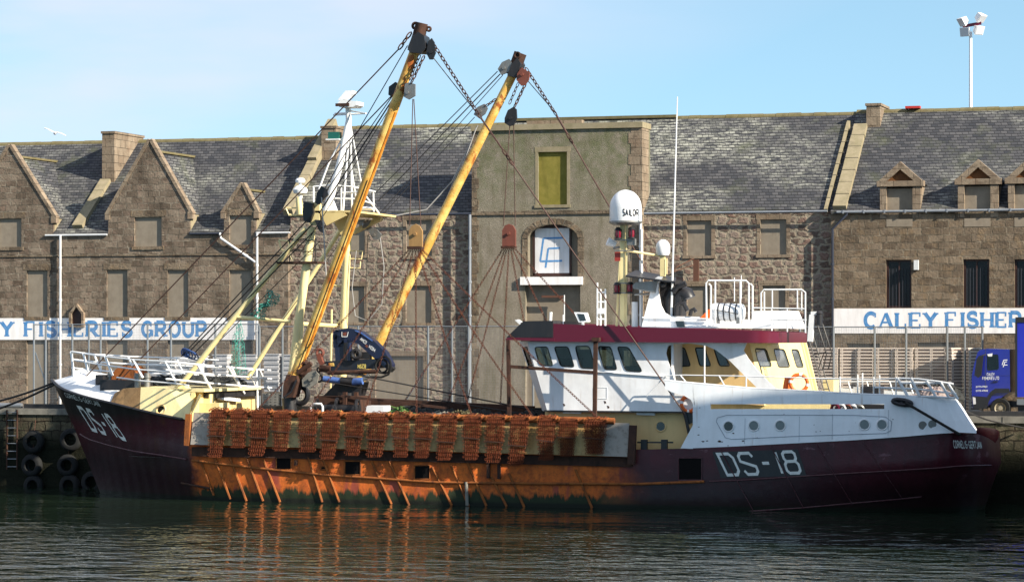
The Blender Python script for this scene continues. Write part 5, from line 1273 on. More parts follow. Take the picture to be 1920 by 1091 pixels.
# ---- rusty gallows frame ahead of the wheelhouse
YGA = -20.45
mb = MB(); mb.beam(P(955,784,YGA), P(953,637,YGA), .14, .14, (0,1,0)); mb.beam(P(1115,790,YGA), P(1117,635,YGA), .15, .15, (0,1,0)); mb.beam(P(955,687,YGA), P(1114,698,YGA), .13, .13); mb.box(*(lambda p: (p.x-.15,p.x+.15,YGA-.15,YGA+.15,p.z-.1,p.z+.05))(P(1118,635,YGA)))
mb.build('gallows_frame', M['rust_dark'], BOAT)
# ---- steel side plate, its dark end frame and the deck gear behind
YP = YN-.32
mb = MB(); mb.prism([P(363,773,YP+.22), P(357,833,YP), P(1176,856,YP), P(1180,793,YP+.22)], (0,.05,0))
t = MT('side_plate', .6, 0, .25)
cc = t.mix(t.ramp(t.noise(1, 5, .6, t.map((.9, .9, .25))), .40, .62), (.42,.31,.14), (.30,.17,.055))
xx = t.xyz()[0]
cc = t.mix(t.math('ADD', t.ramp(xx, xr(402), xr(392)), t.ramp(xx, xr(1120), xr(1140)), True), cc, (.30,.27,.235))
cc = t.mix(t.math('MULTIPLY', t.ramp(t.noise(4, 6, .7), .5, .7), .6), cc, (.07,.04,.022)); t.col(cc).bump(t.noise(12, 4), .3, .01); M['plate'] = t.m
mb.build('side_plate', M['plate'], BOAT)
mb = MB(); mb.beam(P(354,776,YP+.1), P(351,835,YP+.1), .22, .2, (0,1,0)); mb.build('plate_frame', M['rust'], BOAT)
mb = MB(); mb.beam(P(1187,797,YP+.1), P(1184,870,YP+.1), .28, .2, (0,1,0)); mb.beam(P(360,846,YP+.28), P(1186,866,YP+.28), .1, .38); mb.build('plate_frame', M['rust_dark'], BOAT)
# a bank of dark gear along the working deck
for i in range(9):
    px = 600+i*58; q = at(px, -15.5+rnd.uniform(-1,1), ZD); heap('net_pile', q.x, q.y, P(px, 800, -15.5).z, 1.1, 1.2, rnd.uniform(.45,.8), 'net', 60+i)
M['weed'] = paint('green_weed', (.05,.14,.02), .9, (.3,.28,.18), .6, 5, streak=False)
heap('tangled_weed', *P(752,785,-19.4), .35, .3, .45, 'weed', 91); heap('tangled_weed', *P(828,787,-19.4), .5, .3, .25, 'concrete', 92); heap('tangled_weed', *P(868,786,-19.4), .5, .3, .22, 'moss', 93)
mb = MB(); mb.box(P(692,775,-18).x, P(726,775,-18).x, -18.4, -17.6, P(700,790,-18).z, P(700,760,-18).z); mb.build('white_hatch', M['white'], BOAT)
mb = MB(); mb.beam(P(640,742,-19.5), P(840,765,-19.5), .1, .1); mb.build('rusty_rail', M['rust_dark'], BOAT); mb = MB(); mb.beam(P(640,752,-14), P(1000,770,-14), .5, .4); mb.build('rusty_rail', M['rust_dark'], BOAT)
mb = MB()
for px in (647,668): mb.beam(P(px,778,-17.8), P(px,735,-17.8), .16, .16, (0,1,0))
mb.box(P(600,790,-16.8).x, P(676,790,-16.8).x, -17.5, -15.5, P(640,790,-17).z, P(640,742,-17).z); mb.build('winch', M['rust_dark'], BOAT)
mb = MB(); c = P(632,768,-18); 
for k in (-.9,0,.9): mb.torus(c+V((k,0,0)), (1,.2,0), .45, .07, 18, 6)
mb.tube([c+V((-1,0,0)), c+V((1,0,0))], .22, 12); mb.build('winch_drum', M['black'], BOAT, 40)
mb = MB(); mb.tube([P(583,786,-18.6), P(583,762,-18.6), P(587,757,-18.6), P(602,757,-18.6), P(605,762,-18.6), P(605,786,-18.6)], .05, 6); mb.build('deck_hoop', M['white_clean'], BOAT, 40)
mb = MB(); mb.box(P(625,784,-19).x, P(638,784,-19).x, -19.2, -18.8, P(630,790,-19).z, P(630,769,-19).z); mb.build('yellow_float', M['boom'], BOAT)
# ---- cream gantry: two legs with forward braces, a platform and the white mast on top
YN1, YN2 = -18.6, -14.0
n1 = lambda x_, y_, d=0: P(x_, y_, YN1+d)
n2 = lambda x_, y_, d=0: P(x_, y_, YN2+d)
mb = MB(); mb.tube([n1(543,745), n1(557,625), n1(585,425)], .18, 14); mb.box(*(lambda p: (p.x-.22,p.x+.22,YN1-.2,YN1+.2,p.z-.5,p.z+.45))(n1(593,400)))
mb.prism([n1(537,730,-.06), n1(556,590,-.06), n1(561,560,-.06), n1(568,610,-.06), n1(563,660,-.06), n1(552,745,-.06)], (0,.12,0))
mb.tube([n2(641,760), n2(645,598), n2(652,440), n2(656,405)], .17, 14)
mb.tube([n1(562,607), n2(632,611), n2(645,594)], .09, 8)
GAN = mb.build('gantry', M['cream_pale'], BOAT, 40)
for a, c, r in ((n1(335,727), n1(574,427), .115), (n2(464,710), n2(640,428), .1)):
    mb = MB(); mb.tube([a, c], r, 10); mb.build('brace', M['cream_pale'], GAN, 40)
mb = MB(); mb.tube([n1(441,594), n1(545,603)], .075, 8); mb.build('brace', M['cream_pale'], GAN, 40)
mb = MB(); mb.tube([n2(634,650), n2(634,735)], .05, 6); mb.tube([n2(622,580), n2(620,735)], .045, 6); mb.tube([n2(622,535), n2(638,536)], .05, 6); mb.tube([n2(620,735), n2(640,735)], .05, 6); mb.build('ladder_rail', M['cream_pale'], GAN, 40)
mb = MB(); q = [n1(318,737,.6), n1(345,718,.6), n1(372,737,.6)]; mb.prism(q, (0,-.5,0)); mb.build('brace_foot', M['cream_pale'], GAN)
mb = MB(); mb.box(*(lambda p: (p.x-1.3,p.x+.5,YN1-.35,YN1+.9,p.z-.05,p.z+.03))(n1(579,492))); mb.build('crows_platform', M['rust_dark'], GAN)
mb = MB(); 
for y_ in (450,471): mb.tube([n1(541,y_), n1(541,y_-2,.8), n1(593,y_-2,.8), n1(593,y_), n1(585,y_+1,-.3), n1(541,y_,-.0)], .022, 5)
for x_ in (543,592): mb.tube([n1(x_,449), n1(x_,492)], .025, 5)
mb.build('cage_rail', M['wire_dark'], GAN)
mb = MB(); mb.tube([n1(523,451), n1(528,470), n1(543,468), n1(541,452), n1(523,450)], .04, 6); mb.tube([n1(543,475), n1(548,488)], .03, 5); mb.build('rung_step', M['cream_pale'], GAN, 40)
mb = MB(); mb.tube([n2(652,470), n2(680,471), n2(678,486), n2(652,485)], .03, 5); mb.tube([n2(650,502), n2(675,503), n2(676,490)], .03, 5); mb.build('rung_step', M['cream_pale'], GAN, 40)
# platform between the legs
pA, pB = n1(598,398), n2(655,398)
zp = pA.z
mb = MB(); mb.box(pA.x-.1, pA.x+1.6, YN1-.2, YN2+.5, zp-.03, zp+.05)
mb.prism([n1(600,398,-.2), n1(644,397,-.2), n1(650,404,-.2), n1(612,423,-.2)], (0,.12,0))
mb.prism([P(660,399,YN2-.6), P(713,408,YN2-.6), P(713,413,YN2-.6), P(662,439,YN2-.6), P(660,432,YN2-.6), P(700,410,YN2-.6), P(660,404,YN2-.6)], (0,.35,0))
mb.prism([P(618,400,-17), P(662,402,-17), P(655,440,-17), P(640,442,-17)], (0,.15,0))
PLAT = mb.build('platform', M['cream'], GAN)
mb = MB(); mb.tube([n1(560,370,.8), n1(563,403,.8)], .13, 10, r2=.15); mb.tube([n1(540,402,.8), n1(566,404,.8)], .03, 5); mb.tube([n1(536,390,.8), n1(542,404,.8), n1(570,404,.8), n1(570,390,.8), n1(536,390,.8)], .035, 5); mb.build('dome_post', M['cream_pale'], PLAT, 40)
q = n1(563,357,.8); mb = MB(); mb.lathe([(.08,-.35),(.1,-.2),(.28,-.12),(.32,.02),(.2,.16),(.06,.22),(.06,.3),(.2,.33),(.21,.42),(.15,.5),(0,.52)], 16, Matrix.Translation(q)); mb.build('small_dome', M['white_clean'], PLAT, 40)
YQ = -17.0
m = lambda x_, y_, d=0: P(x_, y_, YQ+d)
mb = MB(); mb.tube([m(611,400), m(637,310), m(654,226), m(652,196)], .17, 12, r2=.11); mb.prism([m(606,402,-.1), m(622,372,-.1), m(634,402,-.1)], (0,.2,0))
for l in ([m(655,228), m(620,350)], [m(656,230), m(643,398)], [m(657,232), m(660,392,1)], [m(656,230), m(680,360,1.5), m(712,402,2.5)], [m(655,236), m(617,305), m(598,355)], [m(656,300,1), m(670,390,2)]): mb.tube(l, .042, 6)
mb.tube([m(625,216), m(686,213)], .04, 6); mb.tube([m(656,208), m(686,213,-.6)], .035, 6); mb.tube([m(656,212), m(628,213,.8)], .035, 6)
for y_ in (300, 268): mb.tube([m(640,y_), m(646,y_)], .1, 6)
WM = mb.build('white_mast', M['white_clean'], PLAT, 40)
mb = MB(); c = m(650,191); mb.prism([m(633,193,-.5), m(640,187,-.5), m(668,190,-.5), m(668,197,-.5), m(662,201,-.5), m(636,201,-.5)], (0,.9,0)); mb.prism([m(633,188,-.2), m(648,170,-.2), m(660,170,-.2), m(661,176,-.2), m(640,189,-.2)], (0,.5,0)); mb.build('radar_scanner', M['white_clean'], WM)
mb = MB(); mb.m = 1; mb.box(*(lambda p: (p.x-.3,p.x+.3,YQ-.55,YQ-.45,p.z-.06,p.z+.06))(m(650,198.5))); mb.m = 0; mb.tube([m(640,199,-.3), m(660,199,-.3)], .05, 6); mb.build('radar_base', [M['white_clean'], M['rust_dark']], WM)
mb = MB(); q = m(627,258); mb.m = 1; mb.box(q.x-.3, q.x+.3, YQ-.25, YQ+.25, q.z-.12, q.z-.07); mb.m = 0; mb.box(q.x-.22, q.x+.26, YQ-.18, YQ+.18, q.z-.07, q.z+.22); mb.tube([m(616,262), m(640,262)], .03, 5); mb.build('green_lantern', [flat('green_lantern_glass', (.01,.10,.075), .15), M['white_clean']], WM)
rails([[m(588,350), m(622,347), m(660,350), m(702,359,2.4), m(704,360,2.4)], [m(626,372), m(670,373), m(702,383,2.4)], [m(640,361), m(700,360,2.4)]], [[m(588,350), m(588,395)], [m(640,352), m(640,398)], [m(700,360,2.4), m(701,405,2.4)]], .035, name='mast_platform_rail', rp=.035)
mb = MB(); mb.lathe([(0,0),(.22,.02),(.25,.1),(.12,.16),(0,.17)], 14, Matrix.Translation(P(686,395,-14.6))@Matrix.Scale(1.7,4,V((1,0,0)))); mb.build('platform_lamp', M['white_clean'], PLAT, 40)
mb = MB(); mb.lathe([(0,0),(.2,.02),(.23,.1),(.1,.16),(0,.17)], 14, Matrix.Translation(P(685,418,-14.6))@V((1,-.3,-1)).to_track_quat('Z','Y').to_matrix().to_4x4()); mb.build('platform_lamp', M['steel'], PLAT, 40)
# black head fitting and blocks on the near leg
def lump(name, pts, Y, mat, parent, th=.35, pin=None):
    mb = MB(); mb.prism(poly(pts, Y), (0,th*.28,0)); mb.prism(poly([((a-sum(p[0] for p in pts)/len(pts))*.86+sum(p[0] for p in pts)/len(pts), (b_-sum(p[1] for p in pts)/len(pts))*.86+sum(p[1] for p in pts)/len(pts)) for a, b_ in pts], Y+th*.3), (0,th*.4,0)); mb.prism(poly(pts, Y+th*.72), (0,th*.28,0))
    if pin: p = P(*pin, Y); mb.tube([p+V((0,-.08,0)), p+V((0,th+.1,0))], .07, 10)
    return mb.build(name, M[mat], parent)
lump('head_fitting', [(570,378),(586,381),(587,400),(580,418),(569,414),(567,398)], YN1-.5, 'black', GAN, .7)
lump('pulley_block', [(591,381),(594,362),(602,349),(612,354),(615,366),(604,378),(598,384)], YN1-.6, 'black', GAN, .3, (603,368))
lump('pulley_block', [(590,412),(603,413),(607,425),(605,437),(598,433)], YN1-.5, 'black', GAN, .3, (601,425))
lump('pulley_block', [(686,428),(692,424),(706,430),(715,440),(709,450),(700,449),(692,436)], YN2-.4, 'steel', GAN, .35, (701,441))

# ---- the two derricks
def derrick(base, top, r0, r1, side):
    mb = MB(); n_ = 8; mb.tube([base.lerp(top, i/n_) for i in range(n_+1)], r0, 18, r2=r1)
    return mb.build('derrick', M['boom'], BOAT, 40)
b1, t1 = P(549,716,-19.9), P(783,82,-20.6)
D1 = derrick(b1, t1, .225, .205, -1)
mb = MB(); o = V((.24,-.06,0)); mb.tube([b1.lerp(t1, k)+V((.19,-.12,-.02)) for k in (.06,.3,.55,.8)], .055, 8); mb.build('conduit', M['streak'], D1, 40)
mb = MB(); mb.tube([b1.lerp(t1, k)+V((.10,-.215,-.0)) for k in (.03,.3,.6)], .018, 5); mb.build('hose', M['wire_dark'], D1)
mb = MB(); mb.tube([P(549,717,-19.9), P(553,700,-19.9)], .3, 12); mb.build('heel_collar', M['boom'], D1, 40)
mb = MB(); mb.prism(poly([(537,702),(556,704),(558,716),(549,745),(530,745),(531,722)], -20.3), (0,.7,0)); mb.build('heel_fitting', M['rust_dark'], D1)
mb = MB(); mb.tube([P(556,712,-20.35), P(546,735,-20.35), P(532,745,-20.35)], .04, 6); mb.torus(P(562,740,-19.5), (0,1,0), .35, .12, 16, 8); mb.tube([P(545,790,-19.6), P(542,745,-19.6)], .3, 12); mb.build('heel_post', M['black'], D1, 40)
d1 = (t1-b1).normalized()
mb = MB(); mb.tube([P(777,98,-20.6), P(786,66,-20.6)], .3, 12, r2=.27); mb.prism(poly([(764,90),(772,70),(784,60),(795,68),(798,90),(790,100),(768,99)], -20.95), (0,.7,0)); mb.build('head_fitting', M['black'], D1, 40)
mb = MB(); mb.tube([P(785.5,68,-20.6), P(791,44,-20.6)], .27, 14, r2=.25); mb.torus(P(779,49,-20.6), (0,1,0), .12, .06, 12, 6); mb.torus(P(804,55,-20.6), (0,1,0), .08, .05, 12, 6); mb.build('head_cap', M['rust_dark'], D1, 40)
lump('pulley_block', [(803,78),(809,72),(814,80),(816,100),(811,112),(805,112),(799,100)], -20.9, 'black', D1, .35, (808,98))
lump('pulley_block', [(729,163),(741,154),(747,157),(748,172),(738,185),(728,178)], -20.3, 'black', D1, .35)
lump('pulley_block', [(759,158),(765,155),(778,158),(778,180),(766,187),(757,182)], -20.9, 'steel', D1, .35, (764,174))
mb = MB(); mb.link_chain(P(795,106,-20.9), P(771,156,-20.9), .17, .028); mb.link_chain(P(787,104,-20.7), P(768,150,-20.7), .17, .022); mb.build('hanging_chain', M['chain_dark'], D1)
lump('pulley_block', [(566,712),(576,699),(590,694),(598,702),(594,718),(580,728),(567,724)], -20.1, 'concrete', D1, .3, (582,711))
mb = MB(); c = P(568,690,-20); mb.torus(c, (0,1,0), .25, .13, 14, 8); mb.tube([c+V((-.2,-.1,-.2)), c+V((.4,-.1,.2))], .1, 8); mb.build('swivel', M['rust_dark'], D1, 40)
b2, t2 = P(676,712,-13.6), P(968,128,-12.6)
D2_ = derrick(b2, t2, .215, .185, 1)
mb = MB(); mb.tube([P(960,142,-12.6), P(972,112,-12.6)], .27, 12); mb.prism(poly([(951,142),(958,122),(970,108),(976,120),(968,146)], -12.95), (0,.7,0)); mb.build('head_fitting', M['black'], D2_, 40)
mb = MB(); mb.tube([P(968,122,-12.6), P(976,100,-12.6)], .28, 12); mb.torus(P(970,104,-12.9), (0,1,0), .12, .05, 12, 6); mb.build('head_cap', M['rust_dark'], D2_, 40)
lump('pulley_block', [(933,130),(941,117),(954,111),(960,118),(954,135),(940,141)], -12.9, 'steel', D2_, .4, (945,128))
lump('pulley_block', [(970,138),(978,127),(993,137),(991,150),(984,160),(977,161),(968,150)], -13.0, 'red_oxide', D2_, .4, (979,140))
lump('pulley_block', [(888,215),(895,201),(908,195),(914,203),(909,214),(898,222)], -12.9, 'steel', D2_, .35, (900,209))
lump('pulley_block', [(946,222),(952,207),(962,201),(968,205),(969,222),(963,235),(955,237),(946,231)], -13.0, 'black', D2_, .35, (958,222))
mb = MB(); mb.link_chain(P(985,158,-12.9), P(964,202,-12.9), .17, .03); mb.link_chain(P(972,156,-12.9), P(955,195,-12.9), .17, .02); mb.link_chain(P(930,186,-12.9), P(910,200,-12.9), .15, .025); mb.build('hanging_chain', M['chain_dark'], D2_)
mb = MB(); mb.tube([P(880,275,-12.9), P(848,340,-12.9), P(800,393,-12.9), P(715,410,-13.5)], .03, 6); mb.tube([P(893,240,-12.95), P(850,360,-12.95), P(800,440,-12.95), P(745,570,-13.0), P(700,670,-13.2)], .028, 6); mb.tube([P(896,235,-12.9), P(757,560,-13.0), P(704,672,-13.2)], .022, 6); mb.build('pale_hose', M['rope_white'], D2_, 40)

# ---- standing and running wires of the rig
def wire(p0, p1, r=.022, mat='wire_dark', sag=0, name='rigging_wire'):
    mb = MB(); a, c = P(*p0), P(*p1); n_ = 10 if sag else 1
    mb.tube([a.lerp(c, i/n_)-UP*(sag*4*(i/n_)*(1-i/n_)) for i in range(n_+1)], r, 5); return mb.build(name, M[mat], BOAT)
for a, c, mt_, r in (((747,93,-20.7),(152,715,-17.2),'wire_rust',.028),((738,176,-20.4),(222,716,-18.0),'wire_rust',.026),((764,86,-20.6),(610,352,-19.5),'wire_dark',.02),((736,180,-20.3),(612,358,-19.4),'wire_dark',.02),((738,184,-20.3),(598,400,-19.4),'wire_dark',.03),
    ((741,186,-20.3),(560,480,-19),'wire_dark',.016),((933,134,-12.8),(704,362,-13.8),'wire_dark',.022),((938,139,-12.8),(708,378,-13.8),'wire_dark',.026),((943,141,-12.8),(712,400,-13.8),'wire_dark',.018),((890,220,-12.8),(712,408,-13.8),'wire_dark',.018),
    ((584,404,-19.3),(340,668,-18.2),'wire_dark',.026),((586,420,-19.3),(352,662,-18.2),'wire_dark',.03),((590,432,-19.3),(364,662,-18.2),'wire_dark',.026),((600,452,-19.2),(380,670,-17.5),'wire_dark',.018),((640,452,-15),(500,640,-15),'wire_dark',.016),
    ((560,655,-20),(742,470,-20.4),'wire_rust',.0),((656,700,-18),(1010,770,-18),'wire_dark',.03),((600,714,-18.5),(985,776,-18.5),'wire_dark',.024),((690,440,-14.2),(684,598,-14.2),'wire_dark',.015),((603,370,-19.6),(612,520,-19.6),'rope_white',.028),((975,108,-12.8),(860,205,-12.9),'wire_dark',.0)):
    if r: wire(a, c, r, mt_)
wire((812,108,-20.8),(903,224,-20.7),.02); wire((988,150,-12.8),(1045,216,-12.8),.02)
mb = MB(); mb.tube([P(712,440,-14.2), P(720,500,-14.2), P(716,570,-14.2), P(690,602,-14.2), P(666,592,-14.2), P(660,540,-14.2), P(668,470,-14.2)], .022, 6); mb.build('hanging_hose', M['rope_white'], BOAT, 40)
def chain_stay(a, m_, c, name='chain_stay'):
    mb = MB(); mb.link_chain(P(*a), P(*m_), .2, .026); k = P(*m_); e = P(*c); q = k.lerp(e, .11)
    mb.beam(k, q, .1, .06); mb.link_chain(q, k.lerp(e, .16), .2, .035); mb.tube([k.lerp(e, .15), e], .03, 6); return mb.build(name, M['wire_rust'], BOAT)
chain_stay((808,76,-20.8),(902,222,-20.75),(1284,776,-20.3)); chain_stay((986,128,-12.8),(1043,216,-12.8),(1236,548,-13.5))
mb = MB(); mb.link_chain(P(770,62,-20.7), P(748,92,-20.7), .22, .035); mb.build('hanging_chain', M['chain_dark'], BOAT)
mb = MB(); a = P(1283,772,-20.2); mb.tube([a, P(1288,792,-20.2), P(1292,812,-20.2)], .07, 6); mb.prism(poly([(1281,770),(1298,776),(1302,790),(1290,796)], -20.15), (0,.2,0)); mb.build('stay_anchor', M['black'], BOAT)
mb = MB(); q = P(352,662,-18.2)
for k in range(5): mb.torus(P(345+k*4,660+k*1.5,-18.2), (.4,1,.3*k), .16+.03*k, .03, 14, 5)
mb.build('rope_bundle', flat('blue_rope', (.02,.06,.20), .8), BOAT, 40)
# teal net flying from the brace
M['teal_net'] = paint('teal_netting', (.05,.30,.24), .8, (.02,.14,.12), .5, 5, streak=False, bump=0)
def net_panel(name, rows_, r, label=None):
    mb = MB(); nu = len(rows_[0])
    for row in rows_: mb.tube(row, r, 3)
    for j in range(nu): mb.tube([rr_[j] for rr_ in rows_], r, 3)
    return mb, name
def netcloth(p4, nu, nv, r, seed, bulge=.15):
    q = random.Random(seed); a, b_, c, d = [P(*p) for p in p4]; rows_ = []
    for j in range(nv+1):
        v = j/nv; l, rr_ = a.lerp(d, v), b_.lerp(c, v)
        rows_.append([l.lerp(rr_, i/nu)+V((q.uniform(-1,1)*bulge*.3, q.uniform(-1,1)*bulge+bulge*math.sin(i/nu*9), q.uniform(-1,1)*bulge*.3)) for i in range(nu+1)])
    return net_panel('', rows_, r)[0]
mb = netcloth(((502,541,-19),(523,556,-19),(516,572,-19.1),(493,572,-19)), 12, 10, .012, 3)
m2 = netcloth(((490,571,-19),(497,568,-19),(494,598,-19.1),(468,592,-19)), 9, 10, .012, 4); mb.add(m2.v, m2.f)
m3 = netcloth(((497,570,-19),(503,572,-19),(496,576,-19.1),(491,574,-19)), 4, 6, .014, 5); mb.add(m3.v, m3.f)
lone(mb, 'netting_scrap', M['teal_net'], 'scrap of teal netting caught high on the forward cream brace', 'net', P(497,598,-19))
mb = netcloth(((438,625,-14.5),(452,600,-14.5),(462,700,-14.5),(432,705,-14.5)), 9, 16, .010, 6, .1)
lone(mb, 'netting_scrap', M['teal_net'], 'long thin teal netting hanging down behind the shelter railing', 'net', P(447,705,-14.5))

# ---- navy folding crane
YK = -16.9
k = lambda *pts: [P(x_, y_, YK) for x_, y_ in pts]
M['navy'] = paint('navy_paint', (.008,.013,.042), .3, (.02,.02,.03), .4, 1.5, spec=.5)
M['navy_dark'] = paint('dark_navy_paint', (.012,.018,.03), .4, (.03,.025,.02), .5, 1.5)
mb = MB(); mb.tube([P(650,800,YK+.3), P(650,735,YK+.3)], .45, 14); mb.prism(k((606,742),(632,716),(680,716),(672,745)), (0,.8,0)); CR = mb.build('deck_crane', M['black'], BOAT, 40)
def rod(x0_, y0_, x1_, y1_, r, mat, name='hydraulic_ram', d=0): mb = MB(); mb.tube([P(x0_,y0_,YK+d), P(x1_,y1_,YK+d)], r, 12); return mb.build(name, M[mat], CR, 40)
M['blue_ram'] = paint('light_blue_ram', (.07,.14,.38), .4, (.03,.03,.05), .4, 2)
rod(607,710,640,714,.13,'blue_ram',d=-.2); rod(640,714,662,716,.18,'black',d=-.2); rod(660,716,680,714,.15,'blue_ram',d=-.2); rod(676,714,692,703,.1,'steel',d=-.1)
mb = MB(); mb.prism(k((625,622),(630,618),(645,622),(644,676),(629,678)), (0,.55,0)); mb.build('crane_column', M['navy'], CR)
mb = MB(); mb.prism(k((624,628),(627,621),(640,616.5),(652,615),(668,618),(678,629),(672,645),(660,641),(646,643),(641,650),(626,652)), (-.0,.5,0)); c_ = [P(x_,y_,YK) for x_, y_ in ((648,640),(657,637),(636,627))]
for p in c_: mb.tube([p+V((0,-.05,0)), p+V((0,.6,0))], .07, 10)
mb.build('crane_elbow', M['navy'], CR)
mb = MB(); mb.prism(k((664,618),(676,621),(700,638),(722,660),(734,683),(733,694),(722,690),(702,672),(672,645)), (.02,.42,0)); mb.build('outer_boom', M['navy'], CR)
mb = MB(); mb.prism(k((665,618.5),(676,621.5),(699,638),(698,640),(676,624.5),(666,621)), (0,-.02,0)); mb.build('boom_edge_plate', M['blue_ram'], CR)
mb = MB(); mb.prism(k((609,677),(712,672),(714,690),(620,696)), (0,.48,0)); TB = mb.build('telescopic_boom', M['navy_dark'], CR)
mb = MB(); mb.tube([P(734,684,YK+.2), P(728,690,YK+.2)], .25, 12); mb.torus(P(716,686,YK-.1), (0,1,0), .28, .05, 14, 5); mb.torus(P(721,684,YK-.1), (.4,1,0), .36, .04, 14, 5); mb.tube([P(734,690,YK-.1), P(728,702,YK-.1), P(715,707,YK-.1), P(690,706,YK-.1), P(672,700,YK-.1)], .05, 6); mb.build('hose_bundle', M['rubber'], CR, 40)
mb = MB(); mb.tube([P(615,699,YK-.1), P(706,696,YK-.1)], .09, 8); mb.tube([P(600,690,YK), P(620,692,YK)], .15, 8); mb.build('boom_pipe', M['rust_dark'], CR, 40)
mb = MB(); mb.prism(k((593,664),(600,662),(604,676),(608,682),(600,684),(595,676)), (0,.25,0)); mb.torus(P(600,661,YK+.1), (0,1,0), .14, .07, 14, 6); mb.build('hook_sheave', M['red_oxide'], CR)
mb = MB(); mb.link_chain(P(597,690,YK), P(598,705,YK), .2, .04); mb.torus(P(598,709,YK), (0,1,0), .15, .05, 12, 6); mb.build('crane_hook', M['black'], CR, 40)
rod(655,642,655,676,.12,'navy'); rod(649,642,651,676,.1,'black')
mb = MB(); mb.torus(P(668,664,YK-.1), (0,1,0), .17, .09, 14, 6); mb.torus(P(669,658,YK), (1,.4,0), .15, .06, 12, 6); mb.box(*(lambda p: (p.x-.2,p.x+.4,YK,YK+.3,p.z-.2,p.z+.1))(P(676,664,YK))); mb.build('valve_block', M['black'], CR, 40)
lettering(mb := MB(), '825N', [(686,683),(671,683.5),(671,690),(686,690)], plane_surf(YK), .2, .3); mb.build('crane_lettering', flat('lettering_yellow', (.75,.60,.15)), TB)
lettering(mb := MB(), 'AMCO', [(674.5,637),(685.5,645),(688.5,640.5),(677.5,632.5)], plane_surf(YK-.01), .2, .3); lettering(mb, 'VEBA', [(690.5,650.5),(702,659.5),(705,655.5),(693.5,646.5)], plane_surf(YK-.01), .2, .3)
mb.build('crane_lettering', M['white_clean'], CR)
mb = MB(); band([(641,622),(641,631),(651,631),(653,622)], 1.2, plane_surf(YK-.01)); mb.build('crane_badge', M['white_clean'], CR)
mb = MB(); mb.prism(k((643,623.5),(650,622.5),(649,629.5),(644,629.5)), (0,-.012,0)); mb.prism(k((686.5,645.5),(691,649),(688,652),(684.5,648.5)), (0,-.012,0)); mb.build('crane_badge', M['red_oxide'], CR)
mb = MB(); mb.prism(k((616,680),(626,680),(627,686),(617,686.5)), (0,-.015,0)); mb.build('warning_plate', M['boom'], TB)

# ---- tow beams lying along the rails, the dredges and their chain bridles
ytop = lambda px: 770+(px-400)*.0235
beams = []
mb = MB(); a, c = P(398,773,YN-.15), P(1152,789,YN-.15); mb.tube([a, c], .13, 10)
lone(mb, 'tow_beam', M['rust'], 'rusty tow beam along the near rail with chain dredges hung over it', 'tow beam', (a+c)/2-V((0,0,.13)), smooth=40)
mb = MB(); a, c = P(640,776,-12.4), P(1200,790,-12.4); mb.tube([a, c], .14, 10)
lone(mb, 'tow_beam', M['rust_dark'], 'dark tow beam lying along the far rail behind the deck gear', 'tow beam', (a+c)/2-V((0,0,.13)), smooth=40)
def bridle(pts, Y, yend, mat, ends, label, wires, squash):
    x_, y_ = pts; s_ = 1
    base = P(x_, y_+26, Y); t_ = thing('chain_bridle', label, 'chain bridle', base, 'chain bridles hung from the derricks')
    w_ = 12.5
    lump('bridle_block', [(x_-w_,y_+24),(x_-w_,y_-6),(x_-w_*.6,y_-15),(x_,y_-18 if squash else y_-19),(x_+w_*.6,y_-15),(x_+w_,y_-6),(x_+w_,y_+24)], Y-.2, mat, t_, .4, (x_,y_+0))
    mb = MB(); mb.box(*(lambda p: (p.x-.3,p.x+.3,Y-.2,Y+.2,p.z-.05,p.z+.06))(P(x_,y_+26,Y))); mb.build('shackle_plate', M['rust_dark'], t_)
    for i, (ex, ey, eY, sg) in enumerate(ends):
        mb = MB(); st = P(x_-10+20*i/max(1, len(ends)-1), y_+27, Y); mb.link_chain(st, P(ex, ey, eY), .115, .0145, sg, 7); mb.build('chain', M['bridle_chain'], t_)
    for (a, c) in wires: mb = MB(); mb.tube([P(*a), P(*c)], .02, 5); mb.build('hoist_wire', M['wire_rust'], t_)
    return t_
M['ochre'] = paint('ochre_block_paint', (.33,.19,.07), .6, (.14,.07,.03), .5, 3)
bridle((779,439), -20.75, 0, 'ochre', [(478,772,-20.65,.05),(575,773,-20.65,.12),(682,775,-20.65,.15),(781,778,-20.65,0),(885,779,-20.65,.15),(1000,782,-20.65,.1),(1124,786,-20.65,.05)], 'ochre bridle block below the nearer derrick with seven rusty chains spreading to the near rail', [((774,186,-20.85),(768,424,-20.75)),((776,186,-20.85),(789,424,-20.75))], False)
bridle((954,438), -12.6, 0, 'red_oxide', [(745,772,-12.5,.05),(832,774,-12.5,.05),(870,775,-12.5,.05),(937,778,-12.5,0),(1000,700,-12.5,0),(1070,700,-12.5,0),(1180,700,-12.5,0)], 'red rust bridle block below the farther derrick, hanging in front of the hoist tower', [((956,234,-12.9),(944,424,-12.6)),((963,234,-12.9),(966,424,-12.6))], True)

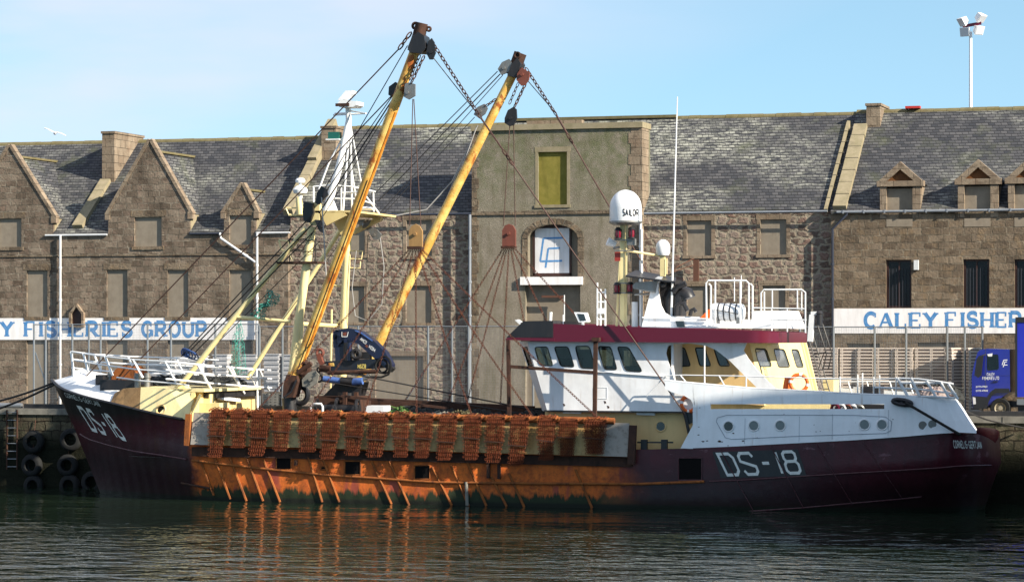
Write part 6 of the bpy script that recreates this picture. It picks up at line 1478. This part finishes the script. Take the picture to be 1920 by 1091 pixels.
def ring(mb, c, r, w_, tilt, n=8, kk=3):
    ax = V((math.sin(tilt)*.75, -1, math.cos(tilt)*.3)); mb.torus(c, ax, r, w_, n, kk)
def mail(x0_, x1_, z0, z1, x0b, x1b, seed, yf, pitch=.088, dense=True):
    q = random.Random(seed); mb = MB(); nr = max(2, int((z0-z1)/pitch)); ncol = max(3, int((x1_-x0_)/pitch))
    for j in range(nr+1):
        k = j/nr; xa, xb = x0_+(x0b-x0_)*k, x1_+(x1b-x1_)*k; z_ = z0+(z1-z0)*k
        for i in range(ncol+(j % 2)):
            u = (i+(0 if j % 2 else .5))/ncol
            c = V((xa+(xb-xa)*u+q.uniform(-.006,.006), yf(z_)+q.uniform(-.012,.012), z_+q.uniform(-.006,.006)))
            ring(mb, c, pitch*.55, .0135, (1 if j % 2 else -1)*.9+q.uniform(-.2,.2))
            ring(mb, c+V((pitch*.5, .05, pitch*.4)), pitch*.55, .0135, (-1 if j % 2 else 1)*.9, 6)
    return mb
DR = [(397,429,812,855),(436,468,799,836),(475,511,818,852),(516,550,806,842),(563,600,806,843),(608,642,815,857),(652,687,814,850),(695,732,816,853),(740,772,812,852),(782,816,814,854),(826,861,819,858),(872,906,820,857),(915,950,826,862),(960,995,826,867),(1011,1045,823,856),(1051,1086,823,850),(1098,1140,820,846)]
DG = 'chain mail dredges slung over the near rail'
protos = []
for sd in range(4):
    t_ = thing('scallop_dredge', '-', 'dredge', (0,0,0), DG)
    q = random.Random(sd*7+2)
    wv, up_, lo_ = .74, (.98,.76,1.06,.86)[sd], (.86,.72,.80,.98)[sd]
    sh = (-.10,-.03,-.14,-.06)[sd]
    front = lambda z_: -.30-.05*min(1, max(0, -z_/.5))
    # over the beam: a curl at the top, then the front
    def yfun(z_): return -.34 if z_ < -.12 else -.34+(z_+.12)*1.6
    mb = mail(-wv/2, wv/2, .02, -up_, -wv/2+sh*.5, wv/2+sh*.5, sd, yfun)
    for kx in range(6):
        for ky in range(3): ring(mb, V((-wv/2+.06+kx*.122+q.uniform(-.02,.02), -.12+ky*.1, .07+.02*ky+q.uniform(-.02,.05))), .058, .015, kx)
    mb.build('chain_mail', M['rust_chain'], t_)
    mb = MB(); mb.beam((-wv/2-.06+sh*.6,-.37,-up_-.02+q.uniform(-.03,.03)), (wv/2+.05+sh*.6,-.37,-up_-.04+q.uniform(-.06,.03)), .035, .045); mb.build('tooth_bar', M['rust_dark'], t_)
    mb = mail(-.32+sh*.6, .30+sh*.6, -up_-.07, -up_-lo_, -.24+sh*1.4, .30+sh*1.3, sd+11, lambda z_: -.37+.04*math.sin(z_*4), .090, False)
    mb.build('chain_belly', M['rust_chain'], t_)
    mb = MB(); mb.beam((-wv/2-.06,-.02,.12), (-wv/2-.03,-.3,.05), .05, .05); mb.beam((wv/2+.06,-.02,.14), (wv/2+.05,-.33,.03), .05, .05); mb.build('dredge_frame', M['rust'], t_)
    protos.append(t_)
ordn = ['foremost, beside the bare grey plate end','second from the bow','third from the bow','fourth from the bow','fifth from the bow, reddest of them','sixth from the bow','seventh from the bow','eighth from the bow','middle one of the row','tenth from the bow','eleventh from the bow','twelfth from the bow','thirteenth from the bow','fourteenth from the bow','third from the wheelhouse end','second from the wheelhouse end','aftermost, wholly in shade']
used = set()
for i, (xa, xb, yb_, ye) in enumerate(DR):
    pi = (0,1,2,3,1,2,0,2,1,0,2,3,0,2,1,3,1)[i]
    o = protos[pi] if pi not in used else copy_tree(protos[pi]); used.add(pi)
    p = P((xa+xb)/2, ytop((xa+xb)/2)+1.5, YN-.15); o.location = p; o['label'] = 'rusty chain dredge over the rail, '+ordn[i]
    o.scale = ((P(xb,800,YN).x-P(xa,800,YN).x)/.83, 1, (ye-ytop(xa))/46.5/((.98,.76,1.06,.86)[pi]+(.86,.72,.80,.98)[pi]))
# life-rings and the raft canister
def lifebuoy(px, py, Y, r, ax, label):
    c = P(px, py, Y); t_ = thing('lifebuoy', label, 'lifebuoy', c-V((0,0,r+.08)))
    a = V(ax).normalized(); u = a.cross(UP).normalized(); v_ = u.cross(a)
    for k in range(8):
        seg = [c+u*(r*math.cos(t__))+v_*(r*math.sin(t__)) for t__ in [math.pi/4*k+(math.pi/4)*j/6+.2 for j in range(7)]] if k % 2 == 0 else None
    mb = MB(); mb.torus(c, a, r, .075, 28, 10); mb.build('ring', M['orange'], t_, 60)
    for k in range(4):
        t0 = math.pi/2*k+.2; mb = MB(); mb.tube([c+u*(r*math.cos(t0+d_))+v_*(r*math.sin(t0+d_)) for d_ in (-.16,-.08,0,.08,.16)], .079, 10); mb.build('white_band', M['white_clean'], t_, 60)
    return t_
lifebuoy(1498,718,-19.65,.33,(.25,-1,0),'orange lifebuoy with white bands hung on the after side rail')
lifebuoy(1291,757,-19.95,.3,(.75,-1,.1),'orange lifebuoy tucked behind the curved end of the white bulwark')
mb = MB(); c = P(1478,719,-19.5); mb.tube([c+V((-.1,0,-.3)), c+V((0,0,.25))], .14, 10); lone(mb, 'light_canister', M['orange'], 'small red orange light canister beside the after lifebuoy', 'canister', c-V((0,0,.4)), smooth=40)
YLR = -18.9
a, c = P(1334,584,YLR), P(1396,586,YLR); cen = (a+c)/2; rr_ = .34
t_ = thing('life_raft', 'white life raft canister with black lashings lying inside the guard rails', 'life raft', cen-V((0,0,rr_+.1)))
mt_ = Matrix.Translation(a)@((c-a).to_track_quat('Z','Y').to_matrix().to_4x4()); Ln = (c-a).length
mb = MB(); mb.lathe([(0,0),(rr_*.7,.0),(rr_*.95,.06),(rr_,.14),(rr_,Ln*.5-.03),(rr_*1.04,Ln*.5-.03),(rr_*1.04,Ln*.5+.03),(rr_,Ln*.5+.03),(rr_,Ln-.14),(rr_*.95,Ln-.06),(rr_*.7,Ln),(0,Ln)], 24, mt_); mb.build('canister', M['white_clean'], t_, 40)
for kf in (.25,.42,.6,.78): mb = MB(); mb.lathe([(rr_*1.05,Ln*kf-.025),(rr_*1.07,Ln*kf),(rr_*1.05,Ln*kf+.025)], 24, mt_); mb.build('lashing', M['black'], t_, 40)
mb = MB(); mb.tube([cen+V((-.5,-.37,.1)), cen+V((.5,-.37,-.08))], .015, 4); mb.build('lashing', M['black'], t_)
for kf in (-.45,.45): mb = MB(); mb.box(cen.x+kf-.05, cen.x+kf+.05, cen.y-.3, cen.y+.3, cen.z-rr_-.12, cen.z-rr_+.1); mb.build('cradle', M['steel'], t_)
# ================================================================ ON THE QUAY
# mooring ropes
def rope(pts, r, label, mat='rope_black'):
    q = []
    for a, c in zip(pts, pts[1:]): q += [a.lerp(c, i/8) for i in range(8)]
    q.append(pts[-1]); k = len(q); d = (pts[0]-pts[-1]).length
    q = [p-UP*(.012*d*4*(i/(k-1))*(1-i/(k-1))) for i, p in enumerate(q)]
    mb = MB(); mb.tube(q, r, 7); return lone(mb, 'mooring_rope', M[mat], label, 'rope', pts[0], 'mooring ropes', smooth=40)
M['rope_black'] = paint('tarry_rope', (.016,.015,.015), .85, (.06,.05,.04), .4, 8, streak=False, bump=.6)
rope([P(101,717,-16.8), P(-30,758,QE-.2)], .05, 'upper dark mooring rope from the bow to the left end of the quay')
rope([P(101,721,-16.9), P(-30,775,QE-.2)], .05, 'lower dark mooring rope from the bow to the left end of the quay')
rope([bs(1697,754,.14), bs(1744,780,.12), P(1797,811,-20.2), P(1812,822,-18.6)], .055, 'thick black mooring rope running down over the white stern plating')
rope([P(1813,771,-16), P(1850,784,-14), P(1920,802,QE-.15)], .035, 'thin rope from the stern to the quay face under the lorry')
# tyre fenders
tp = thing('tyre_fender', '-', 'tyre', (0,0,0), 'tyres hung on the quay face')
mb = MB(); mt_ = Matrix.Rotation(R(90), 4, 'X'); mb.lathe([(.27,-.14),(.30,-.17),(.42,-.17),(.50,-.12),(.53,-.05),(.53,.05),(.50,.12),(.42,.17),(.30,.17),(.27,.14),(.33,.08),(.33,-.08),(.27,-.14)], 28, mt_); mb.build('casing', M['rubber'], tp, 40)
mb = MB(); mb.tube([(0,.05,.5), (.02,.1,1.0)], .02, 5); mb.build('hanging_chain', M['chain_dark'], tp)
TL = [(63,828,'upper tyre fender beside the quay ladder'),(133,824,'upper tyre fender nearest the bow, pale rimmed on its right'),(60,872,'middle tyre fender of the row beside the quay ladder'),(127,872,'middle tyre fender of the row nearest the bow'),(63,910,'lowest tyre fender beside the quay ladder, at the water'),(131,910,'lowest tyre fender below the bow, at the water'),(173,904,'lowest tyre fender half hidden behind the stem')]
for i, (px, py, lb) in enumerate(TL):
    o = tp if i == 0 else copy_tree(tp); o.location = P(px, py, QE-.2); o['label'] = lb; o.rotation_euler = (rnd.uniform(-.1,.1), rnd.uniform(0,6), rnd.uniform(-.15,.15)); s_ = rnd.uniform(.86,1.0); o.scale = (s_,1,s_)
    for ch in o.children:
        if ch.name.startswith('hanging'): ch.rotation_euler = (0, -o.rotation_euler.y, 0)
t_ = thing('quay_ladder', 'pale rusty iron ladder let into the quay face at the far left', 'ladder', P(22,868,QE-.15))
for px, nm in ((13,'stile'),(32,'stile')): mb = MB(); mb.beam(P(px,768,QE-.12), P(px,880,QE-.12), .07, .05, (1,0,0)); mb.build(nm, M['rust_dark'], t_)
for i in range(8): py = 773+i*14.5; mb = MB(); mb.tube([P(13,py,QE-.12), P(32,py,QE-.12)], .022, 6); mb.build('rung', M['galv'], t_)
# wire mesh fences
def fence(xs, ytop_px, Y, label, pan, tilt=0, top=True):
    t_ = thing('mesh_fence', label, 'fence', at(sum((xs[0], xs[-1]))/2, Y, GZ))
    zt_f = P((xs[0]+xs[-1])/2, ytop_px, Y).z
    for a, c in zip(xs, xs[1:]):
        if (a, c) in pan: continue
        xa, xb = XP(a, Y)+.05, XP(c, Y)-.05; mb = MB(); x = xa
        while x < xb: mb.quad((x-.0035,Y,GZ+.05),(x+.0035,Y,GZ+.05),(x+.0035,Y,zt_f-.03),(x-.0035,Y,zt_f-.03)); x += .075
        z_ = GZ+.1
        while z_ < zt_f-.05: mb.quad((xa,Y-.008,z_-.003),(xb,Y-.008,z_-.003),(xb,Y-.008,z_+.003),(xa,Y-.008,z_+.003)); z_ += .075
        mb.build('mesh_panel', M['wire'], t_, fix=False)
    for px in xs: mb = MB(); x = XP(px, Y); mb.tube([(x,Y-.02,GZ), (x,Y-.02,zt_f+.03)], .05, 8); mb.build('post', M['galv'], t_, 40)
    if top: mb = MB(); mb.tube([(XP(xs[0],Y),Y-.02,zt_f), (XP(xs[-1],Y),Y-.02,zt_f)], .03, 6); mb.build('top_rail', M['galv'], t_, 40)
    return t_
f1 = fence([64,86,136,167,189,277,321,404,449,485], 608, -5.0, 'grey wire mesh fence in front of the GROUP sign, left of the crane', ())
mb = MB(); mb.beam(P(66,660,-5.0), P(85,715,-5.0), .06, .05, (0,1,0)); mb.build('stay', M['galv'], f1)
f2 = fence([487,530,640,672,803,848,879,1000], 612, -5.2, 'grey wire mesh fence behind the crane and chains, before the rubble store', ())
mb = MB(); mb.tube([P(798,693,-5.1), P(757,757,-5.1)], .04, 6); mb.build('stay', M['galv'], f2)
f3 = fence([1500,1563,1640,1699,1776,1809,1842], 613, -5.6, 'tall grey mesh fence holding back the fish boxes under the CALEY sign', ())
# nested white fish boxes
M['box_white'] = paint('fish_box_plastic', (.66,.57,.49), .5, (.36,.26,.21), .4, 2)
M['box_grey'] = paint('fish_box_pale_grey', (.50,.50,.52), .5, (.3,.3,.3), .4, 2)
M['box_side'] = paint('grimy_box_side', (.22,.16,.135), .6, (.14,.10,.08), .4, 2)  # dark body colour paints in the shade between the bright rims
def fish_box(mat, lx, ly, h, ribs):
    mb = MB(); x, y, e = lx/2, ly/2, .05; m0 = 1 if ribs else 0; rh = h*.42 if ribs else .05
    mb.m = m0; mb.box(-x+e*2, x-e*2, -y+e*2, y-e*2, 0, .012)
    for s_ in (-1, 1):
        mb.m = m0
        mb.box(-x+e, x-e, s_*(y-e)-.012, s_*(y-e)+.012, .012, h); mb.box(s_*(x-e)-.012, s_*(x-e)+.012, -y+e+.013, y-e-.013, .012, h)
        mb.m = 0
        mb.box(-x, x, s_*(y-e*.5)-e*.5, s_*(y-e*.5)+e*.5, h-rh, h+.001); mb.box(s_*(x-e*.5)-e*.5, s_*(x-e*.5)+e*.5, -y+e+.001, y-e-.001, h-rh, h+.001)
    if ribs:
        for kx in (-.44,-.36,.36,.44): mb.box(kx*lx-.02, kx*lx+.02, -y+.004, -y+e-.013, .01, h-rh-.001)
        for ky in (-.3,0,.3): mb.box(x-e+.013, x-.004, ky*ly-.03, ky*ly+.03, .01, h-rh-.001)
    o = mb.build('fish_box', [M[mat], M['box_side']]); return o
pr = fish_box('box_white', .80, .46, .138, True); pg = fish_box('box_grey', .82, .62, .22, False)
BG = 'fish boxes nested in tall stacks'
BG2 = 'pale fish boxes stacked behind the left fence'
cols = [(1524,-3.4,0),(1556,-3.4,0),(1592,-3.3,.15),(1626,-3.4,0),(1661,-3.4,0),(1696,-3.5,0),(1734,-3.4,0),(1761,-3.4,0),(1790,-4.2,.9),(1822,-4.2,.9)]
nm = ['partly behind the after ladder','leftmost clear one beside the ladder','just left of the first tall post','right of the first tall post','left of the thick fence post','right of the thick fence post','left of the second dark gap','right of the second dark gap','turned and sunlit, left of the lorry shadow','turned and sunlit, nearest the lorry cab']
used = {}
def put(proto, loc, rz, label, grp):
    o = proto if proto.name not in used else proto.copy()
    if proto.name in used: COL.objects.link(o)
    used[proto.name] = 1; o.location = loc; o.rotation_euler = (0,0,rz); return tag(o, label, 'fish box', grp)
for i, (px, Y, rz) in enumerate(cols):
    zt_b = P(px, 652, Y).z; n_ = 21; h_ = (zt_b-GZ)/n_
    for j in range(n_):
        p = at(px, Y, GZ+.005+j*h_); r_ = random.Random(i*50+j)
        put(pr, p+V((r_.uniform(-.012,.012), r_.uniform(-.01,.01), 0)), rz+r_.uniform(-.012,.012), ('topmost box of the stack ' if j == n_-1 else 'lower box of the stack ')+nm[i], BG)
lc = [(292,-3.6,676),(318,-3.6,672),(345,-3.4,668),(372,-3.4,667),(416,-3.4,664),(470,-3.4,664),(512,-3.4,663),(548,-3.3,664)]
ln = ['at the left end, lowest of the left stacks','second from the left end','left of the white fence post','right of the white fence post','left of the green net','right of the green net','left of the gantry leg','right of the far brace']
for i, (px, Y, py) in enumerate(lc):
    zt_b = P(px, py, Y).z; n_ = 8; h_ = .225
    for j in range(n_):
        p = at(px, Y, zt_b-(n_-j)*h_); 
        if p.z < GZ: p.z = GZ+.002
        r_ = random.Random(900+i*50+j); put(pg, p+V((r_.uniform(-.02,.02), r_.uniform(-.02,.02), 0)), r_.uniform(-.03,.03), ('topmost pale box of the stack ' if j == n_-1 else 'lower pale box of the stack ')+ln[i], BG2)
for i, (px, Y, py) in enumerate(lc):      # pallets of boxes stand on a dark plinth of pallets
    zt_b = P(px, py, Y).z-8*.225
    if zt_b > GZ+.1:
        p = at(px, Y, GZ); mb = MB(); z_ = GZ+.003; h_ = .13
        while z_+h_ < zt_b+.001:
            for yy in (-.3,0,.3): mb.box(p.x-.42, p.x+.42, Y+yy-.05, Y+yy+.05, z_, z_+.09)
            for xx in (-.36,-.12,.12,.36): mb.box(p.x+xx-.06, p.x+xx+.06, Y-.35, Y+.35, z_+.091, z_+h_)
            z_ += h_+.001
        lone(mb, 'pallet_stack', M['concrete'], 'grey pallets under the box stack '+ln[i], 'pallets', (p.x,Y,GZ), 'pallets under the left fish boxes')
# ---- blue lorry
YTK = -7.2
M['truck_blue'] = paint('lorry_blue', (.012,.020,.25), .25, (.01,.015,.12), .35, .6, bump=.03, spec=.6)
M['curtain_blue'] = paint('lorry_curtain', (.016,.027,.42), .5, (.01,.015,.2), .4, .8, bump=.3)
M['truck_black'] = flat('lorry_black', (.012,.013,.016), .5)
TR = thing('lorry', 'small blue lorry with white door lettering parked on the quay behind the stern', 'lorry', at(1900, YTK+1.2, GZ))
kx = lambda *pts: [P(x_, y_, YTK) for x_, y_ in pts]
WD = 2.3
cabp = [(1822,742),(1822,704),(1827,680),(1833,660),(1838,655.5),(1850,653.5),(1893,655),(1894,735),(1888,735),(1880,729),(1864,729),(1856,737),(1850,748),(1846,765),(1824,765)]
win = [(1850,665),(1872,664),(1873,693),(1850,695)]; qw = [(1829,703),(1833,674),(1837,667),(1846,666),(1842,703),(1836,708)]
# doors and windows are cut into the near side
mb = MB(); mb.prism(kx(*cabp), (0,.06,0), [kx(*rounded(win))]); q = kx(*cabp)
mb.prism([p+V((0,.061,0)) for p in kx((1840,700),(1893,700),(1893,735),(1846,765),(1824,765),(1822,742),(1822,704))], (0,WD-.12,0))
mb.prism([p+V((0,.061,0)) for p in kx((1833,660),(1838,655.5),(1850,653.5),(1893,655),(1893,661),(1836,662))], (0,WD-.12,0))
mb.prism([p+V((0,.061,0)) for p in kx((1884,661),(1893,661),(1893,700),(1884,700))], (0,WD-.12,0))
mb.prism([p+V((0,WD-.06,0)) for p in q], (0,.06,0)); CAB = mb.build('cab', M['truck_blue'], TR)
mb = MB(); mb.prism([p+V((0,.03,0)) for p in kx(*win)], (0,.01,0)); mb.build('door_window', M['see_glass'], CAB)
mb = MB(); a = kx((1834,662),(1823,704)); mb.prism([a[0]+V((-.02,.1,0)), a[1]+V((-.02,.1,0)), a[1]+V((-.02,WD-.1,0)), a[0]+V((-.02,WD-.1,0))], (.03,0,0)); mb.build('windscreen', M['glass'], CAB)
mb = MB(); mb.prism([p+V((0,-.35,0)) for p in kx(*qw)], (0,.1,0)); mb.beam(P(1838,668,YTK-.3), P(1848,664,YTK), .04, .04); mb.build('wing_mirror', M['truck_black'], CAB)
mb = MB(); mb.prism([p+V((0,-.02,0)) for p in kx((1851,664),(1861,662),(1860,668),(1853,668))], (0,.03,0)); mb.build('sun_sticker', M['white_clean'], CAB)
mb = MB(); mb.tube(kx((1848,653),(1848,735)), .006, 4); mb.tube(kx((1823,704),(1893,704)), .006, 4); mb.build('door_seam', M['truck_black'], CAB)
mb = MB(); mb.beam(P(1862,715,YTK-.02), P(1871,715,YTK-.02), .05, .04); mb.build('door_handle', M['truck_black'], CAB)
mb = MB(); mb.prism([p+V((0,-.015,0)) for p in kx((1824,742),(1850,744),(1845,766),(1825,766))], (0,WD,0)); mb.prism([p+V((0,-.02,0)) for p in kx((1844,766),(1850,746),(1858,734),(1866,728),(1892,728),(1894,735),(1890,736),(1868,736),(1860,741),(1854,752),(1850,766))], (0,.4,0)); mb.build('bumper_and_arch', M['truck_black'], CAB)
mb = MB(); mb.prism([p+V((0,-.03,0)) for p in kx((1824,744),(1829,745),(1830,757),(1825,758))], (0,.3,0)); mb.build('headlight', flat('headlight', (.6,.6,.62), .15), CAB)
sfT = plane_surf(YTK)
mb = MB(); lettering(mb, 'CALEY', [(1850.5,704),(1864.5,704),(1864.5,699),(1850.5,699)], sfT, .2, .32); lettering(mb, 'FISHERIES LTD', [(1842,711.5),(1873,711),(1873,706),(1842,706.5)], sfT, .2, .3)
lettering(mb, '01779 479021', [(1830,726.5),(1851,726),(1851,723),(1830,723.5)], sfT, .22, .3); lettering(mb, '01779 479012', [(1830,734),(1852,733.5),(1852,730.5),(1830,731)], sfT, .22, .3)
mb.build('door_lettering', M['white_clean'], CAB)
mb = MB(); band([(1889,674.5),(1882,675),(1879,684)], 1.5, sfT); band([(1888,678),(1884,678.5),(1881,688)], 1.5, sfT); band([(1889,684),(1882,684)], 1.4, sfT, .008); mb.build('cab_monogram', M['white_clean'], CAB)
mb = MB(); x0_ = P(1906,600,YTK).x; zt_t, zb_t = P(1915,599,YTK).z, P(1915,744,YTK).z
mb.box(x0_, x0_+6.2, YTK-.05, YTK+WD+.05, zb_t, zt_t-.12); BX = mb.build('curtain_side_body', M['curtain_blue'], TR)
mb = MB(); mb.box(x0_-.04, x0_+6.25, YTK-.08, YTK+WD+.08, zt_t-.119, zt_t+.1); mb.box(x0_-.05, x0_+.04, YTK-.07, YTK+WD+.07, zb_t, zt_t-.12); mb.build('body_frame', M['truck_black'], BX)
mb = MB(); mb.box(P(1840,760,YTK).x, x0_+6, YTK+.5, YTK+WD-.5, zb_t-.45, zb_t-.2); mb.box(x0_+.05, x0_+1.6, YTK+.05, YTK+.5, zb_t-.75, zb_t-.2); mb.build('chassis', M['truck_black'], TR)
mb = MB(); mb.beam(P(1907,753,YTK-.03), P(1935,754,YTK-.03), .12, .25); mb.build('side_guard', M['galv'], TR)
def wheel(px, py, Y):
    c = P(px, py, Y); m_ = Matrix.Translation(c)@Matrix.Rotation(R(90), 4, 'X'); r = c.z-GZ
    mb = MB(); mb.lathe([(r*.55,-.12),(r*.62,.02),(r*.9,.03),(r*.98,0),(r,-.05),(r,-.25),(r*.6,-.28)], 28, m_); w_ = mb.build('wheel', M['rubber'], TR, 40)
    mb = MB(); mb.lathe([(0,-.02),(r*.2,-.02),(r*.24,-.06),(r*.4,-.10),(r*.5,-.03),(r*.56,.01)], 24, m_)
    for k_ in range(8): a_ = k_*math.pi/4; mb.tube([m_@V((r*.33*math.cos(a_), r*.33*math.sin(a_), -.08)), m_@V((r*.33*math.cos(a_), r*.33*math.sin(a_), -.03))], .022, 6)
    mb.build('rim', M['rim'], w_, 40)
M['rim'] = paint('dusty_rim', (.34,.30,.22), .5, (.12,.08,.05), .5, 3)
wheel(1875.5,765,YTK); wheel(1875.5,765,YTK+WD-.3)
for Y in (YTK+.05, YTK+WD-.3): p = P(1875.5,765,Y); q = p+V((4.6,0,0)); u_ = (q-CAM); k_ = RT.dot(u_)/FW.dot(u_); wheel(960+F*k_, HOR-F*(q.z-CAM.z)/FW.dot(u_), Y)

# ---- floodlight mast far behind the roofs, and a gull
YFM = 60
M['lens'] = flat('lamp_lens', (.55,.57,.6), .15)
fm = lambda x_, y_: P(x_, y_, YFM)
t_ = thing('floodlight_mast', 'tall slender white floodlight mast rising behind the roof ridge at right', 'light mast', at(1820, YFM, GZ))
mb = MB(); mb.tube([at(1820,YFM,GZ), fm(1820,60)], .16, 12, r2=.1); mb.build('pole', M['white_clean'], t_, 40)
mb = MB(); mb.beam(fm(1805,50), fm(1840,44), .12, .2); mb.build('cross_arm', M['maroon'], t_)
for (px, py, ax) in ((1806,40,(-.6,-.5,-.5)),(1838,33,(.5,-.3,-.5)),(1811,60,(-.3,-1,-.2)),(1834,56,(.6,-.6,-.4))):
    c = fm(px, py); m_ = Matrix.Translation(c)@V(ax).to_track_quat('Z','Y').to_matrix().to_4x4(); mb = MB()
    mb.hexa([m_@V(p) for p in ((-.2,-.2,-.25),(.2,-.2,-.25),(.2,.2,-.25),(-.2,.2,-.25),(-.34,-.3,.2),(.34,-.3,.2),(.34,.3,.2),(-.34,.3,.2))]); h_ = mb.build('lamp_head', M['white_clean'], t_)
    mb = MB(); mb.hexa([m_@V(p) for p in ((-.3,-.26,.2),(.3,-.26,.2),(.3,.26,.2),(-.3,.26,.2),(-.3,-.26,.22),(.3,-.26,.22),(.3,.26,.22),(-.3,.26,.22))]); mb.build('lens', M['lens'], h_)
YGU = 10
mb = MB(); gp = lambda x_, y_, d=0: P(x_, y_, YGU+d)
M['gull'] = flat('gull_feathers', (.62,.62,.62), .7)
def wingstrip(pts, chord):
    rows_ = []
    for i, p in enumerate(pts):
        c_ = chord*(1-.85*(i/(len(pts)-1))**2); rows_.append([p+V((0,-c_*.5,.0)), p+V((0,-c_*.2,.035)), p+V((0,c_*.2,.03)), p+V((0,c_*.5,0)), p+V((0,0,-.02))])
    mb.grid(rows_, True)
body = [(.0,-.30),(.05,-.24),(.085,-.1),(.09,.05),(.06,.2),(.045,.28),(.05,.33),(.03,.38),(.0,.42)]
mb.lathe(body, 12, Matrix.Translation(gp(103,250))@V((.45,-.85,-.1)).to_track_quat('Z','Y').to_matrix().to_4x4())
wingstrip([gp(103,249.5), gp(97,246,.02), gp(90,242.5,.05), gp(83,240.5,.1)], .26); wingstrip([gp(103,249.5), gp(109,249,.0), gp(116,251,.04), gp(124,255,.1)], .26)
g0 = gp(103,250); tri = [g0+V((-.14,.26,.0)), g0+V((-.2,.32,.01)), g0+V((-.1,.36,.01))]; mb.prism(tri, (0,0,.015))
lone(mb, 'gull', M['gull'], 'single pale gull gliding in the sky above the left roof', 'bird', gp(103,250), smooth=50)
# ---- tall unseen block added at the right, its top edge shaped to shade the stern
def shadow_line(pxs, s):
    out_ = []
    for px, py in pxs: out_.append(P(px, py, YN)-LD*s)
    return out_
SL = shadow_line([(800,962),(860,925),(1000,858),(1150,800),(1300,748),(1460,722),(1600,712),(1700,694),(1790,690),(1860,686),(1930,668),(2010,648),(2100,608),(2240,540),(2420,455),(2700,300),(2900,185),(3100,110),(3500,60)], 37.0)
ex = SL[-1]+V((4,0,0))
t_ = thing('supply_ship', 'tall grey supply ship berthed beyond the right edge of the view', 'ship', (SL[0].x+10, SL[0].y-5, 0))
M['ship_grey'] = paint('ship_grey', (.25,.27,.30), .5, (.15,.1,.08), .3, .4)
mb = MB(); mb.prism([SL[0]]+SL[1:]+[ex, V((ex.x, ex.y, 7)), V((SL[0].x, SL[0].y, 7))], (0,-9,0)); mb.build('superstructure', M['ship_grey'], t_)
mb = MB(); y_ = SL[0].y; mb.prism([V((SL[0].x-3,y_+1,7)), V((SL[0].x+1,y_+1,-1)), V((ex.x+8,y_+1,-1)), V((ex.x+8,y_+1,7))], (0,-11,0)); mb.build('hull', M['maroon'], t_)  # lower body of the added shadow block
